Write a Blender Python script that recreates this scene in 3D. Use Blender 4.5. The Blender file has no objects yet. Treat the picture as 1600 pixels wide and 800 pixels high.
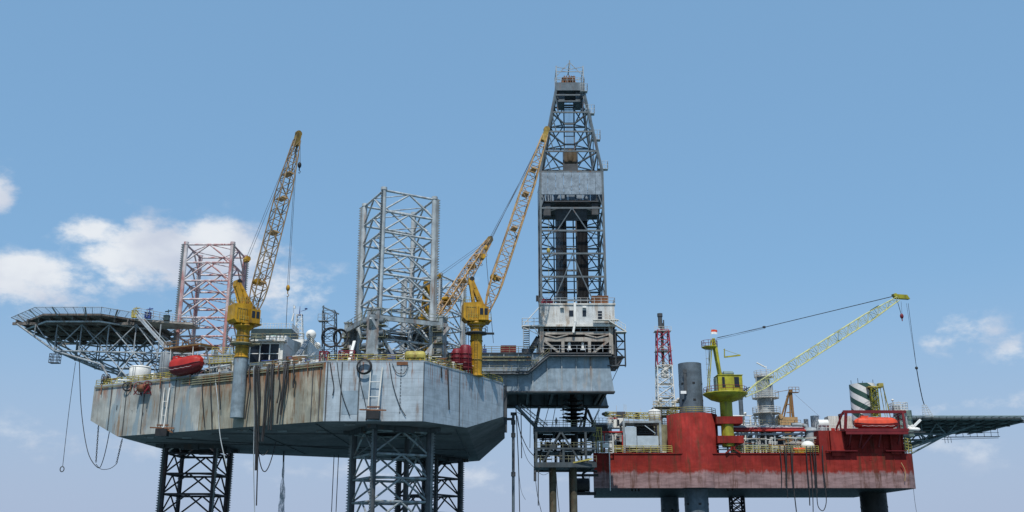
import bpy, math, random
from mathutils import Vector, Matrix
random.seed(7)
R = math.radians
C = bpy.context.scene.collection
scene = bpy.context.scene
SEA = 5.0            # camera height above the sea; all heights below are given from the camera and lifted by SEA
F = 1550.0; TH = R(16.3)

# ---------------------------------------------------------------- camera, sky, sun, exposure
cam_d = bpy.data.cameras.new('camera'); cam = bpy.data.objects.new('camera', cam_d); C.objects.link(cam)
cam.location = (0, 0, SEA); cam.rotation_euler = (R(90) + TH, 0, 0)
cam_d.sensor_width = 36; cam_d.lens = 36 * F / 1600; cam_d.clip_start = .5; cam_d.clip_end = 60000
scene.camera = cam
scene.view_settings.view_transform = 'Standard'; scene.view_settings.look = 'None'
scene.view_settings.exposure = 0.0; scene.view_settings.gamma = 1
SUN_EL, SUN_AZ = 57, 5            # azimuth: degrees to the left of straight behind the camera
sd = Vector((-math.sin(R(SUN_AZ)) * math.cos(R(SUN_EL)), -math.cos(R(SUN_AZ)) * math.cos(R(SUN_EL)), math.sin(R(SUN_EL))))
sl = bpy.data.lights.new('sun', 'SUN'); sl.energy = 4.0; sl.angle = R(.53); sl.color = (1, .955, .88)
so = bpy.data.objects.new('sun', sl); C.objects.link(so); so.rotation_euler = sd.to_track_quat('Z', 'Y').to_euler()
so.location = (0, 0, 200)

def px_dir(u, v):
    d = Vector(((u - 800) / F, math.cos(TH) - (400 - v) / F * math.sin(TH), math.sin(TH) + (400 - v) / F * math.cos(TH)))
    return d.normalized()

def build_world():
    w = bpy.data.worlds.new('World'); scene.world = w; w.use_nodes = True
    nt = w.node_tree; N = nt.nodes; L = nt.links
    for n in list(N): N.remove(n)
    out = N.new('ShaderNodeOutputWorld'); bg = N.new('ShaderNodeBackground'); bg.inputs[1].default_value = 0.10
    L.new(bg.outputs[0], out.inputs[0])
    sky = N.new('ShaderNodeTexSky'); sky.sky_type = 'NISHITA'; sky.sun_disc = False
    sky.sun_elevation = R(SUN_EL); sky.sun_rotation = R(180 + SUN_AZ)
    sky.altitude = 0; sky.air_density = 1.0; sky.dust_density = .6; sky.ozone_density = 1.0
    tc = N.new('ShaderNodeTexCoord')
    def math_(op, a, b=None, c=None):
        n = N.new('ShaderNodeMath'); n.operation = op
        for i, x in enumerate((a, b, c)):
            if x is None: continue
            if isinstance(x, (int, float)): n.inputs[i].default_value = x
            else: L.new(x, n.inputs[i])
        return n.outputs[0]
    def maprange(x, a, b, c, d):
        n = N.new('ShaderNodeMapRange'); n.interpolation_type = 'SMOOTHSTEP'
        L.new(x, n.inputs[0])
        for i, q in enumerate((a, b, c, d)): n.inputs[i + 1].default_value = q
        return n.outputs[0]
    sep = N.new('ShaderNodeSeparateXYZ'); L.new(tc.outputs['Generated'], sep.inputs[0])
    # tint of the sky and a pale band of moist air low over the sea
    tint = N.new('ShaderNodeMix'); tint.data_type = 'RGBA'; tint.blend_type = 'MULTIPLY'; tint.inputs[0].default_value = 1
    L.new(sky.outputs[0], tint.inputs[6]); tint.inputs[7].default_value = SKY_TINT
    veil = N.new('ShaderNodeMix'); veil.data_type = 'RGBA'; veil.inputs[0].default_value = .66
    L.new(tint.outputs[2], veil.inputs[6]); veil.inputs[7].default_value = VEIL
    hz = maprange(sep.outputs[2], .0, .27, HAZE_LOW, 0.0)
    mixh = N.new('ShaderNodeMix'); mixh.data_type = 'RGBA'; L.new(hz, mixh.inputs[0])
    L.new(veil.outputs[2], mixh.inputs[6]); mixh.inputs[7].default_value = HAZE_COL
    # clouds
    ns = N.new('ShaderNodeTexNoise'); ns.inputs['Scale'].default_value = 17; ns.inputs['Detail'].default_value = 9
    ns.inputs['Roughness'].default_value = .62
    mp = N.new('ShaderNodeMapping'); mp.inputs['Scale'].default_value = (1, 1, 1.7); mp.inputs['Location'].default_value = (.3, 0, .17)
    L.new(tc.outputs['Generated'], mp.inputs[0]); L.new(mp.outputs[0], ns.inputs['Vector'])
    total = None
    for (u, v, su, sv, amp) in CLOUDS:
        d = px_dir(u, v)
        right = Vector((d.y, -d.x, 0)).normalized(); up = right.cross(d)
        dr = N.new('ShaderNodeVectorMath'); dr.operation = 'DOT_PRODUCT'; L.new(tc.outputs['Generated'], dr.inputs[0]); dr.inputs[1].default_value = right
        du = N.new('ShaderNodeVectorMath'); du.operation = 'DOT_PRODUCT'; L.new(tc.outputs['Generated'], du.inputs[0]); du.inputs[1].default_value = up
        a = math_('DIVIDE', dr.outputs['Value'], su / F); b = math_('DIVIDE', du.outputs['Value'], sv / F)
        r2 = math_('ADD', math_('MULTIPLY', a, a), math_('MULTIPLY', b, b))
        g = math_('MULTIPLY', math_('EXPONENT', math_('MULTIPLY', r2, -1.0)), amp)
        total = g if total is None else math_('MAXIMUM', total, g)
    dens = math_('ADD', total, math_('MULTIPLY', math_('SUBTRACT', ns.outputs[0], .5), 2.3))
    dens = math_('MULTIPLY', maprange(dens, .34, .98, 0, 1), math_('MINIMUM', math_('MULTIPLY', total, 1.7), 1.0))
    mixc = N.new('ShaderNodeMix'); mixc.data_type = 'RGBA'; L.new(dens, mixc.inputs[0])
    n2 = N.new('ShaderNodeTexNoise'); n2.inputs['Scale'].default_value = 9; n2.inputs['Detail'].default_value = 5
    L.new(mp.outputs[0], n2.inputs['Vector'])
    cc = N.new('ShaderNodeMix'); cc.data_type = 'RGBA'; L.new(maprange(n2.outputs[0], .35, .65, 0, 1), cc.inputs[0])
    cc.inputs[6].default_value = (5.6, 6.2, 7.4, 1); cc.inputs[7].default_value = (8.0, 8.4, 8.9, 1)
    L.new(mixh.outputs[2], mixc.inputs[6]); L.new(cc.outputs[2], mixc.inputs[7])
    L.new(mixc.outputs[2], bg.inputs[0])
SKY_TINT = (1.15, 1.25, 1.25, 1); VEIL = (2.3, 4.5, 7.3, 1); HAZE_LOW = .92; HAZE_COL = (4.0, 4.85, 6.6, 1)
CLOUDS = [(150, 360, 70, 30, 1.05), (235, 395, 105, 58, 1.25), (350, 395, 105, 52, 1.15), (50, 440, 115, 42, 1.15), (-5, 300, 36, 34, .95), (440, 445, 85, 60, .85),
          (700, 450, 60, 40, .6), (1510, 525, 95, 40, .66), (1585, 545, 50, 40, .62), (1560, 630, 130, 20, .72), (100, 690, 380, 34, .45), (600, 740, 400, 40, .42), (1450, 705, 420, 34, .36)]
build_world()

# ---------------------------------------------------------------- helpers
def P(u, v, Y):
    """world point on the view through (u, v) of the survey photo at distance Y (heights from the camera)"""
    e = TH + math.atan((400 - v) / F); z = Y * math.tan(e); d = Y * math.cos(TH) + z * math.sin(TH)
    return Vector(((u - 800) / F * d, Y, z))
def Zv(v, Y): return P(800, v, Y).z
def Xu(u, Y, z): return (u - 800) / F * (Y * math.cos(TH) + z * math.sin(TH))
V = Vector

class MB:
    def __init__(s): s.v = []; s.f = []; s.s = []; s.m = []
    def add(s, vs, fs, smooth=False, mi=0):
        b = len(s.v); s.v += [V(q) for q in vs]
        for f in fs: s.f.append(tuple(b + i for i in f)); s.s.append(smooth); s.m.append(mi)
        return s
    def box(s, x0, x1, y0, y1, z0, z1, mi=0):
        vs = [(x, y, z) for z in (z0, z1) for y in (y0, y1) for x in (x0, x1)]
        return s.add(vs, [(0, 2, 3, 1), (4, 5, 7, 6), (0, 1, 5, 4), (2, 6, 7, 3), (0, 4, 6, 2), (1, 3, 7, 5)], False, mi)
    def obox(s, c, a, b, cc, mi=0):
        """oriented box: centre and three half-extent vectors"""
        c, a, b, cc = V(c), V(a), V(b), V(cc)
        vs = [c + a * i + b * j + cc * k for k in (-1, 1) for j in (-1, 1) for i in (-1, 1)]
        return s.add(vs, [(0, 2, 3, 1), (4, 5, 7, 6), (0, 1, 5, 4), (2, 6, 7, 3), (0, 4, 6, 2), (1, 3, 7, 5)], False, mi)
    def bar(s, p, q, w, h=None, up=(0, 0, 1), mi=0):
        p, q = V(p), V(q); d = (q - p)
        if d.length < 1e-6: return s
        h = h or w; dn = d.normalized(); up = V(up)
        if abs(dn.dot(up)) > .98: up = V((0, 1, 0))
        a = dn.cross(up).normalized(); b = a.cross(dn)
        return s.obox((p + q) / 2, d / 2, a * w / 2, b * h / 2, mi)
    def tube(s, p, q, r, r2=None, n=8, cap=True, mi=0, smooth=True):
        p, q = V(p), V(q); d = (q - p); r2 = r if r2 is None else r2
        if d.length < 1e-6: return s
        dn = d.normalized(); up = V((0, 0, 1)) if abs(dn.z) < .95 else V((0, 1, 0))
        a = dn.cross(up).normalized(); b = a.cross(dn)
        vs = []
        for i in range(n):
            t = 2 * math.pi * i / n; o = a * math.cos(t) + b * math.sin(t)
            vs += [p + o * r, q + o * r2]
        s.add(vs, [(2 * i, 2 * ((i + 1) % n), 2 * ((i + 1) % n) + 1, 2 * i + 1) for i in range(n)], smooth, mi)
        if cap:
            s.add([vs[2 * i] for i in range(n)], [tuple(range(n - 1, -1, -1))], False, mi)
            s.add([vs[2 * i + 1] for i in range(n)], [tuple(range(n))], False, mi)
        return s
    def path(s, pts, r, n=6, mi=0, closed=False):
        pts = [V(q) for q in pts]; rings = []; m = len(pts)
        for i, p in enumerate(pts):
            if closed: d = pts[(i + 1) % m] - pts[i - 1]
            else: d = pts[min(i + 1, m - 1)] - pts[max(i - 1, 0)]
            dn = d.normalized(); up = V((0, 0, 1)) if abs(dn.z) < .9 else V((0, 1, 0))
            a = dn.cross(up).normalized(); b = a.cross(dn)
            if rings:
                # keep the frame continuous
                a = (la - dn * la.dot(dn)).normalized(); b = a.cross(dn)
            la = a
            rings.append([p + (a * math.cos(2 * math.pi * k / n) + b * math.sin(2 * math.pi * k / n)) * r for k in range(n)])
        vs = [q for rg in rings for q in rg]; fs = []
        for i in range(m if closed else m - 1):
            j = (i + 1) % m
            for k in range(n): fs.append((i * n + k, i * n + (k + 1) % n, j * n + (k + 1) % n, j * n + k))
        return s.add(vs, fs, True, mi)
    def lathe(s, c, prof, n=24, mi=0, axis=(0, 0, 1), smooth=True):
        c = V(c); ax = V(axis).normalized(); up = V((0, 1, 0)) if abs(ax.y) < .9 else V((1, 0, 0))
        a = up.cross(ax).normalized(); b = ax.cross(a); vs = []
        for (r, z) in prof:
            for i in range(n):
                t = 2 * math.pi * i / n; vs.append(c + ax * z + (a * math.cos(t) + b * math.sin(t)) * r)
        fs = [(j * n + i, j * n + (i + 1) % n, (j + 1) * n + (i + 1) % n, (j + 1) * n + i) for j in range(len(prof) - 1) for i in range(n)]
        return s.add(vs, fs, smooth, mi)
    def prism(s, poly, z0, z1, mi=0):
        n = len(poly); vs = [(x, y, z0) for x, y in poly] + [(x, y, z1) for x, y in poly]
        return s.add(vs, [tuple(range(n - 1, -1, -1)), tuple(range(n, 2 * n))] + [(i, (i + 1) % n, n + (i + 1) % n, n + i) for i in range(n)], False, mi)
    def ell(s, c, rx, ry, rz, n=16, m=10, z0=-1, mi=0):
        prof = []; c = V(c); vs = []
        for j in range(m + 1):
            t = math.asin(z0) + (math.pi / 2 - math.asin(z0)) * j / m
            for i in range(n):
                p = 2 * math.pi * i / n
                vs.append(c + V((rx * math.cos(t) * math.cos(p), ry * math.cos(t) * math.sin(p), rz * math.sin(t))))
        fs = [(j * n + i, j * n + (i + 1) % n, (j + 1) * n + (i + 1) % n, (j + 1) * n + i) for j in range(m) for i in range(n)]
        return s.add(vs, fs, True, mi)
    def quad(s, a, b, c, d, mi=0): return s.add([a, b, c, d], [(0, 1, 2, 3)], False, mi)
    def build(s, name, mats, parent=None, label=None):
        if not isinstance(mats, (list, tuple)): mats = [mats]
        me = bpy.data.meshes.new(name)
        if parent is not None: org = ORG[parent.name]
        else:
            xs = [q.x for q in s.v]; ys = [q.y for q in s.v]
            org = V(((min(xs) + max(xs)) / 2, (min(ys) + max(ys)) / 2, min(q.z for q in s.v)))
        me.from_pydata([tuple(q - org) for q in s.v], [], s.f)
        for m in mats: me.materials.append(m)
        me.polygons.foreach_set('use_smooth', s.s); me.polygons.foreach_set('material_index', s.m); me.update()
        o = bpy.data.objects.new(name, me); C.objects.link(o)
        ORG[o.name] = org
        if parent is not None: o.parent = parent
        else: o.location = org + V((0, 0, SEA))
        if label: o['label'] = label
        return o
def pieces(mb):
    par = list(range(len(mb.v)))
    def find(i):
        while par[i] != i: par[i] = par[par[i]]; i = par[i]
        return i
    for f in mb.f:
        a = find(f[0])
        for i in f[1:]: par[find(i)] = a
    groups = {}
    for k, f in enumerate(mb.f): groups.setdefault(find(f[0]), []).append(k)
    out = []
    for ks in groups.values():
        idx = sorted({i for k in ks for i in mb.f[k]}); mp = {i: j for j, i in enumerate(idx)}; q = MB()
        q.v = [mb.v[i] for i in idx]; q.f = [tuple(mp[i] for i in mb.f[k]) for k in ks]; q.s = [mb.s[k] for k in ks]; q.m = [mb.m[k] for k in ks]; out.append(q)
    return out
def build_each(mb, name, mats, parent, label=None):
    return [q.build(name, mats, parent, label) for q in pieces(mb)]
ORG = {}
def thing(name, label, cat, loc, group=None):
    o = bpy.data.objects.new(name, None); C.objects.link(o); o.empty_display_size = .5
    ORG[o.name] = V(loc); o.location = V(loc) + V((0, 0, SEA))
    o['label'] = label; o['category'] = cat; o['kind'] = 'thing'
    if group: o['group'] = group
    return o
def tag(o, label, cat, group=None):
    o['label'] = label; o['category'] = cat; o['kind'] = 'thing'
    if group: o['group'] = group
    return o
def copy_tree(o, parent=None):
    c = o.copy(); C.objects.link(c); c.parent = parent; ORG[c.name] = ORG.get(o.name, V((0, 0, 0)))
    for ch in list(o.children): copy_tree(ch, c)
    return c
def lerp(a, b, t): return V(a) * (1 - t) + V(b) * t

# ---------------------------------------------------------------- materials
def mat(name, col, rough=.55, metal=0.0, var=.18, scale=.6, rust=0.0, rustcol=(.16, .06, .025), streak=1.0, bump=.0, strake=0.0, top=None, fade=None, seams=0.0, patch=None, toprust=0.0, spec=.35, trt=.42):
    """painted steel: blotchy colour, vertical rust and dirt streaks, optional plate seams"""
    m = bpy.data.materials.new(name); m.use_nodes = True
    nt = m.node_tree; N = nt.nodes; L = nt.links; bs = N['Principled BSDF']
    bs.inputs['Roughness'].default_value = rough; bs.inputs['Metallic'].default_value = metal; bs.inputs['Specular IOR Level'].default_value = spec
    tc = N.new('ShaderNodeTexCoord')
    def noise(sc, det=5, rgh=.6, stretch=(1, 1, 1), off=0):
        mp = N.new('ShaderNodeMapping'); mp.inputs['Scale'].default_value = stretch; mp.inputs['Location'].default_value = (off, off * .7, off * .3)
        L.new(tc.outputs['Object'], mp.inputs[0]); n = N.new('ShaderNodeTexNoise')
        n.inputs['Scale'].default_value = sc; n.inputs['Detail'].default_value = det; n.inputs['Roughness'].default_value = rgh
        L.new(mp.outputs[0], n.inputs['Vector']); return n.outputs[0]
    def mr(x, a, b, c=0, d=1):
        n = N.new('ShaderNodeMapRange'); n.interpolation_type = 'SMOOTHSTEP'; L.new(x, n.inputs[0])
        for i, q in enumerate((a, b, c, d)): n.inputs[i + 1].default_value = q
        return n.outputs[0]
    def mul(a, b):
        n = N.new('ShaderNodeMath'); n.operation = 'MULTIPLY'
        for i, x in enumerate((a, b)):
            if isinstance(x, (int, float)): n.inputs[i].default_value = x
            else: L.new(x, n.inputs[i])
        return n.outputs[0]
    def mix(f, a, b):
        n = N.new('ShaderNodeMix'); n.data_type = 'RGBA'
        if isinstance(f, (int, float)): n.inputs[0].default_value = f
        else: L.new(f, n.inputs[0])
        for i, x in ((6, a), (7, b)):
            if isinstance(x, tuple): n.inputs[i].default_value = (*x[:3], 1)
            else: L.new(x, n.inputs[i])
        return n.outputs[2]
    dark = tuple(c * (1 - var * 1.6) for c in col); light = tuple(min(.9, c * (1 + var)) for c in col)
    c = mix(mr(noise(scale), .3, .7), dark, light)
    c = mix(mul(mr(noise(.9, 3, .5, (1, 1, .05), 61), .5, .62), var * 1.2), c, tuple(x * .6 for x in col))
    c = mix(mul(mr(noise(2.2, 4, .6, (1, 1, .12), 5), .45, .75), var * 1.6), c, tuple(x * .55 for x in col))
    if patch: c = mix(mul(mr(noise(.5, 3, .5, (1, 1, .22), 41), .50, .58), .8), c, patch)
    if toprust:
        s3 = N.new('ShaderNodeSeparateXYZ'); L.new(tc.outputs['Object'], s3.inputs[0])
        g3 = mr(s3.outputs[2], toprust - 4.0, toprust + .5, 0, 1)
        c = mix(mul(g3, mr(noise(1.3, 5, .65, (1, 1, .10), 51), trt, trt + (.2 if trt < .5 else .1))), c, (.27, .085, .025))
    if strake or seams:
        sp = N.new('ShaderNodeSeparateXYZ'); L.new(tc.outputs['Object'], sp.inputs[0])
    if strake:
        fr = N.new('ShaderNodeMath'); fr.operation = 'FRACT'; L.new(mul(sp.outputs[2], .78), fr.inputs[0])
        a = mr(fr.outputs[0], 0, .10, 1, 0)
        c = mix(mul(a, strake), c, tuple(x * .6 for x in col))
        b = mr(noise(.55, 2, .5, (.3, .3, 4), 3), .48, .56)
        c = mix(mul(b, strake * .45), c, tuple(min(.9, x * 1.2) for x in col))
    if seams:
        ad = N.new('ShaderNodeMath'); ad.operation = 'ADD'; L.new(sp.outputs[0], ad.inputs[0]); L.new(mul(sp.outputs[1], .5), ad.inputs[1])
        fr = N.new('ShaderNodeMath'); fr.operation = 'FRACT'; L.new(mul(ad.outputs[0], seams), fr.inputs[0])
        c = mix(mul(mr(fr.outputs[0], 0, .03, 1, 0), .5), c, tuple(x * .45 for x in col))
    if top:            # second paint over the lower part: (z, colour, softness, ragged)
        sp2 = N.new('ShaderNodeSeparateXYZ'); L.new(tc.outputs['Object'], sp2.inputs[0])
        for (z, colr, soft, rag, under) in top:
            ad = N.new('ShaderNodeMath'); ad.operation = 'ADD'; L.new(sp2.outputs[2], ad.inputs[0]); L.new(mul(mr(noise(.9, 6, .65, (1, 1, .5), z), .25, .75, -1, 1), rag), ad.inputs[1])
            f = mr(ad.outputs[0], z - soft, z + soft, under, 0)
            cb = mix(mr(noise(.7, 6, .65, (.5, .5, 2), z + 9), .35, .65), colr, tuple(x * .6 for x in colr))
            c = mix(f, c, cb)
    if rust:
        st = noise(1.1 * streak, 6, .65, (1, 1, .09), 11)
        bl = noise(.45, 5, .7, (1, 1, .6), 21)
        lo = .62 - rust * .22
        f = mul(mr(st, lo, lo + .13), mr(bl, .36, .62, .15, 1))
        c = mix(mul(f, .85), c, rustcol)
        c = mix(mul(mr(noise(3.2 * streak, 6, .7, (1, 1, .06), 31), .56, .72), min(1, rust * .9)), c, tuple(x * .5 for x in rustcol))
    L.new(c, bs.inputs['Base Color'])
    L.new(mr(noise(1.5, 4), .3, .7, max(.1, rough - .12), min(1, rough + .15)), bs.inputs['Roughness'])
    if bump:
        b = N.new('ShaderNodeBump'); b.inputs['Strength'].default_value = bump; b.inputs['Distance'].default_value = .05
        L.new(noise(2.5, 4), b.inputs['Height']); L.new(b.outputs[0], bs.inputs['Normal'])
    return m
M = {}
M['hull_blue'] = mat('hull_blue', (.36, .42, .47), .5, strake=.6, seams=.16, toprust=8.4, trt=.55, rust=.3, rustcol=(.17, .10, .06), bump=.15, var=.14)
M['hull_bow'] = mat('hull_bow', (.37, .38, .355), .6, seams=.23, rust=.5, rustcol=(.22, .14, .08), bump=.15, var=.25, scale=.22, patch=(.20, .27, .31), toprust=8.6, trt=.47)
M['hull_rusty'] = mat('hull_rusty', (.33, .315, .25), .65, rust=.62, rustcol=(.16, .09, .04), bump=.2, var=.28, streak=2.0, scale=.3, patch=(.22, .225, .19), toprust=8.2, trt=.40)
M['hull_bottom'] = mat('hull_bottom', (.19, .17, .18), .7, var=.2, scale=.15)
M['deck'] = mat('deck', (.12, .14, .12), .8, rust=.4)
M['steel'] = mat('steel', (.31, .345, .37), .5, var=.2, rust=.45, rustcol=(.15, .085, .05))
M['steel_pale'] = mat('steel_pale', (.42, .46, .48), .5, var=.2, rust=.5, rustcol=(.22, .12, .07))
M['steel_bow'] = mat('steel_bow', (.62, .58, .58), .5, var=.12, rust=.95, rustcol=(.36, .10, .09), streak=.5)
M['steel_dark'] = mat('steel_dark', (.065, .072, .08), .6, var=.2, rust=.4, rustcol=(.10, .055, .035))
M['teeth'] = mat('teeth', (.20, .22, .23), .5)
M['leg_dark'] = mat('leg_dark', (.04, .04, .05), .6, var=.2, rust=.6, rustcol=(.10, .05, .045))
M['steel_blue'] = mat('steel_blue', (.10, .13, .155), .55, var=.2, rust=.35)
M['derrick'] = mat('derrick', (.12, .145, .16), .5, var=.18, rust=.45, rustcol=(.13, .075, .05))
M['cant'] = mat('cant', (.25, .32, .38), .55, var=.2, rust=.45, seams=.0, rustcol=(.30, .28, .26), bump=.1)
M['white'] = mat('white', (.74, .74, .71), .5, var=.06, rust=.25, rustcol=(.34, .24, .16))
M['white_worn'] = mat('white_worn', (.62, .61, .57), .6, var=.12, rust=.5, rustcol=(.30, .2, .12))
M['yellow'] = mat('yellow', (.46, .25, .012), .5, var=.22, rust=.65, rustcol=(.18, .09, .02))
M['boom_orange'] = mat('boom_orange', (.46, .29, .13), .5, var=.15, rust=.45, rustcol=(.25, .12, .06))
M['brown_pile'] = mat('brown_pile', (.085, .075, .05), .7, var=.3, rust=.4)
M['tower_red'] = mat('tower_red', (.38, .03, .06), .5, var=.2)
M['patch'] = mat('patch', (.24, .31, .37), .6, var=.15)
M['stain'] = mat('stain', (.33, .34, .34), .65, var=.25, rust=1.0, rustcol=(.22, .10, .05), streak=2.0)
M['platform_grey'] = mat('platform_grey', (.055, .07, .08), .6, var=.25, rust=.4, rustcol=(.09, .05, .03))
M['cabin_grey'] = mat('cabin_grey', (.56, .58, .58), .6, var=.12, rust=.6, rustcol=(.30, .24, .18))
M['gear_grey'] = mat('gear_grey', (.27, .31, .33), .6, var=.25, rust=.55, rustcol=(.14, .08, .05))
M['truss_green'] = mat('truss_green', (.13, .18, .19), .6, var=.2)
M['rust_dark'] = mat('rust_dark', (.09, .06, .03), .6, var=.3)
M['panel'] = mat('panel', (.40, .47, .53), .5, var=.08)
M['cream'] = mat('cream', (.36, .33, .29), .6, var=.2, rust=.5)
M['head'] = mat('head', (.30, .20, .04), .5, var=.4, rust=.6, rustcol=(.05, .03, .015))
M['foot'] = mat('foot', (.23, .29, .33), .6, var=.25, rust=.5)
M['boom_grey'] = mat('boom_grey', (.25, .17, .085), .5, var=.2, rust=.5, rustcol=(.2, .1, .05))
M['rail_yellow'] = mat('rail_yellow', (.42, .36, .09), .6, var=.25, rust=.5)
M['rail_dull'] = mat('rail_dull', (.22, .22, .14), .6, var=.25, rust=.5)
M['rail_white'] = mat('rail_white', (.6, .6, .58), .5, var=.1)
M['lime'] = mat('lime', (.34, .32, .025), .5, var=.2, rust=.5, rustcol=(.16, .12, .03))
M['boom_lime'] = mat('boom_lime', (.52, .52, .22), .45, var=.1)
M['maroon'] = mat('maroon', (.20, .018, .03), .5, var=.2)
M['red'] = mat('red', (.42, .025, .018), .55, var=.12)
M['red_dark'] = mat('red_dark', (.15, .012, .015), .4, var=.12)
M['orange'] = mat('orange', (.68, .075, .03), .5, var=.15, rust=.2, rustcol=(.3, .05, .03))
M['rig_red'] = mat('rig_red', (.25, .027, .022), .85, var=.25, scale=.3, rust=.5, rustcol=(.09, .03, .02), streak=.8, bump=.1, seams=.11, spec=.15, patch=(.19, .022, .02))
M['rig_red_band'] = mat('rig_red_band', (.25, .026, .022), .85, var=.25, scale=.3, rust=.55, rustcol=(.08, .035, .02), streak=.8, bump=.1, seams=.11, spec=.15, patch=(.19, .022, .02),
                        top=[(4.9, (.30, .035, .025), .7, .8, .7), (3.15, (.31, .215, .215), .45, .5, .93)])
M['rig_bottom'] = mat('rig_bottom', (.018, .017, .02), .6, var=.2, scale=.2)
M['rig_leg'] = mat('rig_leg', (.105, .135, .165), .5, var=.2, rust=.3, rustcol=(.06, .06, .06))
M['stripe_green'] = mat('stripe_green', (.025, .075, .06), .5, var=.15)
M['black'] = mat('black', (.018, .018, .02), .55, var=.2)
M['hose'] = mat('hose', (.028, .028, .03), .6, var=.2)
M['cable'] = mat('cable', (.09, .09, .10), .5, var=.1)
M['glass'] = mat('glass', (.015, .02, .03), .12, var=.05)
M['helideck_under'] = mat('helideck_under', (.16, .14, .125), .7, var=.3, rust=.4, rustcol=(.12, .06, .04))
M['helideck_green'] = mat('helideck_green', (.062, .08, .085), .6, var=.2)
M['green'] = mat('green', (.16, .22, .20), .5, var=.2)
M['green_dome'] = mat('green_dome', (.28, .48, .35), .5, var=.1)
M['green_dark'] = mat('green_dark', (.03, .055, .06), .5, var=.2)
M['brown'] = mat('brown', (.24, .13, .045), .55, var=.2, rust=.4)
M['rust'] = mat('rust', (.20, .085, .04), .7, var=.3)
M['blue'] = mat('blue', (.03, .06, .22), .5, var=.2)
M['tarp'] = mat('tarp', (.22, .27, .32), .6, var=.2, scale=1.2, bump=.4)
M['flag_white'] = mat('flag_white', (.8, .8, .8), .7, var=.03)
M['skin'] = mat('skin', (.35, .2, .13), .6, var=.05)
M['overall'] = mat('overall', (.05, .05, .07), .8, var=.1)

def stripe_mat():
    m = bpy.data.materials.new('stripes'); m.use_nodes = True; nt = m.node_tree; N = nt.nodes; L = nt.links; b = N['Principled BSDF']; b.inputs['Roughness'].default_value = .5
    tc = N.new('ShaderNodeTexCoord'); sp = N.new('ShaderNodeSeparateXYZ'); L.new(tc.outputs['Object'], sp.inputs[0])
    def mt(op, a, c):
        n = N.new('ShaderNodeMath'); n.operation = op
        for i, q in enumerate((a, c)):
            if isinstance(q, (int, float)): n.inputs[i].default_value = q
            else: L.new(q, n.inputs[i])
        return n.outputs[0]
    ph = mt('ADD', mt('MULTIPLY', sp.outputs[2], 1 / 2.75), mt('MULTIPLY', mt('ARCTAN2', sp.outputs[1], sp.outputs[0]), 4 / (2 * math.pi)))
    g = mt('GREATER_THAN', mt('FRACT', ph, 0), .52)
    n = N.new('ShaderNodeTexNoise'); n.inputs['Scale'].default_value = 1.2; L.new(tc.outputs['Object'], n.inputs['Vector'])
    w = N.new('ShaderNodeMix'); w.data_type = 'RGBA'; L.new(n.outputs[0], w.inputs[0]); w.inputs[6].default_value = (.55, .55, .54, 1); w.inputs[7].default_value = (.78, .78, .76, 1)
    x = N.new('ShaderNodeMix'); x.data_type = 'RGBA'; L.new(g, x.inputs[0]); L.new(w.outputs[2], x.inputs[6]); x.inputs[7].default_value = (.022, .07, .055, 1)
    L.new(x.outputs[2], b.inputs['Base Color']); return m
M['stripes'] = stripe_mat()
# sea
def sea_mat():
    m = bpy.data.materials.new('sea'); m.use_nodes = True; nt = m.node_tree; N = nt.nodes; L = nt.links
    b = N['Principled BSDF']; b.inputs['Base Color'].default_value = (.05, .125, .14, 1); b.inputs['Roughness'].default_value = .16
    tc = N.new('ShaderNodeTexCoord'); n = N.new('ShaderNodeTexNoise'); n.inputs['Scale'].default_value = .25; n.inputs['Detail'].default_value = 8
    L.new(tc.outputs['Object'], n.inputs['Vector']); bu = N.new('ShaderNodeBump'); bu.inputs['Strength'].default_value = .8; bu.inputs['Distance'].default_value = .8
    L.new(n.outputs[0], bu.inputs['Height']); L.new(bu.outputs[0], b.inputs['Normal']); return m
mb = MB(); mb.box(-30000, 30000, -30000, 30000, -SEA - 3, -SEA)
o = mb.build('sea', sea_mat()); o['kind'] = 'structure'

# ---------------------------------------------------------------- generic builders
def rail(mb, pts, h=1.1, step=1.8, bars=3, r=.035, closed=False):
    pts = [V(q) for q in pts]
    if closed: pts = pts + [pts[0]]
    for a, b in zip(pts, pts[1:]):
        n = max(1, round((b - a).length / step))
        for i in range(n + 1):
            p = lerp(a, b, i / n); mb.tube(p, p + V((0, 0, h)), r * 1.15, n=5)
        for k in range(bars):
            z = V((0, 0, h * (k + 1) / bars)); mb.tube(a + z, b + z, r, n=5)
    return mb
def lattice(mb, a, b, w0, w1, n, r, rb, side=None, depth=1.0, x=False, taper=None):
    """square truss from a to b; widths w0 and w1 (or a profile), n bays, zigzag bracing on all faces"""
    a, b = V(a), V(b); d = (b - a).normalized()
    s = V(side) if side else V((1, 0, 0))
    s = (s - d * s.dot(d)).normalized(); t = d.cross(s)
    def w(k): return taper(k) if taper else w0 + (w1 - w0) * k
    def c(k): return [lerp(a, b, k) + s * (i * w(k) / 2) + t * (j * w(k) / 2 * depth) for i, j in ((-1, -1), (1, -1), (1, 1), (-1, 1))]
    prev = c(0)
    for i in range(n):
        cur = c((i + 1) / n)
        for k in range(4):
            k2 = (k + 1) % 4
            mb.tube(prev[k], cur[k], r, n=6, cap=False)
            mb.tube(cur[k], cur[k2], rb, n=5, cap=False)
            if i == 0: mb.tube(prev[k], prev[k2], rb, n=5, cap=False)
            if x or (i + k) % 2: mb.tube(prev[k], cur[k2], rb, n=5, cap=False)
            if x or not (i + k) % 2: mb.tube(prev[k2], cur[k], rb, n=5, cap=False)
        prev = cur
    return mb
def hang(p, q, sag, n=16):
    p, q = V(p), V(q)
    return [lerp(p, q, i / n) - V((0, 0, 4 * sag * (i / n) * (1 - i / n))) for i in range(n + 1)]
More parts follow.
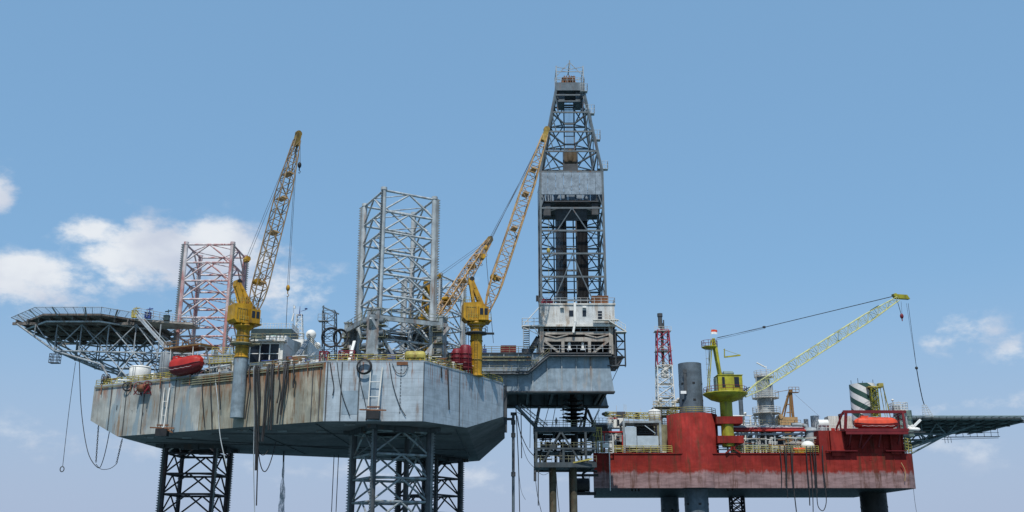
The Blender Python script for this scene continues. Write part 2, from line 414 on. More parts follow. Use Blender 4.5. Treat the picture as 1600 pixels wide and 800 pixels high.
def smooth_pts(ctrl, n=8):
    ctrl = [V(c) for c in ctrl]; out = []
    for i in range(len(ctrl) - 1):
        p0 = ctrl[max(i - 1, 0)]; p1 = ctrl[i]; p2 = ctrl[i + 1]; p3 = ctrl[min(i + 2, len(ctrl) - 1)]
        for k in range(n):
            t = k / n
            out.append(.5 * ((2 * p1) + (p2 - p0) * t + (2 * p0 - 5 * p1 + 4 * p2 - p3) * t * t + (3 * p1 - p0 - 3 * p2 + p3) * t ** 3))
    return out + [ctrl[-1]]

exec_parts = []
# ================================================================ JACK-UP DRILLING RIG
HT, HB = 27.0, 18.0
# stations along the rig: x, near y, far y, bottom z
ST = [(-73.9, 175, 193, 21.1), (-67.5, 171.5, 198, HB), (-28.4, 150, 218, HB), (-13.4, 150, 228, HB), (-7.3, 161, 226, HB + .3), (-1.5, 171.6, 207.5, 21.4)]
hull = thing('barge_hull', 'pale blue grey triangular steel hull of the big drilling rig, raised on lattice legs', 'rig hull', (-36, 188, HB))
def wallpart(name, m, side, i, j, label=None):
    mb = MB()
    for a, b in zip(ST[i:j], ST[i + 1:j + 1]):
        ya, yb = (a[1], b[1]) if side == 0 else (a[2], b[2])
        mb.quad((a[0], ya, a[3]), (b[0], yb, b[3]), (b[0], yb, HT), (a[0], ya, HT))
    return mb.build(name, m, hull, label)
XM = -51.0   # the bow wall changes from blue grey to rusty here
def near_y(x):
    for a, b in zip(ST, ST[1:]):
        if a[0] <= x <= b[0]: return a[1] + (b[1] - a[1]) * (x - a[0]) / (b[0] - a[0])
    return ST[-1][1] if x > 0 else ST[0][1]
mb = MB(); a, b = ST[0], ST[1]
mb.quad((a[0], a[1], a[3]), (b[0], b[1], b[3]), (b[0], b[1], HT), (a[0], a[1], HT))
mb.quad((b[0], b[1], HB), (XM, near_y(XM), HB), (XM, near_y(XM), HT), (b[0], b[1], HT))
mb.build('side_plating', M['hull_bow'], hull, 'blue grey side plating at the bow')
mb = MB(); mb.quad((XM, near_y(XM), HB), (-28.4, 150, HB), (-28.4, 150, HT), (XM, near_y(XM), HT))
mb.build('side_plating', M['hull_rusty'], hull, 'beige side plating streaked with rust')
wallpart('side_plating', M['hull_blue'], 0, 2, 3, 'pale blue side plating facing the viewer')
wallpart('side_plating', M['hull_blue'], 0, 3, 5, 'pale blue side plating of the stern quarter')
wallpart('side_plating', M['hull_blue'], 1, 0, 5)
mb = MB(); a = ST[-1]; mb.quad((a[0], a[1], a[3]), (a[0], a[2], a[3]), (a[0], a[2], HT), (a[0], a[1], HT)); mb.build('transom', M['steel_blue'], hull)
mb = MB(); a = ST[0]; mb.quad((a[0], a[1], a[3]), (a[0], a[2], a[3]), (a[0], a[2], HT), (a[0], a[1], HT)); mb.build('bow_plating', M['hull_bow'], hull)
mb = MB()
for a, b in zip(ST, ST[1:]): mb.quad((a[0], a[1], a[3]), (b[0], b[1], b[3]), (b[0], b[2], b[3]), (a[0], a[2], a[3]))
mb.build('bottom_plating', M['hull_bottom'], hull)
mb = MB()
for a, b in zip(ST, ST[1:]): mb.quad((a[0], a[1], HT), (b[0], b[1], HT), (b[0], b[2], HT), (a[0], a[2], HT))
mb.build('deck', M['deck'], hull)
# vertical fender pipes and weld ribs standing proud of the side
mb = MB()
for x in (-29.2, -25.9, -23.2, -13.4, -8.4, -28.1):
    y = near_y(x) - .09; mb.box(x - .07, x + .07, y - .08, y + .06, HB + .1 + (.3 if x > -9 else 0), HT)
for x in (-69.8, -66.5, -62.6, -59.1, -56.2, -30.5): 
    y = near_y(x) - .12; mb.tube((x, y, HB + .1 + (1 if x < -68 else 0)), (x, y, HT), .07, n=5)
build_each(mb, 'side_rib', M['steel_dark'], hull)
mb = MB()
for (x0, x1, z0, z1) in ((-25.7, -23.3, 19.0, 22.6), (-22.7, -20.6, 21.4, 25.0)): mb.box(x0, x1, 149.975, 150, z0, z1)  # left: darker blue paint; right: hose coil's shadow painted on the wall
for o in pieces(mb): o.build('paint_and_shade_patch', M['patch'], hull)
# draught marks up the near side: small dark figures in a column
mb = MB()
for k in range(15):
    z = HB + 1.2 + k * .5; x = -16.9; y = 149.96
    mb.box(x - .09, x + .09, y - .02, y, z, z + .05); mb.box(x - .09, x + .09, y - .02, y, z + .2, z + .25); mb.box(x - .09 + .14 * (k % 2), x - .04 + .14 * (k % 2), y - .021, y, z, z + .25)
mb.build('draught_mark', M['black'], hull)
# raised welded letters (faded) near the bow: small dark plate marks
mb = MB()
for (u, v, w, h) in ((184, 641, .5, .9), (208, 643, .5, .2), (225, 648, .5, .5)):
    x = -.0 + 0; 
    # point on the bow wall
    xx = -60.0
    for it in range(8): xx = Xu(u, near_y(xx), Zv(v, near_y(xx)))
    yy = near_y(xx) - .03; z = Zv(v, yy); mb.box(xx - w / 2, xx - w / 2 + .1, yy - .03, yy, z, z + h); mb.box(xx + w / 2 - .1, xx + w / 2, yy - .03 - .27 * 0, yy, z, z + h * .7)
build_each(mb, 'plate_mark', M['black'], hull)

def wall_pt(u, v, off=.15):
    """point on the near side of the hull seen at (u, v), set off outwards by off"""
    xx = -40.0
    for it in range(30): 
        y = near_y(max(-73.9, min(-1.5, xx))); xx = .5 * xx + .5 * Xu(u, y, Zv(v, y))
    y = near_y(xx) - off
    return V((xx, y, Zv(v, y)))
def edge_pt(u, off=0.0, dz=0.0):
    """point on the deck edge at column u"""
    xx = -40.0
    for it in range(40): xx = .5 * xx + .5 * Xu(u, near_y(max(-73.9, min(-1.5, xx))), HT)
    xx = max(-73.9, min(-1.5, xx))
    return V((xx, near_y(xx) + off, HT + dz))
# guard rails along the deck edge
mb = MB(); rail(mb, [edge_pt(149, .15), edge_pt(285, .15)], 1.2, 1.3, 4, .06); mb.build('guard_rail', M['rail_yellow'], hull)
mb = MB(); rail(mb, [edge_pt(390, .15), edge_pt(505, .15)], 1.15, 1.6, 3, .045); mb.build('guard_rail', M['rail_dull'], hull)
mb = MB(); rail(mb, [edge_pt(512, .15), edge_pt(650, .15), edge_pt(663, .15)], 1.15, 1.5, 3, .045)
rail(mb, [edge_pt(664, .15), edge_pt(783, .15)], 1.15, 1.5, 3, .05); mb.build('guard_rail', M['rail_yellow'], hull)
mb = MB(); rail(mb, [(-1.7, 171.8, HT), (-1.7, 181, HT)], 1.15, 1.5, 3, .04); mb.build('guard_rail', M['rail_yellow'], hull)
# pipes carried along the outside of the deck edge
mb = MB()
for k, (u0, u1) in enumerate(((150, 505), (285, 505), (285, 380), (300, 370))):
    z = -.25 - .38 * k; mb.tube(edge_pt(u0, -.22, z), edge_pt(u1, -.22, z), .11, n=6)
build_each(mb, 'edge_pipe', M['rail_dull'], hull)
mb = MB()
for u in range(160, 505, 46): 
    p = edge_pt(u, -.3); mb.bar(p + V((0, 0, .2)), p + V((0, 0, -1.5)), .14)
build_each(mb, 'pipe_bracket', M['rust'], hull)
mb = MB(); p = edge_pt(640, -.1); mb.box(-17.6, -15.9, 149.9, 150.2, HT - .5, HT + .02); mb.build('edge_patch', M['rust'], hull)
# kerb along the deck edge
mb = MB()
for a, b in zip(ST, ST[1:]): mb.bar((a[0], a[1] + .06, HT + .1), (b[0], b[1] + .06, HT + .1), .18, .24)
mb.build('deck_kerb', M['steel'], hull)
# caisson guide along the transom
mb = MB(); mb.box(-1.5, -.9, 173.2, 174.2, 21.5, HT); mb.box(-1.5, -.9, 183, 184, 20, HT); build_each(mb, 'transom_guide', M['steel_dark'], hull)

# ---------------------------------------------------------------- lattice legs
def lattice_leg(label, chords, zt, zb, bay, m, mt, group, m_low=None, z_low=18.0, rc=.44, m_bay=None):
    cx = sum(c[0] for c in chords) / 4; cy = sum(c[1] for c in chords) / 4
    root = thing('lattice_tower', label, 'rig leg', (cx, cy, zb), group)
    for (x, y) in chords:
        o_ = V((x - cx, y - cy, 0)).normalized(); t_ = V((-o_.y, o_.x, 0))
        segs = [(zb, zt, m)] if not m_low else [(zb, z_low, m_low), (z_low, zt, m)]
        for (a, b, mm) in segs:
            mb = MB(); mb.tube((x, y, a), (x, y, b), rc, n=10); mb.tube((x, y, b), (x, y, b + .5), rc * 1.2, n=10) if b == zt else None
            ch = mb.build('chord', mm, root)
            mb = MB(); p = V((x, y, 0))
            for s in (1, -1):
                if s == -1: continue
                mb.obox(p + o_ * s * (rc + .1) + V((0, 0, (a + b) / 2)), o_ * .22, t_ * .09, V((0, 0, (b - a) / 2)))
                n = int((b - a) / .45)
                for k in range(n):
                    z = a + .2 + k * .45; c0 = p + o_ * s * (rc + .32); c1 = p + o_ * s * (rc + .58)
                    vs = []
                    for tt in (-.09, .09):
                        vs += [c0 + t_ * tt + V((0, 0, z - .13)), c0 + t_ * tt + V((0, 0, z + .13)), c1 + t_ * tt + V((0, 0, z + .06)), c1 + t_ * tt + V((0, 0, z - .06))]
                    mb.add(vs, [(0, 3, 2, 1), (4, 5, 6, 7), (3, 7, 6, 2), (1, 2, 6, 5), (0, 4, 7, 3)])
            ORG[ch.name] = ORG[root.name]
            mb.build('rack', M['teeth'], ch)
    def bay_mesh(mm):
        mb = MB(); z1 = zt; z0 = zt - bay; mids = []
        for i in range(4):
            a, b = V((*chords[i], 0)), V((*chords[(i + 1) % 4], 0)); mid = (a + b) / 2; mids.append(mid)
            mb.tube(a + V((0, 0, z1)), b + V((0, 0, z1)), .2, n=7, cap=False)
            mb.tube(mid + V((0, 0, z1)), a + V((0, 0, z0 + .1)), .165, n=6, cap=False)
            mb.tube(mid + V((0, 0, z1)), b + V((0, 0, z0 + .1)), .165, n=6, cap=False)
        for i in range(4): mb.tube(mids[i] + V((0, 0, z1)), mids[(i + 1) % 4] + V((0, 0, z1)), .10, n=5, cap=False)
        return mb.build('brace_bay', mm, root)
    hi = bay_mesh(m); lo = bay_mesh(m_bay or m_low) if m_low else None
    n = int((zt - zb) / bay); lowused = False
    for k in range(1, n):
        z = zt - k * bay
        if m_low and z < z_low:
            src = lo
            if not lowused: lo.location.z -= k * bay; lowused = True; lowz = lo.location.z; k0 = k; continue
            c = src.copy(); c.location.z = lowz - (k - k0) * bay
        else:
            c = hi.copy(); c.location.z = hi.location.z - k * bay
        c.parent = root; C.objects.link(c)
    return root
GL = 'lattice legs of the big drilling rig'
near_ch = [(-25.6, 163.3), (-21.25, 155.0), (-13.2, 159.7), (-17.55, 168.0)]
far_ch = [(-15.6, 209.0), (-11.2, 217.3), (-19.3, 222.0), (-23.7, 213.6)]
bow_ch = [(-63.8, 185.9), (-54.7, 185.9), (-54.7, 195.2), (-63.8, 195.2)]
LZ = 56.7
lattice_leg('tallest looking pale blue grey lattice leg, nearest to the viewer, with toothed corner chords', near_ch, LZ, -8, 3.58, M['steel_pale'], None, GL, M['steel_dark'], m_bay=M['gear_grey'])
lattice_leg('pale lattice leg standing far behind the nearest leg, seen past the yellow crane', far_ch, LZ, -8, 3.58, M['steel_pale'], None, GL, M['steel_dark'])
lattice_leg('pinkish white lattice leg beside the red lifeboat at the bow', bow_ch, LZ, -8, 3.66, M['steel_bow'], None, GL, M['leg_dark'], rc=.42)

for chs in (near_ch, far_ch, bow_ch):
    gx = sum(c[0] for c in chs) / 4; gy = sum(c[1] for c in chs) / 4; mb = MB()
    for i in range(4):
        a = V((gx, gy, 0)) + (V((*chs[i], 0)) - V((gx, gy, 0))) * 1.17; b = V((gx, gy, 0)) + (V((*chs[(i + 1) % 4], 0)) - V((gx, gy, 0))) * 1.17
        mb.bar(a + V((0, 0, HB - .35)), b + V((0, 0, HB - .35)), .35, .7); mb.bar(a + V((0, 0, HB - .6)), a + V((0, 0, HB + .0)), 1.5, 1.5, up=(1, 0, 0)); mb.bar(lerp(a, b, .35) + V((0, 0, HB - .5)), lerp(a, b, .65) + V((0, 0, HB - .5)), .8, .9)
    mb.build('leg_guide', M['steel_dark'], hull)
for k, (x0, x1, y0, y1) in enumerate(((-66, -9, 181, 196), (-60, -12, 174, 208), (-50, -10, 167, 167.3), (-30, -30, 153, 212), (-42, -42, 160, 205), (-9, -9, 162, 215))):
    mb = MB(); mb.bar((x0, y0, HB - .06), (x1, y1, HB - .06), .16, .12); mb.build('bottom_seam', M['steel_dark'], hull)
for k in range(9):
    mb = MB(); x = -62 + k * 6.2; y = near_y(x) + 3 + (k % 3) * 4; mb.box(x - .8, x + .8, y - .12, y + .12, HB - .3, HB - .05); mb.build('anode', M['steel'], hull)

# ---------------------------------------------------------------- leg jacking frames
def jack_frame(label, chords, zt, near=True):
    cx = sum(c[0] for c in chords) / 4; cy = sum(c[1] for c in chords) / 4
    root = thing('jacking_frame', label, 'jacking frame', (cx, cy, HT), 'jacking frames round the rig legs')
    cs = [V((x, y, 0)) for x, y in chords]; cc = V((cx, cy, 0))
    ex = [cc + (c - cc) * 1.42 for c in cs]; ey = [cc + (c - cc) * 1.12 for c in cs]
    mb = MB()
    for i in range(4):
        a, b = ex[i], ex[(i + 1) % 4]; 
        mb.bar(a + V((0, 0, zt)), b + V((0, 0, zt)), .4, .7)
        a2, b2 = ey[i], ey[(i + 1) % 4]
        mb.quad(a + V((0, 0, zt + .52)), b + V((0, 0, zt + .52)), b2 + V((0, 0, zt + .52)), a2 + V((0, 0, zt + .52)))
    mb.build('upper_deck', M['gear_grey'], root)
    mb = MB()
    for i in range(4): rail(mb, [ex[i] + V((0, 0, zt + .5)), ex[(i + 1) % 4] + V((0, 0, zt + .5))], 1.1, 1.6, 2, .04)
    mb.build('guard_rail', M['rail_dull'], root)
    for i in range(4):
        a = cs[i]; b = cs[(i + 1) % 4]; d = (b - a).normalized()
        mb = MB(); mb.bar(cc + (a - cc) * 1.45 + V((0, 0, zt - .3)), cc + (a - cc) * 1.15 + d * 4.4 + V((0, 0, HT)), .5)
        mb.bar(cc + (b - cc) * 1.45 + V((0, 0, zt - .3)), cc + (b - cc) * 1.15 - d * 4.4 + V((0, 0, HT)), .5)
        mb.build('strut', M['steel_pale'], root)
    for i in range(4):
        c = cs[i]; o_ = (c - cc).normalized(); t_ = V((-o_.y, o_.x, 0)); q = c + o_ * 1.75
        mb = MB(); mb.obox(q + V((0, 0, (HT + zt + 1.2) / 2)), o_ * .55, t_ * 1.05, V((0, 0, (zt + 1.2 - HT) / 2)))
        mb.obox(q + V((0, 0, zt + 1.35)), o_ * .65, t_ * 1.15, V((0, 0, .12)))
        g = mb.build('gear_tower', M['gear_grey'], root)
        mb = MB()
        for k in range(4):
            z = HT + 1.3 + k * 1.9
            for s in (-1, 1): mb.tube(q + o_ * .2 + t_ * s * 1.0 + V((0, 0, z)), q + o_ * .2 + t_ * s * 1.75 + V((0, 0, z)), .42, n=12)
        build_each(mb, 'jacking_motor', M['steel_blue'] if i % 2 else M['gear_grey'], root)
        for s in (-1, 1):
            mb = MB()
            for k in range(4):
                z = HT + .6 + k * 1.9
                mb.obox(q + t_ * s * 1.5 + V((0, 0, z)), o_ * .8, t_ * .55, V((0, 0, .04)))
                rail(mb, [q + t_ * s * 2.0 - o_ * .8 + V((0, 0, z)), q + t_ * s * 2.0 + o_ * .8 + V((0, 0, z))], 1.0, .8, 2, .03)
            mb.build('service_platform', M['rail_dull'], root)
    return root
jack_frame('grey jacking frame with gear towers round the nearest leg', near_ch, 34.6)
jack_frame('grey jacking frame round the far stern leg behind the red tanks', far_ch, 34.6)
jack_frame('grey jacking frame round the pinkish bow leg behind the red lifeboat', bow_ch, 33.2)

# ---------------------------------------------------------------- pedestal cranes of the drilling rig
def pedestal_crane(label, base, r, z0, zcab, foot, tip, apex, group, mats, blocks=(), low=None, cabw=2.6, bw=2.0, kingplat=None, km='steel_dark'):
    """crane whose machinery house faces away from the boom"""
    bx, by = base; root = thing('pedestal_crane', label, 'crane', (bx, by, z0), group)
    my, mbm, mg = mats
    if low: 
        mb = MB(); mb.tube((bx, by, z0), (bx, by, low), r * 1.04, n=24); mb.build('pedestal_foot', M['foot'], root)
        z0 = low
    mb = MB(); mb.tube((bx, by, z0), (bx, by, zcab - .5), r, n=24); mb.lathe((bx, by, 0), [(r, z0), (r * 1.12, z0), (r * 1.12, z0 + .3), (r, z0 + .3)])
    mb.lathe((bx, by, zcab - 1.0), [(r, 0), (r * 1.3, .35), (r * 1.6, .6), (r * 1.6, .85), (0, .85)]); mb.build('pedestal', my, root)
    foot, tip, apex = V(foot), V(tip), V(apex)
    h = V((tip.x - foot.x, tip.y - foot.y, 0)).normalized(); s = V((-h.y, h.x, 0)); c = V((bx, by, 0))
    # machinery house, behind and to the side
    mb = MB(); zc = zcab
    pr = [(-1.9, 0), (-2.4, .5), (-2.4, 3.0), (.3, 3.3), (1.2, 2.9), (1.2, .3), (.9, 0)]
    vs = [c + h * x + s * (cabw / 2 * k) + V((0, 0, zc + z)) for k in (-1, 1) for x, z in pr]; n = len(pr)
    mb.add(vs, [tuple(range(n)), tuple(range(2 * n - 1, n - 1, -1))] + [(i, n + i, n + (i + 1) % n, (i + 1) % n) for i in range(n)])
    mb.obox(c + h * .6 + V((0, 0, zc + .05)), h * 1.7, s * (cabw / 2 + .3), V((0, 0, .1)))
    mb.build('machinery_house', my, root)
    # operator cab on the near side
    mb = MB(); q = c - s * (cabw / 2 + .1) * (1 if s.y > 0 else -1) + h * .9
    mb.obox(q + V((0, 0, zc + 1.2)), h * .85, s * .65, V((0, 0, 1.15))); cab = mb.build('operator_cab', my, root)
    mb = MB(); qq = q - s * .67 * (1 if s.y > 0 else -1)
    for dx in (-.38, .4): mb.obox(qq + h * dx + V((0, 0, zc + 1.45)), h * .27, s * .02, V((0, 0, .55)))
    ORG[cab.name] = ORG[root.name]; mb.build('window', M['glass'], cab)
    mb = MB(); sg = 1 if s.y > 0 else -1; e0 = c - s * (cabw / 2 + .02) * sg
    for k in range(5): mb.obox(e0 - h * (1.9 - k * .42) + V((0, 0, zc + 1.5)), h * .05, s * .05, V((0, 0, .9)))
    mb.obox(e0 - h * 1.1 + V((0, 0, zc + 2.3)), h * .7, s * .04, V((0, 0, .05))); mb.build('vent_louvre', M['head'], root)
    mb = MB(); rail(mb, [c - h * 2.2 - s * 1.2 + V((0, 0, zc + 3.1)), c + h * .2 - s * 1.2 + V((0, 0, zc + 3.3)), c + h * .2 + s * 1.2 + V((0, 0, zc + 3.3)), c - h * 2.2 + s * 1.2 + V((0, 0, zc + 3.1))], .9, .8, 2, .03, True)
    rail(mb, [c - h * 1.6 - s * (cabw / 2 + .25) * sg + V((0, 0, zc + .1)), c + h * 2.2 - s * (cabw / 2 + .25) * sg + V((0, 0, zc + .1))], .95, .8, 2, .03); mb.build('house_rail', M['rail_yellow'], root)
    mb = MB()
    for e in (-.25, .25): mb.tube((bx + e, by - r - .12, z0), (bx + e, by - r - .12, zcab - 1), .035, n=4)
    for k in range(int((zcab - 1 - z0) / .45)): mb.tube((bx - .25, by - r - .12, z0 + k * .45), (bx + .25, by - r - .12, z0 + k * .45), .025, n=4)
    for k in range(2): mb.lathe((bx, by, z0 + (zcab - z0) * (.3 + .35 * k)), [(r, -.06), (r + .1, -.06), (r + .1, .06), (r, .06)], 24)
    mb.build('pedestal_ladder', M['head'], root)
    # A-frame
    mb = MB()
    for k in (-1, 1):
        mb.bar(c + h * .9 + s * k * .6 + V((0, 0, zc + 2.8)), apex + s * k * .35, .45, .75)
        mb.bar(c - h * .5 + s * k * .6 + V((0, 0, zc + 3.0)), apex + s * k * .35 - h * .3, .45, .75)
    for t in (.35, .7): mb.bar(lerp(c + h * .6 + V((0, 0, zc + 3.2)), apex, t) - s * .7, lerp(c + h * .6 + V((0, 0, zc + 3.2)), apex, t) + s * .7, .3)
    mb.obox(apex - h * .1, h * .5, s * .55, V((0, 0, .5))); mb.build('gantry', my, root)
    mb = MB(); mb.tube(apex - s * .6 + V((0, 0, .35)), apex + s * .6 + V((0, 0, .35)), .42, n=14); mb.build('sheave', M['black'], root)
    # boom
    Ln = (tip - foot).length
    def prof(k): return .5 + (bw - .5) * min(1, k / .14) if k < .14 else (bw if k < .72 else bw - (bw - .9) * (k - .72) / .28)
    mb = MB(); lattice(mb, foot, tip, bw, bw, int(Ln / (bw * .95)), .11, .065, side=s, taper=prof)
    boom = mb.build('boom', mbm, root); ORG[boom.name] = ORG[root.name]
    d = (tip - foot).normalized(); up = d.cross(s); up = up if up.dot(V((0, 0, 1))) + up.dot(-h) > 0 else -up
    mb = MB()
    for t in (.2, .47, .66, .8): mb.obox(lerp(foot, tip, t), d * .12, s * (bw / 2 + .1), up * .5)
    build_each(mb, 'boom_platform', M['boom_orange'], boom)
    mb = MB(); mb.obox(tip + d * .1, d * 1.2, s * .5, up * .42); mb.tube(tip + d * 1.3 - s * .3, tip + d * 1.3 + s * .3, .55, n=16); mb.build('boom_head', M['head'], boom)
    # hoist on the boom, with a black drum end
    mb = MB(); p = lerp(foot, tip, .2) + up * .9; mb.tube(p - s * .55, p + s * .55, .42, n=16); mb.obox(p - up * .45, d * .5, s * .6, up * .15); mb.build('boom_hoist', my, boom)
    # pendant, floating sheave block and luffing ropes
    blk = lerp(apex, tip, .16) + up * .2
    mb = MB(); mb.obox(blk, d * .45, s * .5, up * .3); mb.tube(blk - s * .55, blk + s * .55, .42, n=14); mb.build('luffing_block', my, root)
    mb = MB()
    for k in (-.45, -.15, .15, .45): mb.tube(apex + s * k, blk + s * k, .03, n=4)
    for k in (-.5, .5): mb.tube(blk + s * k, tip + s * k * .8 + up * .3, .035, n=4)
    for k in (0, .3): mb.tube(lerp(foot, tip, .2) + up * 1.3 + s * k, tip + s * k + up * .5, .025, n=4)
    mb.build('luffing_rope', M['cable'], root)
    for (kind, top, z, endz) in blocks:
        top = V(top); p = V((top.x, top.y, z)) if not isinstance(z, Vector) else z
        mb = MB(); mb.ell(p, .34, .34, .55, 12, 8); mb.tube(p - V((0, 0, .5)), p - V((0, 0, 1.0)), .09, n=6)
        mb.path([p + V((.0, 0, -1.0)), p + V((.22, 0, -1.2)), p + V((.1, 0, -1.5)), p + V((-.15, 0, -1.4))], .06); hk = mb.build('hook_block', my if kind == 'main' else M['black'], root)
        mb = MB(); mb.tube(top + V((.1, 0, 0)), p + V((.12, 0, .4)), .035, n=4); mb.tube(top - V((.1, 0, 0)), p + V((-.12, 0, .4)), .035, n=4)
        if endz is not None: mb.tube(p - V((0, 0, 1.4)), endz, .045, n=4)
        mb.build('hoist_rope', M['cable'], root)
    if kingplat:
        mb = MB(); zq = kingplat; mb.lathe((bx, by, zq), [(r * 1.0, -.3), (r * 1.9, -.1), (r * 1.9, .05), (r, .05)])
        mb.box(bx + r, bx + r + 2.0, by - .8, by + .4, zq - .15, zq); ring = [(bx + r * 1.85 * math.cos(t), by + r * 1.85 * math.sin(t), zq) for t in [k * math.pi / 5 for k in range(10)]]
        rail(mb, ring, 1.1, 1.5, 2, .035, True); mb.tube((bx - r - .3, by - .2, z0), (bx - r - .3, by - .2, zq + 1), .05, n=5); mb.tube((bx - r - .7, by - .2, z0), (bx - r - .7, by - .2, zq + 1), .05, n=5)
        mb.build('ring_platform', M[km], root)
    return root
GC = 'yellow pedestal cranes of the drilling rig'
YC = (M['yellow'], M['boom_orange'], M['boom_grey'])
b1 = (Xu(378, 157.3, 30), 157.3)
pedestal_crane('yellow pedestal crane at the bow side with grey foot against the rusty hull wall', b1, 1.03, HB + 1.4, 34.4,
               P(392, 503, 157), P(464, 219, 161), P(372, 444, 157.3), GC, (M['yellow'], M['boom_grey'], M['boom_orange']),
               [('whip', P(468, 225, 161), P(468, 258, 161), None), ('main', P(464, 222, 161), P(450, 450, 162), P(447, 512, 164))], low=28.9, kingplat=31.2, km='rail_dull')
b2 = (Xu(744, 163.6, 31), 163.6)
pedestal_crane('yellow pedestal crane on the stern quarter, its tall boom reaching the derrick', b2, 1.0, HT, 36.2,
               P(758, 495, 163), P(851, 212, 165), P(737, 440, 163.6), GC, YC, [('main', P(851, 214, 165), P(770, 440, 164.5) + V((-1.2, 0, 6)), P(771, 536, 165))], kingplat=34.3)
b3 = (Xu(664, 174, 34), 174.0)
pedestal_crane('shorter yellow crane behind the nearest leg, its low boom leaning towards the taller crane', b3, 1.0, HT, 36.0,
               P(681, 500, 173), P(763, 378, 190), P(668, 445, 174), GC, YC, bw=1.6, blocks= [('main', P(765, 380, 190), P(752, 404, 188), None)])
# ---------------------------------------------------------------- helideck at the bow
def octagon(cx, cy, ap, n=8, rot=22.5):
    return [(cx + ap / math.cos(R(180 / n)) * math.cos(R(rot + 360 / n * k)), cy + ap / math.cos(R(180 / n)) * math.sin(R(rot + 360 / n * k))) for k in range(n)]
HZ = 40.4
oc = octagon(-79.6, 187.8, 12.6)
hd = thing('helideck', 'wide grey helicopter deck on pale tubes, cantilevered off the bow of the big rig', 'helideck', (-79.6, 187.8, HZ))
mb = MB(); mb.prism(oc, HZ - .35, HZ); mb.build('landing_deck', M['helideck_under'], hd)
mb = MB(); mb.prism([(-69, 177.5), (-59.5, 181), (-59.5, 185), (-67.5, 185)], HZ - .8, HZ - .42); mb.build('access_deck', M['cream'], hd)
mb = MB()
for k in range(-5, 6): mb.bar((-79.6 + k * 2.3, 187.8 - 12.2 + abs(k) * .55, HZ - .7), (-79.6 + k * 2.3, 187.8 + 12.2 - abs(k) * .55, HZ - .7), .25, .6)
for k in range(-2, 3): mb.bar((-79.6 - 12.2, 187.8 + k * 4.6, HZ - 1.15), (-79.6 + 12.2, 187.8 + k * 4.6, HZ - 1.15), .35, .5)
mb.build('deck_beam', M['helideck_under'], hd)
mb = MB()
for i in range(8):
    a, b = V((*oc[i], HZ)), V((*oc[(i + 1) % 8], HZ)); c = V((-79.6, 187.8, HZ))
    oa = a + (a - c).normalized() * 1.9 + V((0, 0, .75)); ob = b + (b - c).normalized() * 1.9 + V((0, 0, .75))
    mb.tube(oa, ob, .07, n=5)
    n = 7
    for k in range(n + 1): mb.tube(lerp(a, b, k / n), lerp(oa, ob, k / n), .05, n=4)
    for k in range(1, 5): mb.tube(lerp(a, oa, k / 5), lerp(b, ob, k / 5), .018, n=4)
    for k in range(1, 36): mb.tube(lerp(a, b, k / 36), lerp(oa, ob, k / 36), .012, n=3, cap=False)
    for k in (.25, .75): q = lerp(a, b, k); q2 = lerp(oa, ob, k); mb.bar(q - V((0, 0, .4)), q2 + V((0, 0, .1)), .28, .1)
mb.build('safety_net', M['steel'], hd)
mb = MB(); ring = [V((*p, HZ - 1.3)) for p in octagon(-79.6, 187.8, 11.8)]
for i in range(8): mb.tube(ring[i], ring[(i + 1) % 8], .17, n=7)
mb.build('ring_pipe', M['steel_pale'], hd)
# support frame: two outriggers from the bow corners, chords, posts and braces
mb = MB()
T = lambda a, b, r=.16: mb.tube(a, b, r * .85, n=7)
for ys, yb in ((178.5, 177), (187.5, 185), (197, 192)):
    low = V((-76.5, yb, 30.2)); lo2 = V((-83.5, ys, 34.2)); lo3 = V((-91.0, ys, HZ - 1.2)); mid = V((-66, ys, 33.6)); r2 = V((-66, ys, HZ - 1.3))
    T(lo3, lo2, .22); T(lo2, V((-74.0, yb, 31.4)), .22); T(V((-74.0, yb, 31.4)), V((-71.0, yb, HT)), .26)
    T(lo2, V((-58, ys, 33.6)), .2)
    for x in (-87.5, -83.5, -79, -74, -69, -64.5): T(V((x, ys, HZ - 1.3)), V((x, ys, 34 + max(0, (-83.5 - x)) * .75)), .15)
    for a, b in (((-87.5, HZ - 1.3), (-83.5, 34.2)), ((-83.5, 34.2), (-79, HZ - 1.3)), ((-79, HZ - 1.3), (-74, 33.8)), ((-74, 33.8), (-69, HZ - 1.3)), ((-69, HZ - 1.3), (-64.5, 33.8)),
                 ((-79, 34), (-74, HZ - 1.3)), ((-69, 33.8), (-74, HZ - 1.3))): T(V((a[0], ys, a[1])), V((b[0], ys, b[1])), .14)
    for a, b in (((-79, 34), (-73, 30)), ((-74, 33.8), (-67, HT)), ((-69, 33.8), (-72, HT)), ((-64.5, 33.8), (-69.5, HT)), ((-69, 33.8), (-63, HT)), ((-64.5, 33.8), (-64.5, HT)), ((-71, 31), (-66, 31)), ((-72, 29), (-64, 31.5))):
        T(V((a[0], ys, a[1])), V((b[0], yb, b[1])), .13)
for x, z in ((-83.5, 34.2), (-79, 34), (-74, 33.8), (-69, 33.8), (-64.5, 33.8), (-74, 31.4), (-87.5, 37.3)):
    T(V((x, 178.5, z)), V((x, 197, z)), .15)
for x, x2 in ((-83.5, -79), (-79, -74), (-74, -69), (-69, -64.5)):
    T(V((x, 178.5, 34)), V((x2, 187.5, 34)), .12); T(V((x2, 187.5, 34)), V((x, 197, 34)), .12); T(V((x, 178.5, HZ - 1.4)), V((x2, 187.5, 34)), .11); T(V((x2, 197, HZ - 1.4)), V((x, 187.5, 34)), .11)
mb.build('support_frame', M['steel'], hd)
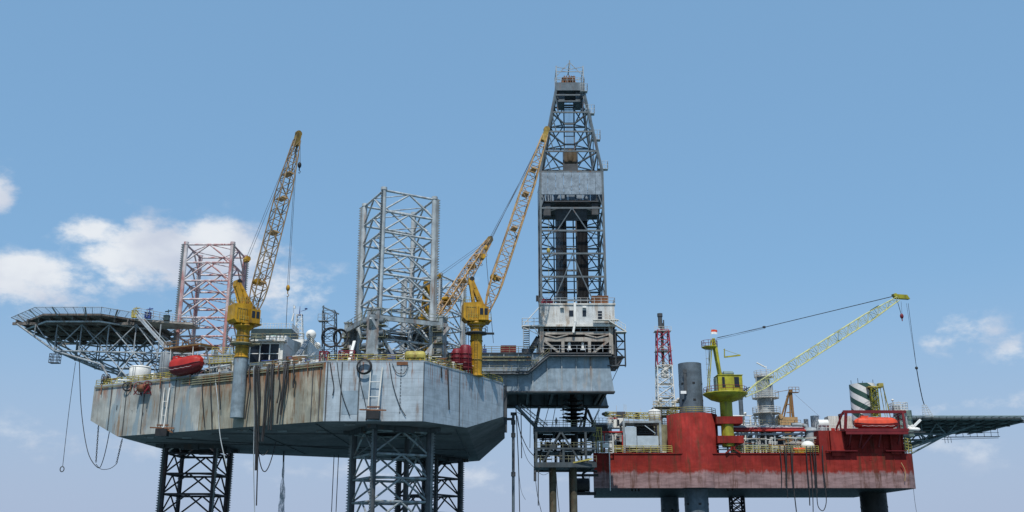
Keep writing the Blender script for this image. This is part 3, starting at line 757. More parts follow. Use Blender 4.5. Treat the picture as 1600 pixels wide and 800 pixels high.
mb = MB(); p = V((-83.2, 178.6, 33.6)); rail(mb, [p + V((-.8, -.6, -1.6)), p + V((.8, -.6, -1.6)), p + V((.8, .6, -1.6)), p + V((-.8, .6, -1.6))], 1.6, .8, 3, .05, True)
mb.box(p.x - .85, p.x + .85, p.y - .65, p.y + .65, p.z - 1.7, p.z - 1.6); mb.tube(p, p + V((0, 0, 2.2)), .1, n=5); mb.build('hanging_basket', M['steel_dark'], hd)
mb = MB(); mb.bar((-68.2, 176.2, HZ - .1), (-60.8, 172.8, 33.2), .9, .18); mb.bar((-68.2, 175.5, HZ + .9), (-60.8, 172.1, 34.3), .08); mb.bar((-68.2, 175.5, HZ + .4), (-60.8, 172.1, 33.8), .08)
mb.build('access_stair', M['steel_pale'], hd)
mb = MB(); rail(mb, [(-68.6, 175.8, HZ), (-64, 179.2, HZ - .4), (-59.5, 181, HZ - .4)], 1.3, 1.1, 3, .05); rail(mb, [(-67.5, 185, HZ - .4), (-59.5, 185, HZ - .4), (-59.5, 181, HZ - .4)], 1.3, 1.4, 3, .05); mb.build('guard_rail', M['steel_pale'], hd)
for i, (x, y, m, nm) in enumerate(((-69.0, 177.2, 'rail_yellow', 'foam_monitor'), (-66.8, 177.8, 'blue', 'fire_hose_box'), (-63.9, 179.4, 'green_dark', 'fire_extinguisher_rack'))):
    mb = MB(); mb.box(x - .5, x + .5, y - .4, y + .4, HZ - .35, HZ + .9 - .2 * i); mb.box(x - .56, x + .56, y - .46, y + .46, HZ + .9 - .2 * i, HZ + 1.0 - .2 * i); mb.tube((x + .2, y, HZ + .8), (x + .2, y, HZ + 1.7), .09, n=6); mb.tube((x - .4, y, HZ + 1.3), (x + .8, y, HZ + 1.5), .12, n=6)
    mb.build(nm, M[m], None)
    o = bpy.context.scene.collection.objects[-1] if False else bpy.data.objects[nm]
    tag(o, ['yellow foam nozzle box at the helideck edge, above the access stair', 'small blue fire hose box at the helideck edge', 'dark green rack with extinguishers on the helideck walkway'][i], ['fire monitor', 'hose box', 'rack'][i])

# ---------------------------------------------------------------- lifeboats
def lifeboat(label, c, ln, ht, wd, yaw, mtop, mbot, tilt=0.0, zw=.42, win=False):
    root = thing('lifeboat', label, 'lifeboat', c); c = V(c)
    rot = Matrix.Rotation(yaw, 3, 'Z') @ Matrix.Rotation(tilt, 3, 'Y')
    def ring(t, part):   # t 0..1 along the boat
        e = abs(2 * t - 1); f = max(.10, 1 - e ** 5.0) ** .5; out = []; n = 12
        zf = ht * zw
        for k in range(n + 1):
            a = math.pi * k / n
            if part == 'bot': y = -wd / 2 * f * math.cos(a); z = zf - zf * (1 - .45 * e ** 4) * (math.sin(a) ** .8) + .12 * ht * e ** 3
            else:
                y = -wd / 2 * .93 * f * math.cos(a); z = zf + (ht - zf) * (math.sin(a) ** .55) * (1 - .45 * e ** 7) + .12 * ht * e ** 3 * (1 - math.sin(a))
            out.append(c + rot @ V((ln * (t - .5), y, z)))
        return out
    for part, mm, nm in (('bot', mbot, 'hull'), ('top', mtop, 'canopy')):
        N_ = 22; rs = [ring(i / N_, part) for i in range(N_ + 1)]; m = len(rs[0]); mb = MB()
        vs = [q for rr in rs for q in rr]; fs = [(i * m + k, i * m + k + 1, (i + 1) * m + k + 1, (i + 1) * m + k) for i in range(N_) for k in range(m - 1)]
        mb.add(vs, fs, True); mb.add(rs[0], [tuple(range(m))]); mb.add(rs[-1], [tuple(range(m - 1, -1, -1))]); mb.build(nm, mm, root)
    mb = MB()
    for sd_ in (0, 1):
        mb.path([c + rot @ (lambda q: V((q[0], q[1], q[2])))((ln * (t - .5), (-1 if sd_ == 0 else 1) * wd / 2 * 1.02 * max(.1, 1 - abs(2 * t - 1) ** 5.0) ** .5, ht * zw + .12 * ht * abs(2 * t - 1) ** 3)) for t in [k / 24 for k in range(25)]], .09, n=6)
    mb.build('fender', M['red_dark'], root)
    mb = MB(); mb.path([c + rot @ V((ln * (t - .5), -wd / 2 * 1.04, ht * zw - .35 - .12 * abs(math.sin(t * 18)))) for t in [.12 + .76 * k / 30 for k in range(31)]], .03, n=4); mb.build('grab_line', M['rail_white'], root)
    mb = MB(); [mb.obox(c + rot @ V((ln * (t - .5), 0, ht * .965)), rot @ V((.05, 0, 0)), rot @ V((0, wd * .36, 0)), rot @ V((0, 0, .06))) for t in (.3, .5, .7)]; [mb.tube(c + rot @ V((ln * a_, -wd * .3, ht * 1.0)), c + rot @ V((ln * (a_ + .16), -wd * .3, ht * 1.0)), .035, n=5) for a_ in (-.1, .12)]; mb.build('grab_rail', M['rail_white'] if not win else M['red'], root)
    mb = MB()
    for t in (.12, .3, .48, .66) if win else (): 
        p = c + rot @ V((ln * (t - .42), -wd * .46, ht * (zw + .22))); mb.obox(p, rot @ V((ln * .045, 0, 0)), rot @ V((0, .05, 0)), rot @ V((0, 0, ht * .07)))
    if mb.v: mb.build('window', M['glass'], root)
    mb = MB(); p = c + rot @ V((-ln * .27, 0, ht)); mb.obox(p, rot @ V((ln * .09, 0, 0)), rot @ V((0, wd * .25, 0)), rot @ V((0, 0, ht * .09))); mb.build('conning_hatch', mtop, root)
    mb = MB()
    for s in (-.36, .36): mb.tube(c + rot @ V((ln * s, 0, ht * .7)), c + rot @ V((ln * s, 0, ht * 1.18)), .07, n=6)
    mb.build('lifting_hook', M['rail_white'], root)
    return root
yw = math.atan2(-25, 45.5)
lifeboat('red enclosed lifeboat hanging under its frame at the rusty bow wall', P(290, 586, 164.0), 7.0, 3.1, 2.7, yw, M['red'], M['red_dark'], R(-3), .45)
dv = thing('lifeboat_davit', 'white framed davit holding the red lifeboat over the deck edge', 'davit', P(291, 592, 166))
c = P(291, 587, 165.4); h = V((math.cos(yw), math.sin(yw), 0)); o_ = V((-h.y, h.x, 0))
mb = MB()
for s in (-3.9, 3.9):
    p = c + h * s + o_ * 2.2; p.z = HT
    mb.bar(p, p + V((0, 0, 5.3)), .3); mb.bar(p + V((0, 0, 5.2)), p - o_ * 3.6 + V((0, 0, 5.0)), .3); mb.bar(p + V((0, 0, .1)), p - o_ * 2.2 + V((0, 0, 4.9)), .22); mb.bar(p + o_ * 2.5, p + V((0, 0, 5)), .2)
for s in (-2.6, 2.6): 
    p = c + h * s - o_ * 1.5; p.z = HT + 4.9; mb.tube(p, p - V((0, 0, 1.9)), .05, n=5); mb.tube(p, p - V((0, 0, 2.6)) - o_ * .2 + h * .4, .05, n=5)
mb.build('frame', M['white_worn'], dv)
mb = MB(); p = c + o_ * .6; p.z = HT + 5.2; mb.obox(p, h * 4.4, o_ * 2.1, V((0, 0, .12))); q = p - o_ * 2.1
rail(mb, [q - h * 4.3 + V((0, 0, .1)), q + h * 4.3 + V((0, 0, .1))], 1.0, 1.4, 2, .05); mb.build('boarding_platform', M['brown'], dv)
mb = MB(); p = c + o_ * 1.0; p.z = HT + 5.4; mb.tube(p - h * 1.5, p + h * 1.2, .5, n=12); mb.build('winch_drum', M['rust'], dv)

# tanks, pipes and small gear at the bow
def tank(name, label, c, r, h, m, dome=.25, cat='tank', group=None, rails=False):
    root = thing(name, label, cat, c, group); c = V(c)
    mb = MB(); mb.lathe(c, [(0, 0), (r, 0), (r, h), (r * .92, h + dome * .5), (r * .55, h + dome * .9), (0, h + dome)], 28)
    mb.build('shell', m, root); mb = MB()
    for z in (.02, h * .5, h - .04): mb.lathe(c, [(r, z - .03), (r + .05, z - .03), (r + .05, z + .05), (r, z + .05)], 28)
    mb.build('band', M['white_worn'], root)
    mb = MB(); mb.tube(c + V((0, 0, h + dome - .05)), c + V((0, 0, h + dome + .35)), .12, n=8); mb.tube(c + V((-r * .3, -r - .1, 0)), c + V((-r * .3, -r - .1, h)), .04, n=5); mb.tube(c + V((.1 - r * .3 + .25, -r - .1, 0)), c + V((.1 - r * .3 + .25, -r - .1, h)), .04, n=5); mb.build('fitting', M['steel'], root)
    return root
q = P(217, 599, 176.5); tank('storage_tank', 'big white cylindrical tank on the bow deck', (q.x, q.y, HT), 1.85, 3.7, M['white'], .35)
q = P(240, 599, 180); tank('storage_tank', 'smaller white tank half hidden behind the big white tank', (q.x, q.y, HT), 1.3, 3.0, M['white'], .3)
q = P(255, 599, 172.5); tank('cement_silo', 'tall grey green silo standing between the white tanks and the red lifeboat', (q.x, q.y, HT), .95, 5.6, M['steel'], .2, 'silo')
mb = MB(); mb.tube(P(185, 594, 172.2), P(279, 596, 166.5), .17, n=8); 
for u in (192, 215, 240, 262): q = lerp(P(185, 594, 172.2), P(279, 596, 166.5), (u - 185) / 94); mb.tube(q, (q.x, q.y, HT), .08, n=6)
mb.tube(P(279, 593, 166.5), P(279, 601, 166.5), .32, n=10)
tag(mb.build('deck_pipe', M['white']), 'long white horizontal pipe above the bow rail in front of the white tanks', 'pipe')
# maroon reel on the bow rail
def reel(name, label, c, ax, r, w, m, mh, group=None):
    root = thing(name, label, 'hose reel', c, group); c = V(c); ax = V(ax).normalized(); t = ax.cross(V((0, 0, 1))).normalized()
    mb = MB()
    for s in (-w / 2, w / 2):
        mb.path([c + ax * s + (t * math.cos(a) + V((0, 0, 1)) * math.sin(a)) * r for a in [2 * math.pi * k / 20 for k in range(20)]], .07, closed=True)
        for k in range(4): 
            a = math.pi * k / 4; d = t * math.cos(a) + V((0, 0, 1)) * math.sin(a); mb.tube(c + ax * s - d * r, c + ax * s + d * r, .05, n=5)
    mb.build('flange', m, root); mb = MB()
    mb.lathe(c - ax * w * .42, [(0, 0), (r * .62, 0), (r * .62, w * .84), (0, w * .84)], 20, axis=ax); mb.build('drum', mh, root)
    mb = MB()
    for s in (-w / 2 - .1, w / 2 + .1): 
        for e in (-1, 1): mb.bar(c + ax * s, c + ax * s + t * e * r * .8 - V((0, 0, r * 1.15)), .12)
    mb.build('stand', m, root); return root
reel('hose_reel', 'maroon hose reel set on the bow rail under the white tanks', wall_pt(227, 606, .9), h, 1.05, 2.2, M['maroon'], M['rust'])
q = wall_pt(163, 594, -.6); reel('cable_winch', 'small dark winch at the bow corner under the helideck legs', (q.x, q.y, HT + 1.3), (1, 0, 0), .9, .9, M['steel_dark'], M['steel_dark'])
mb = MB(); q = wall_pt(201, 604, .35); mb.path([q + V((.9 * math.cos(a), -.1 * math.sin(3 * a), .75 * math.sin(a))) for a in [2 * math.pi * k / 24 for k in range(24)]], .1, closed=True)
mb.path([q + V((.8 * math.cos(a), -.15, .65 * math.sin(a))) for a in [2 * math.pi * k / 24 for k in range(24)]], .09, closed=True)
tag(mb.build('hose_coil', M['hose']), 'small dark hose coil tied to the mossy bow rail', 'hose coil')

# machinery between the davit and the first crane
mk = thing('deck_machinery', 'cluttered low deckhouse with pipes and ladders between the red lifeboat and the first yellow crane', 'deckhouse', (-48, 166, HT))
mb = MB(); mb.box(-50, -46.5, 164, 168, HT, HT + 3.6); mb.box(-50.2, -46.3, 163.8, 168.2, HT + 3.6, HT + 3.8); mb.build('cabin', M['steel'], mk)
mb = MB(); rail(mb, [(-50.2, 163.8, HT + 3.8), (-46.3, 163.8, HT + 3.8)], 1.1, 1, 3, .05); rail(mb, [(-50.2, 162.9, HT + 2.1), (-45.5, 161.3, HT + 2.1)], 1.1, .9, 3, .05); mb.bar((-50.2, 163.3, HT + 2.05), (-45.5, 161.6, HT + 2.05), 1.1, .1); mb.build('walkway', M['rail_yellow'], mk)
mb = MB()
for i in range(6): mb.tube((-50 + i * .6, 163.0 - i * .2, HT), (-50 + i * .6, 163.0 - i * .2, HT + 2.1 + .3 * (i % 3)), .09, n=6)
mb.tube((-50, 162.6, HT + 1.2), (-46, 160.5, HT + 1.4), .16, n=8); mb.build('pipework', M['steel_pale'], mk)
q = P(349, 587, 162.0)
cyl = thing('gas_cylinder', 'white horizontal tank lying on the deck left of the first yellow crane', 'tank', q)
mb = MB(); mb.lathe(q - h * 1.5 + V((0, 0, .3)), [(0, -.2), (.3, -.12), (.42, 0), (.42, 3), (.3, 3.12), (0, 3.2)], 18, axis=h); mb.build('shell', M['white'], cyl)
mb = MB()
for s in (-1, 1): mb.bar(q + h * s + V((0, 0, .2)), (q + h * s).to_3d() * 1 + V((0, 0, HT - q.z)), .35)
mb.build('saddle', M['white_worn'], cyl)

# ---------------------------------------------------------------- living quarters
lq = thing('living_quarters', 'white accommodation block with a dark windowed control room beside the first yellow crane', 'accommodation block', (-42, 182, HT))
mb = MB()
mb.box(-45.8, -38.4, 164, 178, HT, 32.9)                       # control room block
mb.box(-42.0, -38.35, 166.5, 172, 32.9, 34.5); mb.build('wall', M['white'], lq)
mb = MB(); mb.box(-50, -37.2, 178, 203, HT, 36.2); mb.build('wall', M['white'], lq)
mb = MB(); vs = [(-38.42, 164, 32.9), (-38.42, 178, 32.9), (-38.42, 178, 35.6), (-38.42, 167, 34.2), (-38.62, 164, 32.9), (-38.62, 178, 32.9), (-38.62, 178, 35.6), (-38.62, 167, 34.2)]
mb.add(vs, [(0, 1, 2, 3), (7, 6, 5, 4), (0, 3, 7, 4), (3, 2, 6, 7)]); mb.build('parapet', M['white_worn'], lq)
mb = MB(); mb.box(-46.8, -38.0, 163.1, 165, 32.9, 33.15); mb.box(-47, -38.2, 163.0, 164.0, 28.95, 29.2); mb.build('canopy', M['white_worn'], lq)
mb = MB(); xs = [-45.6, -43.75, -42.0, -40.3, -39.0]
for a, b in zip(xs, xs[1:]):
    pass
win = MB(); win.box(-45.7, -38.9, 163.93, 163.99, 29.3, 32.6); win = win.build('window', M['glass'], lq)
mb = MB()
for x in (-45.7, -43.9, -42.2, -40.55, -38.95): mb.box(x - .09, x + .09, 163.8, 163.93, 29.25, 32.65)
for z in (29.3, 30.9, 32.6): mb.box(-45.7, -38.9, 163.82, 163.92, z - .06, z + .06)
ORG[win.name] = ORG[lq.name]; mb.build('frame', M['white'], win)
mb = MB(); mb.box(-48, -40.5, 179, 185, 36.2, 38.4); mb.build('wheelhouse', M['green_dark'], lq)
mb = MB(); rail(mb, [(-48, 179, 38.4), (-40.5, 179, 38.4), (-40.5, 185, 38.4)], 1.0, .5, 2, .035); mb.build('roof_rail', M['rail_white'], lq)
mb = MB(); rail(mb, [(-37.35, 178.2, 36.2), (-37.35, 202, 36.2)], 1.1, 1.4, 3, .05); rail(mb, [(-45.7, 164.2, 33.2), (-38.5, 164.2, 33.2)], 1.0, 1.3, 2, .04); rail(mb, [(-48, 178.1, 36.2), (-38, 178.1, 36.2)], 1.1, 1.3, 2, .05); mb.build('guard_rail', M['rail_dull'], lq)
mb = MB(); mb.ell((-41.4, 170.0, 34.5), 1.5, 1.5, .75, 20, 6, 0); mb.build('roof_dome', M['green_dome'], lq)
mb = MB(); mb.obox((-36.9, 180.5, 33.8), (.05, .95, .5), (.6, .0, .35), (.03, 0, -.04)); mb.build('louvre', M['white'], lq)
mb = MB()
for y in (184, 189, 194, 199):
    for z in (29.2, 32.6): mb.box(-37.19, -37.13, y - .45, y + .45, z - .5, z + .5)
build_each(mb, 'porthole', M['glass'], lq)
mb = MB()   # stair down the side
mb.bar((-37.4, 178.3, 36.0), (-37.4, 168.0, 30.2), .9, .2); rail(mb, [(-37.0, 178.3, 36.0), (-37.0, 168.0, 30.3)], 1.0, 1.6, 2, .04); mb.build('stair', M['steel'], lq)
mb = MB(); 
for i in range(7): mb.tube((-39 + i * .35, 163.6, HT), (-39 + i * .35, 163.2, HT + 1.6 + .35 * (i % 2)), .06, n=5)
mb.box(-46.5, -44, 162.4, 163.6, HT + 1.2, HT + 1.35); mb.box(-43.4, -41, 162.0, 163.4, HT + 1.5, HT + 1.75); build_each(mb, 'deck_fitting', M['white'], lq)
q = P(453, 567, 168); mb = MB(); mb.obox(q, (3.0, -.6, 0), (0, 1.2, 0), (0, 0, .9)); tag(mb.build('tarpaulin_cover', M['rust']), 'rusty brown covered bundle on deck in front of the white accommodation wall', 'bundle')
q = P(493, 573, 158); cy = thing('air_receiver', 'white horizontal pressure vessel beside the maroon frame at the hull corner', 'tank', q)
mb = MB(); mb.lathe(q + V((-2.6, .6, .0)), [(0, -.5), (.7, -.3), (.95, 0), (.95, 3.6), (.7, 3.9), (0, 4.1)], 22, axis=(1, -.25, .05)); mb.build('shell', M['white'], cy)
mb = MB(); mb.box(q.x - 2.4, q.x - 2.0, q.y - .3, q.y + 1.2, HT, q.z); mb.box(q.x + .4, q.x + .8, q.y - 1, q.y + .5, HT, q.z); mb.build('saddle', M['steel'], cy)
# radome, antenna mast, whip aerial
rd = thing('radome', 'white satellite dome on a short column above the accommodation block', 'radome', P(486, 542, 190))
q = P(486, 523, 190); mb = MB(); mb.ell(q, 1.0, 1.0, 1.0, 20, 12); mb.build('dome', M['white'], rd)
mb = MB(); mb.tube((q.x, q.y, 36.2), q - V((0, 0, .7)), .7, n=16); mb.build('column', M['white'], rd)
q = P(489, 548, 196); rd2 = thing('radome', 'smaller white dome low behind the accommodation roof rail', 'radome', q)
q = P(496, 540, 199); mb = MB(); mb.ell(q, .7, .7, .7, 16, 8); mb.build('dome', M['white'], rd2); mb = MB(); mb.tube((q.x, q.y, 36), q - V((0, 0, .4)), .25, n=8); mb.build('column', M['white'], rd2)
am = thing('antenna_mast', 'slim white lattice radio mast on the accommodation roof', 'mast', P(468, 534, 186))
a = P(468, 532, 186); b = P(468, 492, 186); mb = MB(); lattice(mb, (a.x, a.y, 36.2), b, 1.5, 1.0, 7, .07, .045); mb.build('lattice', M['white'], am)
mb = MB(); mb.tube(b, b + V((0, 0, 1.7)), .12, .04, n=6); mb.tube(b + V((.2, 0, .7)), b + V((1.2, 0, 1.0)), .05, n=5); mb.ell(b + V((1.2, 0, 1.2)), .3, .3, .15, 10, 6); mb.box(b.x - .6, b.x + .6, b.y - .5, b.y + .5, b.z - .05, b.z + .05); mb.build('aerial', M['blue'], am)
wa = thing('whip_aerial', 'thin whip aerial with small fittings left of the white radio mast', 'aerial', P(457, 530, 186))
a = P(459, 530, 186); mb = MB(); mb.tube((a.x, a.y, 36.2), P(459, 476, 186), .05, n=5); mb.build('pole', M['steel'], wa); mb = MB(); mb.tube(P(456, 502, 186), P(459, 490, 186), .16, n=6); mb.tube(P(460, 482, 186), P(460, 478, 186), .2, n=6); mb.build('fitting', M['white'], wa)

random.seed(17)   # pipes, ducts and lockers along the rail of the big rig
for (u0, u1, off, hi, lab, cols) in ((292, 365, 1.2, 2.4, 'grey and rusty pipes behind the rail below the red lifeboat', ('steel', 'rust', 'rail_dull', 'white_worn')), (398, 500, 1.3, 1.8, 'valves and lockers behind the rail in front of the white accommodation', ('white_worn', 'green', 'blue', 'brown', 'steel_pale')), (512, 660, 1.4, 1.9, 'assorted pipes and boxes behind the yellow rail before the jacking frame', ('steel', 'rail_dull', 'green_dark', 'white_worn', 'brown')), (668, 735, 1.3, 1.7, 'small pipes and boxes behind the rail of the stern quarter', ('steel', 'rust', 'white_worn')), (152, 285, 1.5, 1.6, 'mossy pipes and winches behind the bow rail', ('rail_dull', 'steel_dark', 'brown', 'white_worn'))):
    c0 = edge_pt((u0 + u1) / 2, off + 1); root = thing('deck_pipework', lab, 'pipework', c0)
    for mm in cols:
        mb = MB()
        for k in range(max(8, int((u1 - u0) / 9))):
            p = edge_pt(random.uniform(u0, u1), off + random.uniform(0, 1.6)); z = random.uniform(.3, hi)
            if k % 3 == 0: mb.tube(p, p + V((0, 0, z)), random.uniform(.05, .14), n=6); mb.tube(p + V((-.25, 0, z)), p + V((.25, 0, z)), .12, n=6)
            elif k % 3 == 1: mb.tube(p + V((-.9, .2, z)), p + V((.9, -.2, z)), random.uniform(.05, .12), n=6)
            else: w_ = random.uniform(.15, .5); mb.box(p.x - w_, p.x + w_, p.y, p.y + .6, HT, HT + z * .7)
        mb.build('pipework', M[mm], root)
# hose tower with black hose loops
ht = thing('hose_tower', 'dark steel lattice tower with two black hose loops at the hull corner', 'hose tower', P(514, 565, 154))
a = P(515, 564, 154); b = P(515, 487, 154); mb = MB(); lattice(mb, (a.x, a.y, HT), b, 2.0, 1.9, 7, .09, .05); mb.bar(b + V((-1.2, 0, .8)), b + V((1.5, 0, -.4)), .2); mb.tube(b + V((-1, 0, -1)), b + V((-1, 0, 1)), .12, n=5); mb.build('lattice', M['steel_blue'], ht)
mb = MB(); q = P(507, 502, 153.5); mb.box(q.x - .9, q.x + .6, q.y - .8, q.y + .5, q.z - .08, q.z); rail(mb, [(q.x - .9, q.y - .8, q.z), (q.x + .6, q.y - .8, q.z)], 1, .7, 2, .04); mb.build('side_platform', M['steel'], ht)
for (u, v, r, ry, lab, sx) in ((518, 527, 1.55, 152.3, 'big round black hose loop hung on the hose tower, the left one', 1), (532, 528, 1.4, 152.0, 'black and white hose loop hung on the hose tower, the right one', .8)):
    q = P(u, v, ry); mb = MB()
    for k, rr in enumerate((r, r * .9)): mb.path([q + V((rr * sx * math.cos(t), .25 * k + .2 * math.sin(2 * t), rr * math.sin(t))) for t in [2 * math.pi * i / 28 for i in range(28)]], .1, closed=True)
    tag(mb.build('hose_loop', M['hose']), lab, 'hose loop')
# maroon frames, container and tanks along the rail
def frame_box(mb, x0, x1, y0, y1, z0, z1, r=.11, mid=True):
    for x in (x0, x1):
        for y in (y0, y1): mb.bar((x, y, z0), (x, y, z1), r * 2)
        for z in (z0, z1): mb.bar((x, y0, z), (x, y1, z), r * 2)
    for y in (y0, y1):
        for z in (z0, z1): mb.bar((x0, y, z), (x1, y, z), r * 2)
    if mid:
        for y in (y0,): mb.bar((x0, y, z0), ((x0 + x1) / 2, y, z1), r * 1.4); mb.bar(((x0 + x1) / 2, y, z1), (x1, y, z0), r * 1.4); mb.bar((x0, y, (z0 + z1) / 2), (x1, y, (z0 + z1) / 2), r * 1.4)
for (u0, u1, Y, lab) in ((499, 512, 151.5, 'small maroon pipe frame left of the dark hose tower'), (529, 553, 150.9, 'maroon pipe frame leaning at the rail between hose tower and jacking frame')):
    x0, x1 = Xu(u0, Y, HT + .8), Xu(u1, Y, HT + .8); mb = MB(); frame_box(mb, x0, x1, Y, Y + 1.4, HT + .1, HT + 1.9, .08); tag(mb.build('pipe_stand', M['maroon']), lab, 'pipe frame')
mb = MB(); mb.bar(P(545, 566, 150.6), P(554, 533, 152.5), .45, .2); tag(mb.build('gangway_plank', M['white']), 'white plank leaning up beside the maroon frame towards the jacking frame', 'gangway')
q = P(649, 561, 151.3); yt = thing('pressure_tank', 'short yellow horizontal tank on the near deck edge', 'tank', q)
mb = MB(); mb.lathe(V((q.x - 1.15, q.y, HT + 1.15)), [(0, -.55), (.45, -.5), (.72, -.25), (.78, 0), (.78, 2.2), (.72, 2.45), (.45, 2.7), (0, 2.75)], 24, axis=(1, 0, 0)); mb.build('shell', M['rail_yellow'], yt)
mb = MB()
for s in (-.8, .8): mb.box(q.x + s - .15, q.x + s + .15, q.y - .6, q.y + .6, HT, HT + .6)
mb.build('saddle', M['yellow'], yt)
q = P(603, 552, 154); mb = MB(); mb.box(q.x - 1.4, q.x + 1.6, q.y, q.y + 1.2, HT + .05, HT + 1.9); mb.box(q.x - 1.5, q.x + 1.7, q.y - .08, q.y + 1.3, HT + 1.9, HT + 2.0); tag(mb.build('equipment_box', M['blue']), 'dark blue equipment box behind the yellow rail, under the jacking frame', 'box')
for i, (u, Y, r, hh, lab) in enumerate(((714, 160.5, .85, 3.2, 'shorter maroon pressure vessel on the stern quarter rail'), (727, 160.8, .95, 3.9, 'taller maroon pressure vessel just left of the tall crane pedestal'))):
    q = P(u, 580, Y); x = Xu(u, Y, HT + 1.5); vt = thing('pressure_vessel', lab, 'tank', (x, Y, HT)); mb = MB()
    mb.lathe((x, Y, HT + .5), [(0, 0), (r, .25), (r, hh), (r * .75, hh + .3), (0, hh + .45)], 20); mb.build('shell', M['maroon'], vt); mb = MB()
    for z in (.9, 1.7, 2.5, 3.2): mb.lathe((x, Y, HT + z), [(r, -.05), (r + .12, -.05), (r + .12, .08), (r, .08)], 20)
    for a in range(6): t = a * math.pi / 3; mb.tube((x + r * 1.12 * math.cos(t), Y + r * 1.12 * math.sin(t), HT), (x + r * 1.12 * math.cos(t), Y + r * 1.12 * math.sin(t), HT + hh + .4), .06, n=5)
    mb.build('cage', M['red_dark'], vt)
# hose coil and anchor racks hung on the side
q = wall_pt(570, 573, .5); mb = MB()
for k in range(4): mb.path([q + V(((1.15 - .07 * k) * math.cos(t), -.1 * k + .35 * math.sin(t) * 0, (1.15 - .05 * k) * math.sin(t))) for t in [2 * math.pi * i / 30 for i in range(30)]], .075, closed=True)
tag(mb.build('hose_coil', M['hose']), 'big black hose coil hanging on the pale blue side wall under the rail', 'hose coil')
def anchor_rack(label, u0, u1, v0, vm, v1):
    mb = MB(); a = wall_pt(u0, v0, .3); c_ = wall_pt(u0 - 3, vm, 1.3); b = wall_pt(u1, v0, .3); d = wall_pt(u1 - 6, vm, 1.3)
    root = thing('anchor_rack', label, 'anchor rack', wall_pt(u0, v1, .2), 'anchor racks on the side of the rig')
    mb.tube(a, c_, .1, n=7); mb.tube(b, d, .13, n=7); mb.tube(c_, d, .1, n=7)
    for t in (.35, .7): mb.tube(lerp(a, c_, t), lerp(b, d, t), .07, n=6)
    mb.build('ladder_frame', M['white_worn'], root)
    mb = MB(); 
    for q in (c_, d): mb.bar(q, wall_pt(u0 + (12 if q is d else -8), v1, .05), .17); mb.bar(q, q + V((0, 1.5, 0)), .2)
    m_ = (c_ + d) / 2; mb.bar(m_ + V((-2.0, 0, 0)), m_ + V((2.0, 0, -.1)), .2); mb.bar(m_ + V((-.9, 0, .4)), m_ + V((1.0, 0, .4)), .2)
    mb.build('bolster', M['rust'], root)
    mb = MB(); mb.obox(m_ + V((0, .2, -.8)), (.95, 0, 0), (0, .6, 0), (0, 0, .6)); mb.build('anchor_shoe', M['black'], root)
anchor_rack('rusty ladder shaped anchor rack on the pale blue side wall above the nearest leg', 580, 598, 574, 640, 656)
anchor_rack('rusty white anchor rack slanting down the bow side wall under the red lifeboat', 258, 266, 606, 668, 676)
# ---------------------------------------------------------------- cantilever and drill floor
CT = 33.9
cb = thing('cantilever', 'huge blue grey box cantilever reaching from the big rig under the drill floor', 'cantilever', (8, 190, HT))
def beam(y0, y1, x0, x1, flare):
    mb = MB(); vs = [(x0, y, z) for y in (y0, y1) for z in (HT, CT)] + [(x1 + (flare if z == HT else 0), y, z) for y in (y0, y1) for z in (HT, CT)]
    mb.add(vs, [(0, 1, 3, 2), (4, 6, 7, 5), (0, 4, 5, 1), (2, 3, 7, 6), (1, 5, 7, 3), (0, 2, 6, 4)]); mb.build('girder', M['cant'], cb)
    mb = MB(); mb.box(x0, x1 + flare + .1, y0 - .5, y1 + .5, HT - .25, HT - .003); mb.box(x0, x1 + .1, y0 - .35, y1 + .35, CT + .003, CT + .2); mb.build('flange', M['steel_dark'], cb)
    mb = MB()
    for i, x in enumerate([x0 + 2 + k * 2.65 for k in range(int((x1 - x0) / 2.65))]):
        w = .12 if i % 2 else .2
        for y, s in ((y0, -1), (y1, 1)): mb.box(x - w / 2, x + w / 2, min(y, y + s * .25), max(y, y + s * .25), HT, CT)
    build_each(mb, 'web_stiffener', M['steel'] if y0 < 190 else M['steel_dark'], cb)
beam(180, 181.4, -30, 17.6, 1.0)
beam(199.6, 201, -30, 18.0, 1.3)
mb = MB()
for x in (-1, 3, 7.5, 12, 16.5): mb.bar((x, 181.4, HT + .5), (x, 199.6, HT + .5), .5, .9)
mb.box(5, 17.6, 181.4, 199.6, CT - .3, CT); mb.bar((17.4, 181.4, HT + 3), (17.4, 199.6, HT + 3), .4, 6); mb.build('cross_beam', M['steel_dark'], cb)
mb = MB(); mb.box(-30, 5, 181.4, 199.6, CT - .5, CT - .2); mb.build('pipe_deck', M['deck'], cb)
mb = MB(); mb.box(5.4, 17.5, 179.3, 179.95, HT + 3.4, HT + 3.42); mb.build('ledge', M['steel'], cb) if False else None
# walkway and pipes on the near face
mb = MB(); a = P(748, 581, 179.2); b = P(825, 581, 179.2); c = P(858, 553, 179.2); d = P(955, 553, 179.2)
for p, q in ((a, b), (b, c), (c, d)): mb.bar(p, q, 1.1, .12); mb.tube(p + V((0, -.4, -.45)), q + V((0, -.4, -.45)), .14, n=7); mb.tube(p + V((0, .1, -.45)), q + V((0, .1, -.45)), .14, n=7)
mb.build('side_walkway', M['steel_dark'], cb)
mb = MB(); rail(mb, [a + V((0, -.5, 0)), b + V((0, -.5, 0)), c + V((0, -.5, 0))], 1.0, 1.6, 2, .04); rail(mb, [(-12, 180.2, CT + .2), (4.5, 180.2, CT + .2)], 1.2, 1.6, 3, .05); mb.build('guard_rail', M['rail_dull'], cb)
mb = MB(); mb.bar((-30, 179.6, CT - .7), (3.5, 179.6, CT - .7), .7, .22); mb.bar((-30, 179.4, CT - 1.3), (5, 179.4, CT - 1.3), .2, .2); mb.build('pipe_tray', M['rail_dull'], cb)
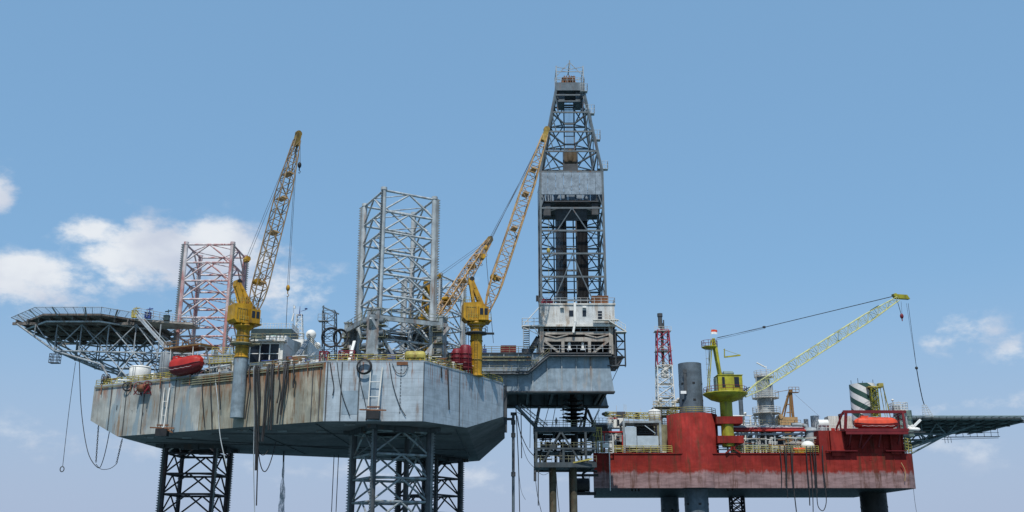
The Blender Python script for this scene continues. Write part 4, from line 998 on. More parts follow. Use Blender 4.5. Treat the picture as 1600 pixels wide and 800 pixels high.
for i, (u0, u1, lab) in enumerate(((783, 806, 'red cargo basket standing on top of the cantilever between crane and drill floor'),)):
    x0, x1 = Xu(u0, 184, 35), Xu(u1, 184, 35); mb = MB(); mb.box(x0, x1, 183.5, 186, CT, CT + 2.2)
    for k in range(9): x = x0 + (x1 - x0) * k / 8; mb.box(x - .06, x + .06, 183.42, 183.5, CT, CT + 2.2)
    for z in (0, 1.1, 2.2): mb.box(x0 - .05, x1 + .05, 183.38, 183.5, CT + z - .06, CT + z + .06)
    tag(mb.build('cargo_basket', M['red_dark']), lab, 'cargo basket')
mb = MB(); q = P(757, 543, 183); mb.box(q.x - .4, q.x + .4, 183, 183.8, CT, CT + 1.6); mb.tube((q.x, 183.4, CT), (q.x, 183.4, CT + 2.4), .1, n=6); tag(mb.build('junction_box', M['blue']), 'dark blue box on a post beside the tall crane pedestal', 'box')
# drill floor substructure
df = thing('drill_floor', 'drill floor substructure with white windowed cabin under the derrick', 'drill floor', (12, 190, CT))
X0, X1 = 5.2, 18.7
mb = MB()
for y in (180.6, 200.4):
    for x in (X0 + .3, X1 - .4): mb.bar((x, y, CT), (x, y, 39.4), .75)
    mb.bar((X0, y, 37.9), (X1, y, 37.9), .5, .55); mb.bar((X0 + .5, y, 36.7), (X1 - .5, y, 36.7), .5, .8)
    for (a, b) in ((X0 + .8, X0 + 3.6), (X1 - .9, X1 - 3.8)): mb.bar((a, y - .1, 36.4), (b, y - .1, CT + .2), .42)
    for x in (X0 + 4.2, X1 - 4.4): mb.bar((x, y, CT), (x, y, 36.8), .55)
    for x in (X0 + 3, X1 - 3): 
        mb.bar((x - 2.2, y - .3, 37.55), (x, y - .3, 37.0), .3, .2); mb.bar((x, y - .3, 37.0), (x + 2.2, y - .3, 37.55), .3, .2)
for x in (X0 + .3, X1 - .4):
    mb.bar((x, 180.6, 37.6), (x, 200.4, 37.6), .5, .9); mb.bar((x, 181, CT), (x, 190, 37.4), .4); mb.bar((x, 190, 37.4), (x, 200, CT), .4)
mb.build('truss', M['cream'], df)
mb = MB(); mb.box(X0 - .2, X1 + .4, 180.4, 200.6, 39.0, 39.35); mb.box(X0, X1, 180.9, 200.2, CT + .25, CT + .4); mb.box(X0 + 1, X1 - 1, 184, 199, 35.5, 38.9); mb.build('floor_plate', M['steel_dark'], df)
mb = MB()
for x in (X0 + 5.4, X1 - 5.6): mb = MB(); mb.tube((x, 181, 36.2), (x, 181, 34.9), .28, n=10); mb.box(x - .45, x + .45, 180.6, 181.4, 34.7, 34.95); mb.build('skid_jack', M['white'], df)
mb = MB(); rail(mb, [(X0 + .4, 180.1, CT + .4), (X1 - .4, 180.1, CT + .4)], 1.2, 1.5, 2, .045)
rail(mb, [(X0, 180.5, 38.2), (X1, 180.5, 38.2)], 1.1, 1.5, 2, .045); mb.build('guard_rail', M['steel'], df)
# cabin
mb = MB(); mb.box(X0 + .05, X1 + .4, 180.2, 184.2, 39.4, 43.2); cabn = mb.build('cabin', M['cabin_grey'], df); ORG[cabn.name] = ORG[df.name]
mb = MB(); mb.box(X0 - .1, X1 + .6, 180.0, 184.3, 43.2, 43.45); mb.box(X0 - .3, X1 + .5, 179.7, 184.3, 39.0, 39.38); mb.build('cornice', M['white_worn'], cabn)
for (u0, u1, v0, v1) in ((889, 896, 485, 494), (910, 916, 485, 494), (934, 941, 486, 499)):
    a, b = P(u0, v0, 180.15), P(u1, v1, 180.15); mb = MB(); mb.box(a.x, b.x, 180.12, 180.19, b.z, a.z); w_ = mb.build('window' if u0 < 930 else 'doorway', M['glass'], cabn); ORG[w_.name] = ORG[df.name]
mb = MB()
for u in (878, 913): q = P(u, 480, 179.9); mb.box(q.x - .35, q.x + .35, 179.6, 180.15, q.z - .15, q.z + .15)
build_each(mb, 'flood_lamp', M['white'], cabn)
mb = MB(); q = P(898, 473, 179.7); mb.box(q.x - .22, q.x + .22, 179.4, 179.9, 39.8, q.z); mb.bar((q.x, 179.65, 39.9), (q.x - .4, 179.65, 37.8), .4); mb.build('vent_duct', M['white'], df)
mb = MB()
for k in range(14): x = X0 + .3 + k * .36; mb.box(x - .04, x + .04, 180.1, 180.2, 39.5, 42.9)
build_each(mb, 'cladding_rib', M['white_worn'], cabn)
# balcony and stairs on the right
mb = MB(); q0 = P(927, 502, 179); mb.box(q0.x, X1 + 1, 178.9, 180.0, 40.0, 40.15); rail(mb, [(q0.x, 178.95, 40.15), (X1 - 1.2, 178.95, 40.15)], 1.1, .8, 2, .04)
mb.bar((X1 - 1.0, 179.4, 40.1), (X1 + 2.2, 179.4, 38.0), .9, .15); rail(mb, [(X1 - 1.0, 178.95, 40.1), (X1 + 2.2, 178.95, 38.0)], 1.1, .9, 2, .045); mb.box(X1 + .4, X1 + 2.4, 178.9, 181, 37.8, 37.95); rail(mb, [(X1 + 2.2, 178.95, 38.0), (X1 + 2.4, 181, 38.0)], 1.1, .9, 2, .04)
mb.build('stair', M['white_worn'], df)
mb = MB()
for k in range(4):
    z = 37.8 - k * 1.5; s = 1 if k % 2 else -1; mb.bar((X1 + 1.2 + .7 * s, 180.4, z), (X1 + 1.2 - .7 * s, 180.4, z - 1.5), .6, .12); mb.box(X1 + .3, X1 + 2.1, 179.9, 181, z - 1.5, z - 1.42)
for x in (X1 + .35, X1 + 2.15):
    for y in (179.9, 181): mb.bar((x, y, 31.6), (x, y, 37.9), .14)
mb.box(X1 - .6, X1 + 1.9, 180.8, 196, 33.4, 33.7); mb.box(X1 - .9, X1 + .8, 181.2, 194, 33.9, 38.8); mb.box(X1 - 1.2, X1 + 1.0, 179.8, 183, 31.6, 31.8); mb.bar((X1 + 2, 180.4, 33.5), (X1 - .3, 180.4, 31.0), .2)
mb.build('stair_tower', M['steel_dark'], df)
# platform on the left with caged stair
mb = MB(); a = P(816, 505, 181); mb.box(a.x, X0, 180.4, 183, 39.2, 39.4); rail(mb, [(X0, 180.45, 39.4), (a.x, 180.45, 39.4), (a.x, 183, 39.4)], 1.3, 1, 2, .06); mb.tube((a.x + .3, 180.5, 39.6), (X0, 181, 43.0), .1, n=6); mb.tube((X0 - 1.2, 180.6, 39.2), (X0 + .2, 180.6, 37.0), .1, n=6); mb.tube((X0 - 3.5, 180.6, 39.2), (X0 + .2, 180.6, 37.4), .07, n=6); mb.build('side_platform', M['rail_white'], df)
mb = MB(); x0 = a.x + .2
for k in range(13): mb.box(x0, x0 + 1.1, 180.6, 181.4, CT + .2 + k * .42, CT + .26 + k * .42)
for x in (x0, x0 + 1.1): mb.bar((x, 180.6, CT), (x, 180.6, 39.3), .12); mb.bar((x, 181.4, CT), (x, 181.4, 39.3), .12)
mb.build('caged_ladder', M['steel'], df)
mb = MB(); mb.bar((X0 - 1.9, 180.8, CT), (X0 - .2, 180.8, 36.8), .5, .6); mb.bar((X0 - 2.6, 182, CT), (X0 - .4, 182, 37.5), .3, .6); mb.box(X0 - 3.4, X0 - 1.8, 179.9, 181, CT + .2, CT + 1.0); mb.build('pipe_chute', M['steel_dark'], df)

# ---------------------------------------------------------------- derrick
dk = thing('derrick', 'tall grey blue drilling derrick with a windwall band and open crown on top', 'derrick', (11.7, 190.2, 45))
D0, D1, E0, E1 = 5.6, 17.9, 184.0, 196.3; DC = V((11.75, 190.15, 0))
mb = MB()
for x in (D0, D1):
    for y in (E0, E1): mb.bar((x, y, 43.2), (x, y, 71.2), .42)
TW = 2.85
tops = {}
for sx in (-1, 1):
    for sy in (-1, 1):
        a = V((DC.x + sx * 6.15, DC.y + sy * 6.15, 71.2)); b = V((DC.x + .2 + sx * TW, DC.y + sy * TW, 90.5)); mb.bar(a, b, .4); tops[(sx, sy)] = (a, b)
mb.build('corner_leg', M['derrick'], dk)
def ringlv(mb, hw, z, cx=DC.x, w=.34):
    c = [V((cx + i * hw, DC.y + j * hw, z)) for i, j in ((-1, -1), (1, -1), (1, 1), (-1, 1))]
    for i in range(4): mb.bar(c[i], c[(i + 1) % 4], w * .8, w)
    return c
lv = [45.0 + 4.65 * k for k in range(5)]
mb = MB()
for k, z in enumerate(lv):
    c = ringlv(mb, 6.15, z)
    for i in range(4): mb.bar(lerp(c[i], c[(i + 1) % 4], .3), lerp(c[(i + 1) % 4], c[(i + 2) % 4], .7) if False else lerp(c[i], c[i - 1], .3), .18)
mb.build('girt', M['derrick'], dk)
mb = MB()
for k, z in enumerate(lv + [68.2]):
    if k >= 5: break
    z1 = z + 4.65
    for i, (ax, ay, bx, by) in enumerate(((D0, E0, D1, E0), (D1, E0, D1, E1), (D1, E1, D0, E1), (D0, E1, D0, E0))):
        a, b = V((ax, ay, z)), V((bx, by, z)); up = V((0, 0, z1 - z)); m_ = (a + b) / 2
        if i == 0:
            if k in (1, 3): mb.bar(lerp(a, b, .36 if k == 1 else .26), lerp(a, b, .5) + up, .3, .2); mb.bar(lerp(a, b, .64 if k == 1 else .74), lerp(a, b, .5) + up, .3, .2)
            elif k in (0,): mb.bar(lerp(a, b, .2), lerp(a, b, .36) + up, .28, .2); mb.bar(lerp(a, b, .8), lerp(a, b, .64) + up, .28, .2)
            elif k == 4: mb.bar(a, lerp(a, b, .12) + up, .22); mb.bar(b, lerp(a, b, .88) + up, .22)
        elif i == 2:
            for (s, t) in ((0, .25), (.25, 0), (.75, 1), (1, .75)): mb.bar(lerp(a, b, s), lerp(a, b, t) + up, .2)
            for s in (.25, .42, .58, .75): mb.bar(lerp(a, b, s), lerp(a, b, s) + up, .26)
            mb.bar(a + up * .5, b + up * .5, .16)
        else:
            mb.bar(a, m_ + up, .22); mb.bar(b, m_ + up, .22)
mb.build('bracing', M['steel_blue'], dk)
mb = MB(); hw = 6.25
for i in range(8):
    for s in (-1, 1):
        mb.box(DC.x - hw + i * hw / 4 + .03, DC.x - hw + (i + 1) * hw / 4 - .03, DC.y + s * hw - .05, DC.y + s * hw + .05, 66.4, 71.0)
        mb.box(DC.x + s * hw - .05, DC.x + s * hw + .05, DC.y - hw + i * hw / 4 + .03, DC.y - hw + (i + 1) * hw / 4 - .03, 66.4, 71.0)
mb.build('windwall', M['tarp'], dk)
mb = MB(); mb.box(D0 + .3, D1 - .3, E0 + .5, E0 + 3.4, 65.1, 65.3); mb.box(D0 + .3, D1 - .3, E1 - 3.4, E1 - .5, 65.1, 65.3); mb.box(D0 + .3, D0 + 3.4, E0 + 3, E1 - 3, 65.1, 65.3); mb.box(D1 - 3.4, D1 - .3, E0 + 3, E1 - 3, 65.1, 65.3)
for k in range(7): mb.bar((D0 + 1.3 + k * 1.6, E0 + .5, 65.6), (D0 + 1.3 + k * 1.6, E1 - 1, 65.6), .16, .3)
mb.box(D0 + 3, D1 - 3, E0 + 3, E0 + 3.2, 62.0, 66.3); mb.box(D0 + .6, D0 + 2.0, E0 + 1, E0 + 2.2, 62.2, 65); mb.box(D1 - 2.2, D1 - .9, E0 + 1, E0 + 2.2, 62.6, 65)
mb.build('fingerboard', M['steel_dark'], dk)
# rows of drill pipe racked back
mb = MB(); random.seed(3)
for cx in (9.75, 14.0):
    for ix in range(8):
        for iy in range(4):
            x = cx - .95 + ix * .27; y = 188.0 + iy * .5; mb.tube((x, y, 43.5), (x, y, 66.5 + random.uniform(-.4, .3)), .10, n=5)
mb.build('drill_pipe_stand', M['black'], dk)
mb = MB(); # taper levels
tl = []
for z in (71.2, 75.9, 80.5, 85.1, 89.3):
    t = (z - 71.2) / 19.3; hwz = 6.15 + (TW - 6.15) * t; c = ringlv(mb, hwz, z, DC.x + .2 * t, .3); tl.append(c)
    m0 = V((DC.x - .9, DC.y, z - .9)); m1 = V((DC.x + 1.1, DC.y, z - .9))
    mb.bar(c[0] + V((0, 0, -.1)), m0, .26, .3); mb.bar(c[1] + V((0, 0, -.1)), m1, .26, .3); mb.bar(m0, m1, .3, .3); mb.bar(c[2], m1 + V((0, .4, 0)), .2); mb.bar(c[3], m0 + V((0, .4, 0)), .2)
mb.build('girt', M['derrick'], dk)
mb = MB()
for c, d in zip(tl, tl[1:]):
    for i in range(4):
        a, b, a1, b1 = c[i], c[(i + 1) % 4], d[i], d[(i + 1) % 4]
        if i == 0: mb.bar(lerp(a, b, .18), a1, .16) ; mb.bar(lerp(a, b, .82), b1, .16)
        if i in (1, 3): mb.bar(a, b1, .2); mb.bar(b, a1, .16)
        if i == 2: mb.bar(lerp(a, b, .35), a1, .2); mb.bar(lerp(a, b, .65), b1, .2); mb.bar(a, lerp(a1, b1, .35), .18); mb.bar(b, lerp(a1, b1, .65), .18)
for x in (10.9, 13.0): mb.bar((x, 191.5, 44), (x, 191.5, 90), .26)
for k in range(15): mb.bar((10.9, 191.5, 46 + 3 * k), (13.0, 191.5, 46 + 3 * k), .16)
mb.build('bracing', M['steel_blue'], dk)
# crown
mb = MB(); cx = DC.x + .25; hw = 3.0
mb.box(cx - hw, cx + hw, DC.y - hw, DC.y - hw + .15, 90.4, 92.2); mb.box(cx - hw, cx - hw + .15, DC.y - hw + .16, DC.y + hw, 90.4, 92.2); mb.box(cx + hw - .15, cx + hw, DC.y - hw + .16, DC.y + hw, 90.4, 92.2); mb.box(cx - hw + .16, cx + hw - .16, DC.y + hw - .15, DC.y + hw, 90.4, 92.2)
mb.box(cx - hw + .2, cx + hw - .2, DC.y - hw + .2, DC.y + hw - .2, 91.0, 91.2)
mb.box(cx - 2.5, cx - 1.1, DC.y - 2, DC.y + 2, 88.2, 90.8); mb.box(cx + 1.2, cx + 2.5, DC.y - 2, DC.y + 2, 88.2, 90.8); mb.bar((cx - 2.5, DC.y - 2, 88.4), (cx + 2.5, DC.y - 2, 88.4), .3)
mb.build('water_table', M['steel_blue'], dk)
mb = MB()
for x in (cx - 2.8, cx + 2.8):
    for y in (DC.y - 2.7, DC.y + 2.7): mb.bar((x, y, 92.2), (x, y, 96.1), .22)
for y in (DC.y - 2.7, DC.y + 2.7):
    mb.bar((cx - 2.8, y, 94.8), (cx + 2.8, y, 94.8), .14); mb.bar((cx - 2.8, y, 93.8), (cx, y, 96.9), .12); mb.bar((cx + 2.8, y, 93.8), (cx, y, 96.9), .12); mb.bar((cx - 2.8, y, 95.9), (cx, y, 95.3), .1); mb.bar((cx + 2.8, y, 95.9), (cx, y, 95.3), .1)
for x in (cx - 2.8, cx + 2.8): mb.bar((x, DC.y - 2.7, 95.9), (x, DC.y + 2.7, 95.9), .14)
mb.bar((cx, DC.y - 2.7, 96.9), (cx, DC.y + 2.7, 96.9), .22); mb.tube((cx, DC.y - 2.7, 95.5), (cx, DC.y - 2.7, 97.4), .12, n=6)
mb.build('gin_pole', M['steel'], dk)
mb = MB(); mb.box(cx - 1.6, cx + .3, DC.y - 1.8, DC.y + 1, 92.3, 94.0); mb.box(cx + .5, cx + 1.2, DC.y - 1.8, DC.y + 1, 92.3, 94.2)
for k in range(5): mb.tube((cx - 1.2 + k * .5, DC.y - 2.0, 93.4), (cx - 1.0 + k * .5, DC.y - 2.0, 93.4), .75, n=16)
mb.build('crown_block', M['rust'], dk)
mb = MB(); rail(mb, [(cx - hw, DC.y - hw, 92.2), (cx + hw, DC.y - hw, 92.2), (cx + hw, DC.y + hw, 92.2)], 1.1, 1.2, 2, .04)
for (u, v, w, hh) in ((913, 138, 1.0, 1.6), (923, 172, 1.2, 1.8), (932, 212, 1.2, 2.0), (943, 259, 1.4, 1.6)):
    q = P(u, v, 187.0); mb.box(q.x - w * .9, q.x + w * .6, 186.4, 187.6, q.z - hh / 2 - .08, q.z - hh / 2); rail(mb, [(q.x - w * .9, 186.4, q.z - hh / 2), (q.x + w * .6, 186.4, q.z - hh / 2), (q.x + w * .6, 187.6, q.z - hh / 2)], hh, .55, 2, .045)
for (p, q) in (((913, 138), (923, 172)), ((923, 172), (932, 212)), ((932, 212), (943, 259))):
    for o in (0, .5): mb.tube(P(*p, 187) + V((o - .6, 0, 0)), P(*q, 187) + V((o - 1.0, 0, 0)), .05, n=4)
mb.build('ladder_cage', M['steel_pale'], dk)
tb = thing('travelling_block', 'rusty brown travelling block hanging high in the derrick', 'travelling block', P(891, 272, 190))
q = P(891, 246, 189.5); mb = MB(); mb.ell(q, .95, .6, 1.9, 14, 10); mb.box(q.x - 1.25, q.x + 1.25, q.y - .4, q.y + .4, q.z - 1.5, q.z + 1.0); mb.build('sheave_case', M['rust_dark'], tb)
mb = MB(); mb.box(q.x - 1.5, q.x - 1.26, q.y - .6, q.y + .6, q.z - 3.8, q.z + 1.2); mb.box(q.x + 1.26, q.x + 1.5, q.y - .6, q.y + .6, q.z - 3.8, q.z + 1.2); mb.box(q.x - 1.3, q.x + 1.3, q.y - .5, q.y + .5, q.z - 4.2, q.z - 1.6); mb.build('guide_dolly', M['steel_dark'], tb)
mb = MB()
for k in range(-3, 4): mb.tube((q.x + k * .2, q.y, q.z + 1), (cx + k * .3, DC.y, 91), .03, n=4)
mb.build('drilling_line', M['cable'], tb)
# tackle inside the derrick and floor clutter
mb = MB(); a = P(857, 345, 185.5); b = P(857, 392, 185.5); mb.tube(a, b + V((0, 0, .5)), .03, n=4); mb.ell(b, .38, .38, .62, 12, 8); mb.tube(b, b - V((0, 0, 9)), .035, n=4); tag(mb.build('tugger_block', M['rail_yellow']), 'small yellow pulley block hanging inside the left side of the derrick', 'pulley block')
q0 = P(937, 462, 181.6); mb = MB()
for k in range(6): mb.box(q0.x - 1.5, q0.x + 1.6, 181.2, 183.6, 43.5 + k * .3, 43.72 + k * .3)
mb.box(q0.x - 1.55, q0.x + 1.65, 181.25, 183.5, 43.46, 45.1) if False else None
tag(mb.build('mat_stack', M['rust']), 'stack of rusty red brown mats on the right end of the drill cabin roof', 'mat stack')
q0 = P(854, 470, 181.6); mb = MB(); mb.box(q0.x - 1.0, q0.x + 1.2, 181.4, 183, 43.5, 44.3); mb.box(q0.x - .8, q0.x + .9, 181.6, 182.9, 44.3, 44.7); tag(mb.build('tool_chest', M['maroon']), 'low maroon chest on the left end of the drill cabin roof', 'chest')
rr = thing('roof_rail', 'thin pale guard rail along the drill cabin roof', 'guard rail', (12, 180.2, 43.45)); mb = MB(); rail(mb, [(X0, 180.2, 43.45), (X1 + .5, 180.2, 43.45), (X1 + .5, 184, 43.45)], 1.1, 1.3, 2, .04); mb.build('rail', M['steel_pale'], rr)
for i, (x0, x1, z, m) in enumerate(((6.2, 7.4, 1.5, 'steel_dark'), (8.2, 9.6, 1.1, 'rail_dull'), (10.9, 12.6, .8, 'white'), (13.2, 15.2, 1.0, 'brown'), (15.4, 16.4, 2.2, 'steel_blue'))):
    mb = MB(); mb.box(x0, x1, 184.8 + i * .3, 186.2 + i * .3, 43.3, 43.3 + z); mb.tube(((x0 + x1) / 2, 184.6, 43.4 + z * .6), ((x0 + x1) / 2, 184.8, 43.4 + z * .6), .3, n=10); mb.box(x0 - .08, x1 + .08, 184.7 + i * .3, 186.3 + i * .3, 43.3 + z, 43.4 + z)
    tag(mb.build(['winch_cabinet', 'tool_rack', 'lighting_box', 'iron_roughneck', 'standpipe_manifold'][i], M[m]), ['dark winch cabinet at the left foot of the derrick', 'dull green tool rack at the derrick foot, left of the drill pipe', 'low white box at the middle of the derrick foot', 'brown machine at the derrick foot, right of the drill pipe', 'blue grey manifold at the right foot of the derrick'][i], ['cabinet', 'tool rack', 'box', 'machine', 'manifold'][i])
mb = MB(); q = P(840, 466, 182); mb.box(q.x - .3, q.x + .2, 181.8, 182.2, q.z - .6, q.z + .5); mb.bar(q, (X0, 182, 43.3), .12); tag(mb.build('loudspeaker', M['black']), 'small black loudspeaker on a bracket at the left of the derrick foot', 'loudspeaker')

# ---------------------------------------------------------------- wellhead platform under the cantilever
wp = thing('wellhead_platform', 'dark two storey steel wellhead platform on tubular piles between the two rigs', 'platform', (9.6, 190, 13.5))
W0, W1, Q0, Q1 = 4.2, 15.4, 184, 196; WT, WM, WB = 20.6, 17.1, 14.4
mb = MB()
for z, t in ((WT, .9), (WB - .2, .9), (WM, .35)):
    for y in (Q0, Q1): mb.box(W0, W1, y - .25, y + .25, z - t / 2, z + t / 2)
    for x in (W0 + .2, W1 - .3, 8, 12): mb.box(x - .2, x + .2, Q0 + .25, Q1 - .25, z - t / 2 + .05, z + t / 2 - .05)
for x in (W0 + .25, W1 - 1.9, 9.4): 
    for y in (Q0, Q1): mb.box(x - .2, x + .2, y - .2, y + .2, WB + .25 if x != 9.4 else WB + .25, WT - .45 if x != 9.4 else WM)
for y in (Q0 - .05, Q1): mb.bar((9.0, y, WT - .4), (W0 + 1.4, y, WB + .3), .32); mb.bar((9.0, y, WT - .4), (W1 - 3, y, WB + .3), .32)
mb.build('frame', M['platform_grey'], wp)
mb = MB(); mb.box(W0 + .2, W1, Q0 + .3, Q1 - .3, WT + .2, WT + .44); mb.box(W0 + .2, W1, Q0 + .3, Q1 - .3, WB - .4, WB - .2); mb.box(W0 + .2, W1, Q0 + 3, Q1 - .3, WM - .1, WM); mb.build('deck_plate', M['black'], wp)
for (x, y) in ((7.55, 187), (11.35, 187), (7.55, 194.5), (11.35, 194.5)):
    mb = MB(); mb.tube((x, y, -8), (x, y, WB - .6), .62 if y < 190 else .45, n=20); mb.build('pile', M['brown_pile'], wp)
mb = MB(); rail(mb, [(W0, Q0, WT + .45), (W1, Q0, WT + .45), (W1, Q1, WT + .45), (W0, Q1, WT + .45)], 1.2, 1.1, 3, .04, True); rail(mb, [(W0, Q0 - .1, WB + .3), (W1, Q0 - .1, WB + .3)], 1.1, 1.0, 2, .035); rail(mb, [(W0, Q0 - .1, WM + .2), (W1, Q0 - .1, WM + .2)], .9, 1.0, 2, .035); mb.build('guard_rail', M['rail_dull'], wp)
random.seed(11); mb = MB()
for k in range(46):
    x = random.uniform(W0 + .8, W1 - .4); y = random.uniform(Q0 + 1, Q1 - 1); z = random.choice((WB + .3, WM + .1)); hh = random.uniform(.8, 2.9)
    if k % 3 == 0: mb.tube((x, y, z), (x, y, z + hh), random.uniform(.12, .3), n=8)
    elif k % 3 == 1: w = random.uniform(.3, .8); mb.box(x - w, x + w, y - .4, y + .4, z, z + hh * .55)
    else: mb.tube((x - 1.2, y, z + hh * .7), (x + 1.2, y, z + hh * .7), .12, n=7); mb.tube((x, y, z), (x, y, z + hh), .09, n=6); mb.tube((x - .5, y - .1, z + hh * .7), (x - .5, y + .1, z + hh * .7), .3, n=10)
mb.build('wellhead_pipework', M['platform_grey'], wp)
mb = MB()
for x in (6.6, 10.6): mb.box(x - .9, x + .9, Q0 + .3, Q0 + .45, WT - .95, WT - .85); mb.box(x - 1, x + .8, Q0 + .3, Q0 + .45, WM - .5, WM - .4)
build_each(mb, 'strip_lamp', M['flag_white'], wp)
mb = MB(); mb.bar(P(890, 724, 184), P(925, 717, 183), .18, .25); tag(mb.build('boarding_plank', M['rail_yellow']), 'pale yellow beam bridging from the wellhead platform to the red rig', 'plank')
mb = MB(); mb.tube(P(836, 735, 184), P(836, 752, 184), .25, n=8); mb.tube(P(841, 735, 184), P(841, 790, 184), .09, n=6); tag(mb.build('drain_pipe', M['steel_dark']), 'short dark drain pipe under the left corner of the wellhead platform', 'pipe')
# conductor with stacked discs
cs_ = thing('drilling_riser', 'dark riser with a stack of spiky discs hanging between cantilever and wellhead platform', 'riser', (11.75, 190, WT))
mb = MB(); mb.tube((11.75, 190, WM), (11.75, 190, 33.5), .62, n=16); mb.build('conductor', M['black'], cs_)
for k, (z, r) in enumerate(((25.7, 2.0), (24.9, 2.3), (24.1, 1.9), (23.4, 2.4), (22.8, 1.8), (26.6, 1.7))):
    mb = MB(); mb.lathe((11.75, 190, z), [(0, -.28), (.9, -.2), (r * .8, -.02), (r, .08), (r * .8, .12), (0, .3)], 14)
    for a in range(7): t = a * .9 + k; mb.tube((11.75, 190, z), (11.75 + (r + .35) * math.cos(t), 190 + (r + .35) * math.sin(t), z + .1), .09, n=5)
    mb.build('disc', M['black'], cs_)
# bracing from cantilever to the platform
sb = thing('tension_brace', 'dark diagonal braces and stairway hanging from the cantilever down to the wellhead platform', 'brace', (5, 190, WT))
mb = MB(); mb.tube(P(806, 634, 182), P(838, 668, 185), .33, n=10); mb.tube(P(843, 635, 186), P(837, 666, 186), .28, n=10); mb.build('strut', M['steel_blue'], sb)
mb = MB(); mb.tube(P(917, 635, 186), P(912, 668, 186), .25, n=8); mb.tube(P(918, 640, 186), P(927, 662, 186), .25, n=8); mb.tube(P(918, 640, 186), P(905, 668, 187), .15, n=8); mb.path(smooth_pts([P(918, 636, 185), P(916, 652, 185), P(925, 663, 185), P(926, 672, 185)]), .14); mb.build('hose_bundle', M['black'], sb)
mb = MB()
for o in (0, .9): mb.tube(P(812, 634, 183) + V((0, o, 0)), P(852, 668, 185) + V((0, o, 0)), .05, n=5); mb.tube(P(816, 632, 183) + V((0, o, 0)), P(856, 664, 185) + V((0, o, 0)), .05, n=5)
for k in range(12): q = lerp(P(812, 634, 183), P(852, 668, 185), k / 11); mb.tube(q, q + V((.2, 0, .6)), .04, n=4); mb.tube(q, q + V((0, .9, 0)), .04, n=4)
mb.build('stairway', M['steel'], sb)
mb = MB()
for (u0, v0, u1, v1) in ((868, 635, 862, 668), (829, 634, 828, 700), (880, 635, 880, 668), (886, 635, 886, 668), (937, 640, 923, 668), (973, 560, 926, 660), (808, 644, 836, 660), (858, 634, 849, 668)):
    mb.tube(P(u0, v0, 184), P(u1, v1, 184.5), .055, n=4)
mb.build('guy_wire', M['black'], sb)

# person standing on the wellhead platform
def person(label, p, yaw=0, hgt=1.78):
    p = V(p); root = thing('person', label, 'person', p); k = hgt / 1.78
    J = dict(pel=(0, 0, .95), che=(0, .02, 1.32), nec=(0, .0, 1.50), hed=(0, -.02, 1.66), sl=(-.19, 0, 1.42), el=(-.30, .02, 1.15), wl=(-.20, -.16, 1.02), hl=(-.15, -.24, 1.02),
             sr=(.19, 0, 1.42), er=(.31, .03, 1.15), wr=(.24, -.14, 1.0), hr=(.18, -.22, 1.0), kl=(-.12, -.03, .50), al=(-.14, .02, .09), tl=(-.15, -.17, .04),
             kr=(.12, -.03, .50), ar=(.15, .03, .09), tr=(.17, -.16, .04), hpl=(-.10, 0, .88), hpr=(.10, 0, .88))
    RR = dict(pel=.15, che=.17, nec=.065, hed=.11, sl=.075, el=.05, wl=.035, hl=.04, sr=.075, er=.05, wr=.035, hr=.04, kl=.065, al=.045, tl=.04, kr=.065, ar=.045, tr=.04, hpl=.1, hpr=.1)
    E = [('pel', 'che'), ('che', 'nec'), ('nec', 'hed'), ('che', 'sl'), ('sl', 'el'), ('el', 'wl'), ('wl', 'hl'), ('che', 'sr'), ('sr', 'er'), ('er', 'wr'), ('wr', 'hr'), ('pel', 'hpl'), ('hpl', 'kl'), ('kl', 'al'), ('al', 'tl'), ('pel', 'hpr'), ('hpr', 'kr'), ('kr', 'ar'), ('ar', 'tr')]
    ks = list(J); rot = Matrix.Rotation(yaw, 3, 'Z')
    me = bpy.data.meshes.new('body'); me.from_pydata([tuple(rot @ (V(J[q]) * k)) for q in ks], [(ks.index(a), ks.index(b)) for a, b in E], [])
    o = bpy.data.objects.new('body', me); C.objects.link(o); o.parent = root; me.materials.append(M['overall'])
    o.modifiers.new('skin', 'SKIN'); sub = o.modifiers.new('sub', 'SUBSURF'); sub.levels = sub.render_levels = 2
    if not me.skin_vertices: 
        bpy.context.view_layer.objects.active = o
    for i, q in enumerate(ks):
        me.skin_vertices[0].data[i].radius = (RR[q] * k, RR[q] * k); me.skin_vertices[0].data[i].use_root = (q == 'pel')
    mb = MB(); hp = p + rot @ (V((0, -.02, 1.70)) * k); mb.ell(hp, .15, .17, .13, 14, 6, 0); mb.lathe(hp, [(.1, -.01), (.19, -.01), (.19, .02), (.1, .02)], 14); mb.build('hard_hat', M['white_worn'], root)
    return root
q = P(869, 668, 185.5); person('person in dark overalls standing at the rail of the wellhead platform under the cantilever', (q.x, 184.9, WT + .44), R(15))
q = P(907, 668, 185); person('second person in dark clothes, right of the black riser on the wellhead platform', (q.x + .1, 184.8, WT + .44), R(-40))
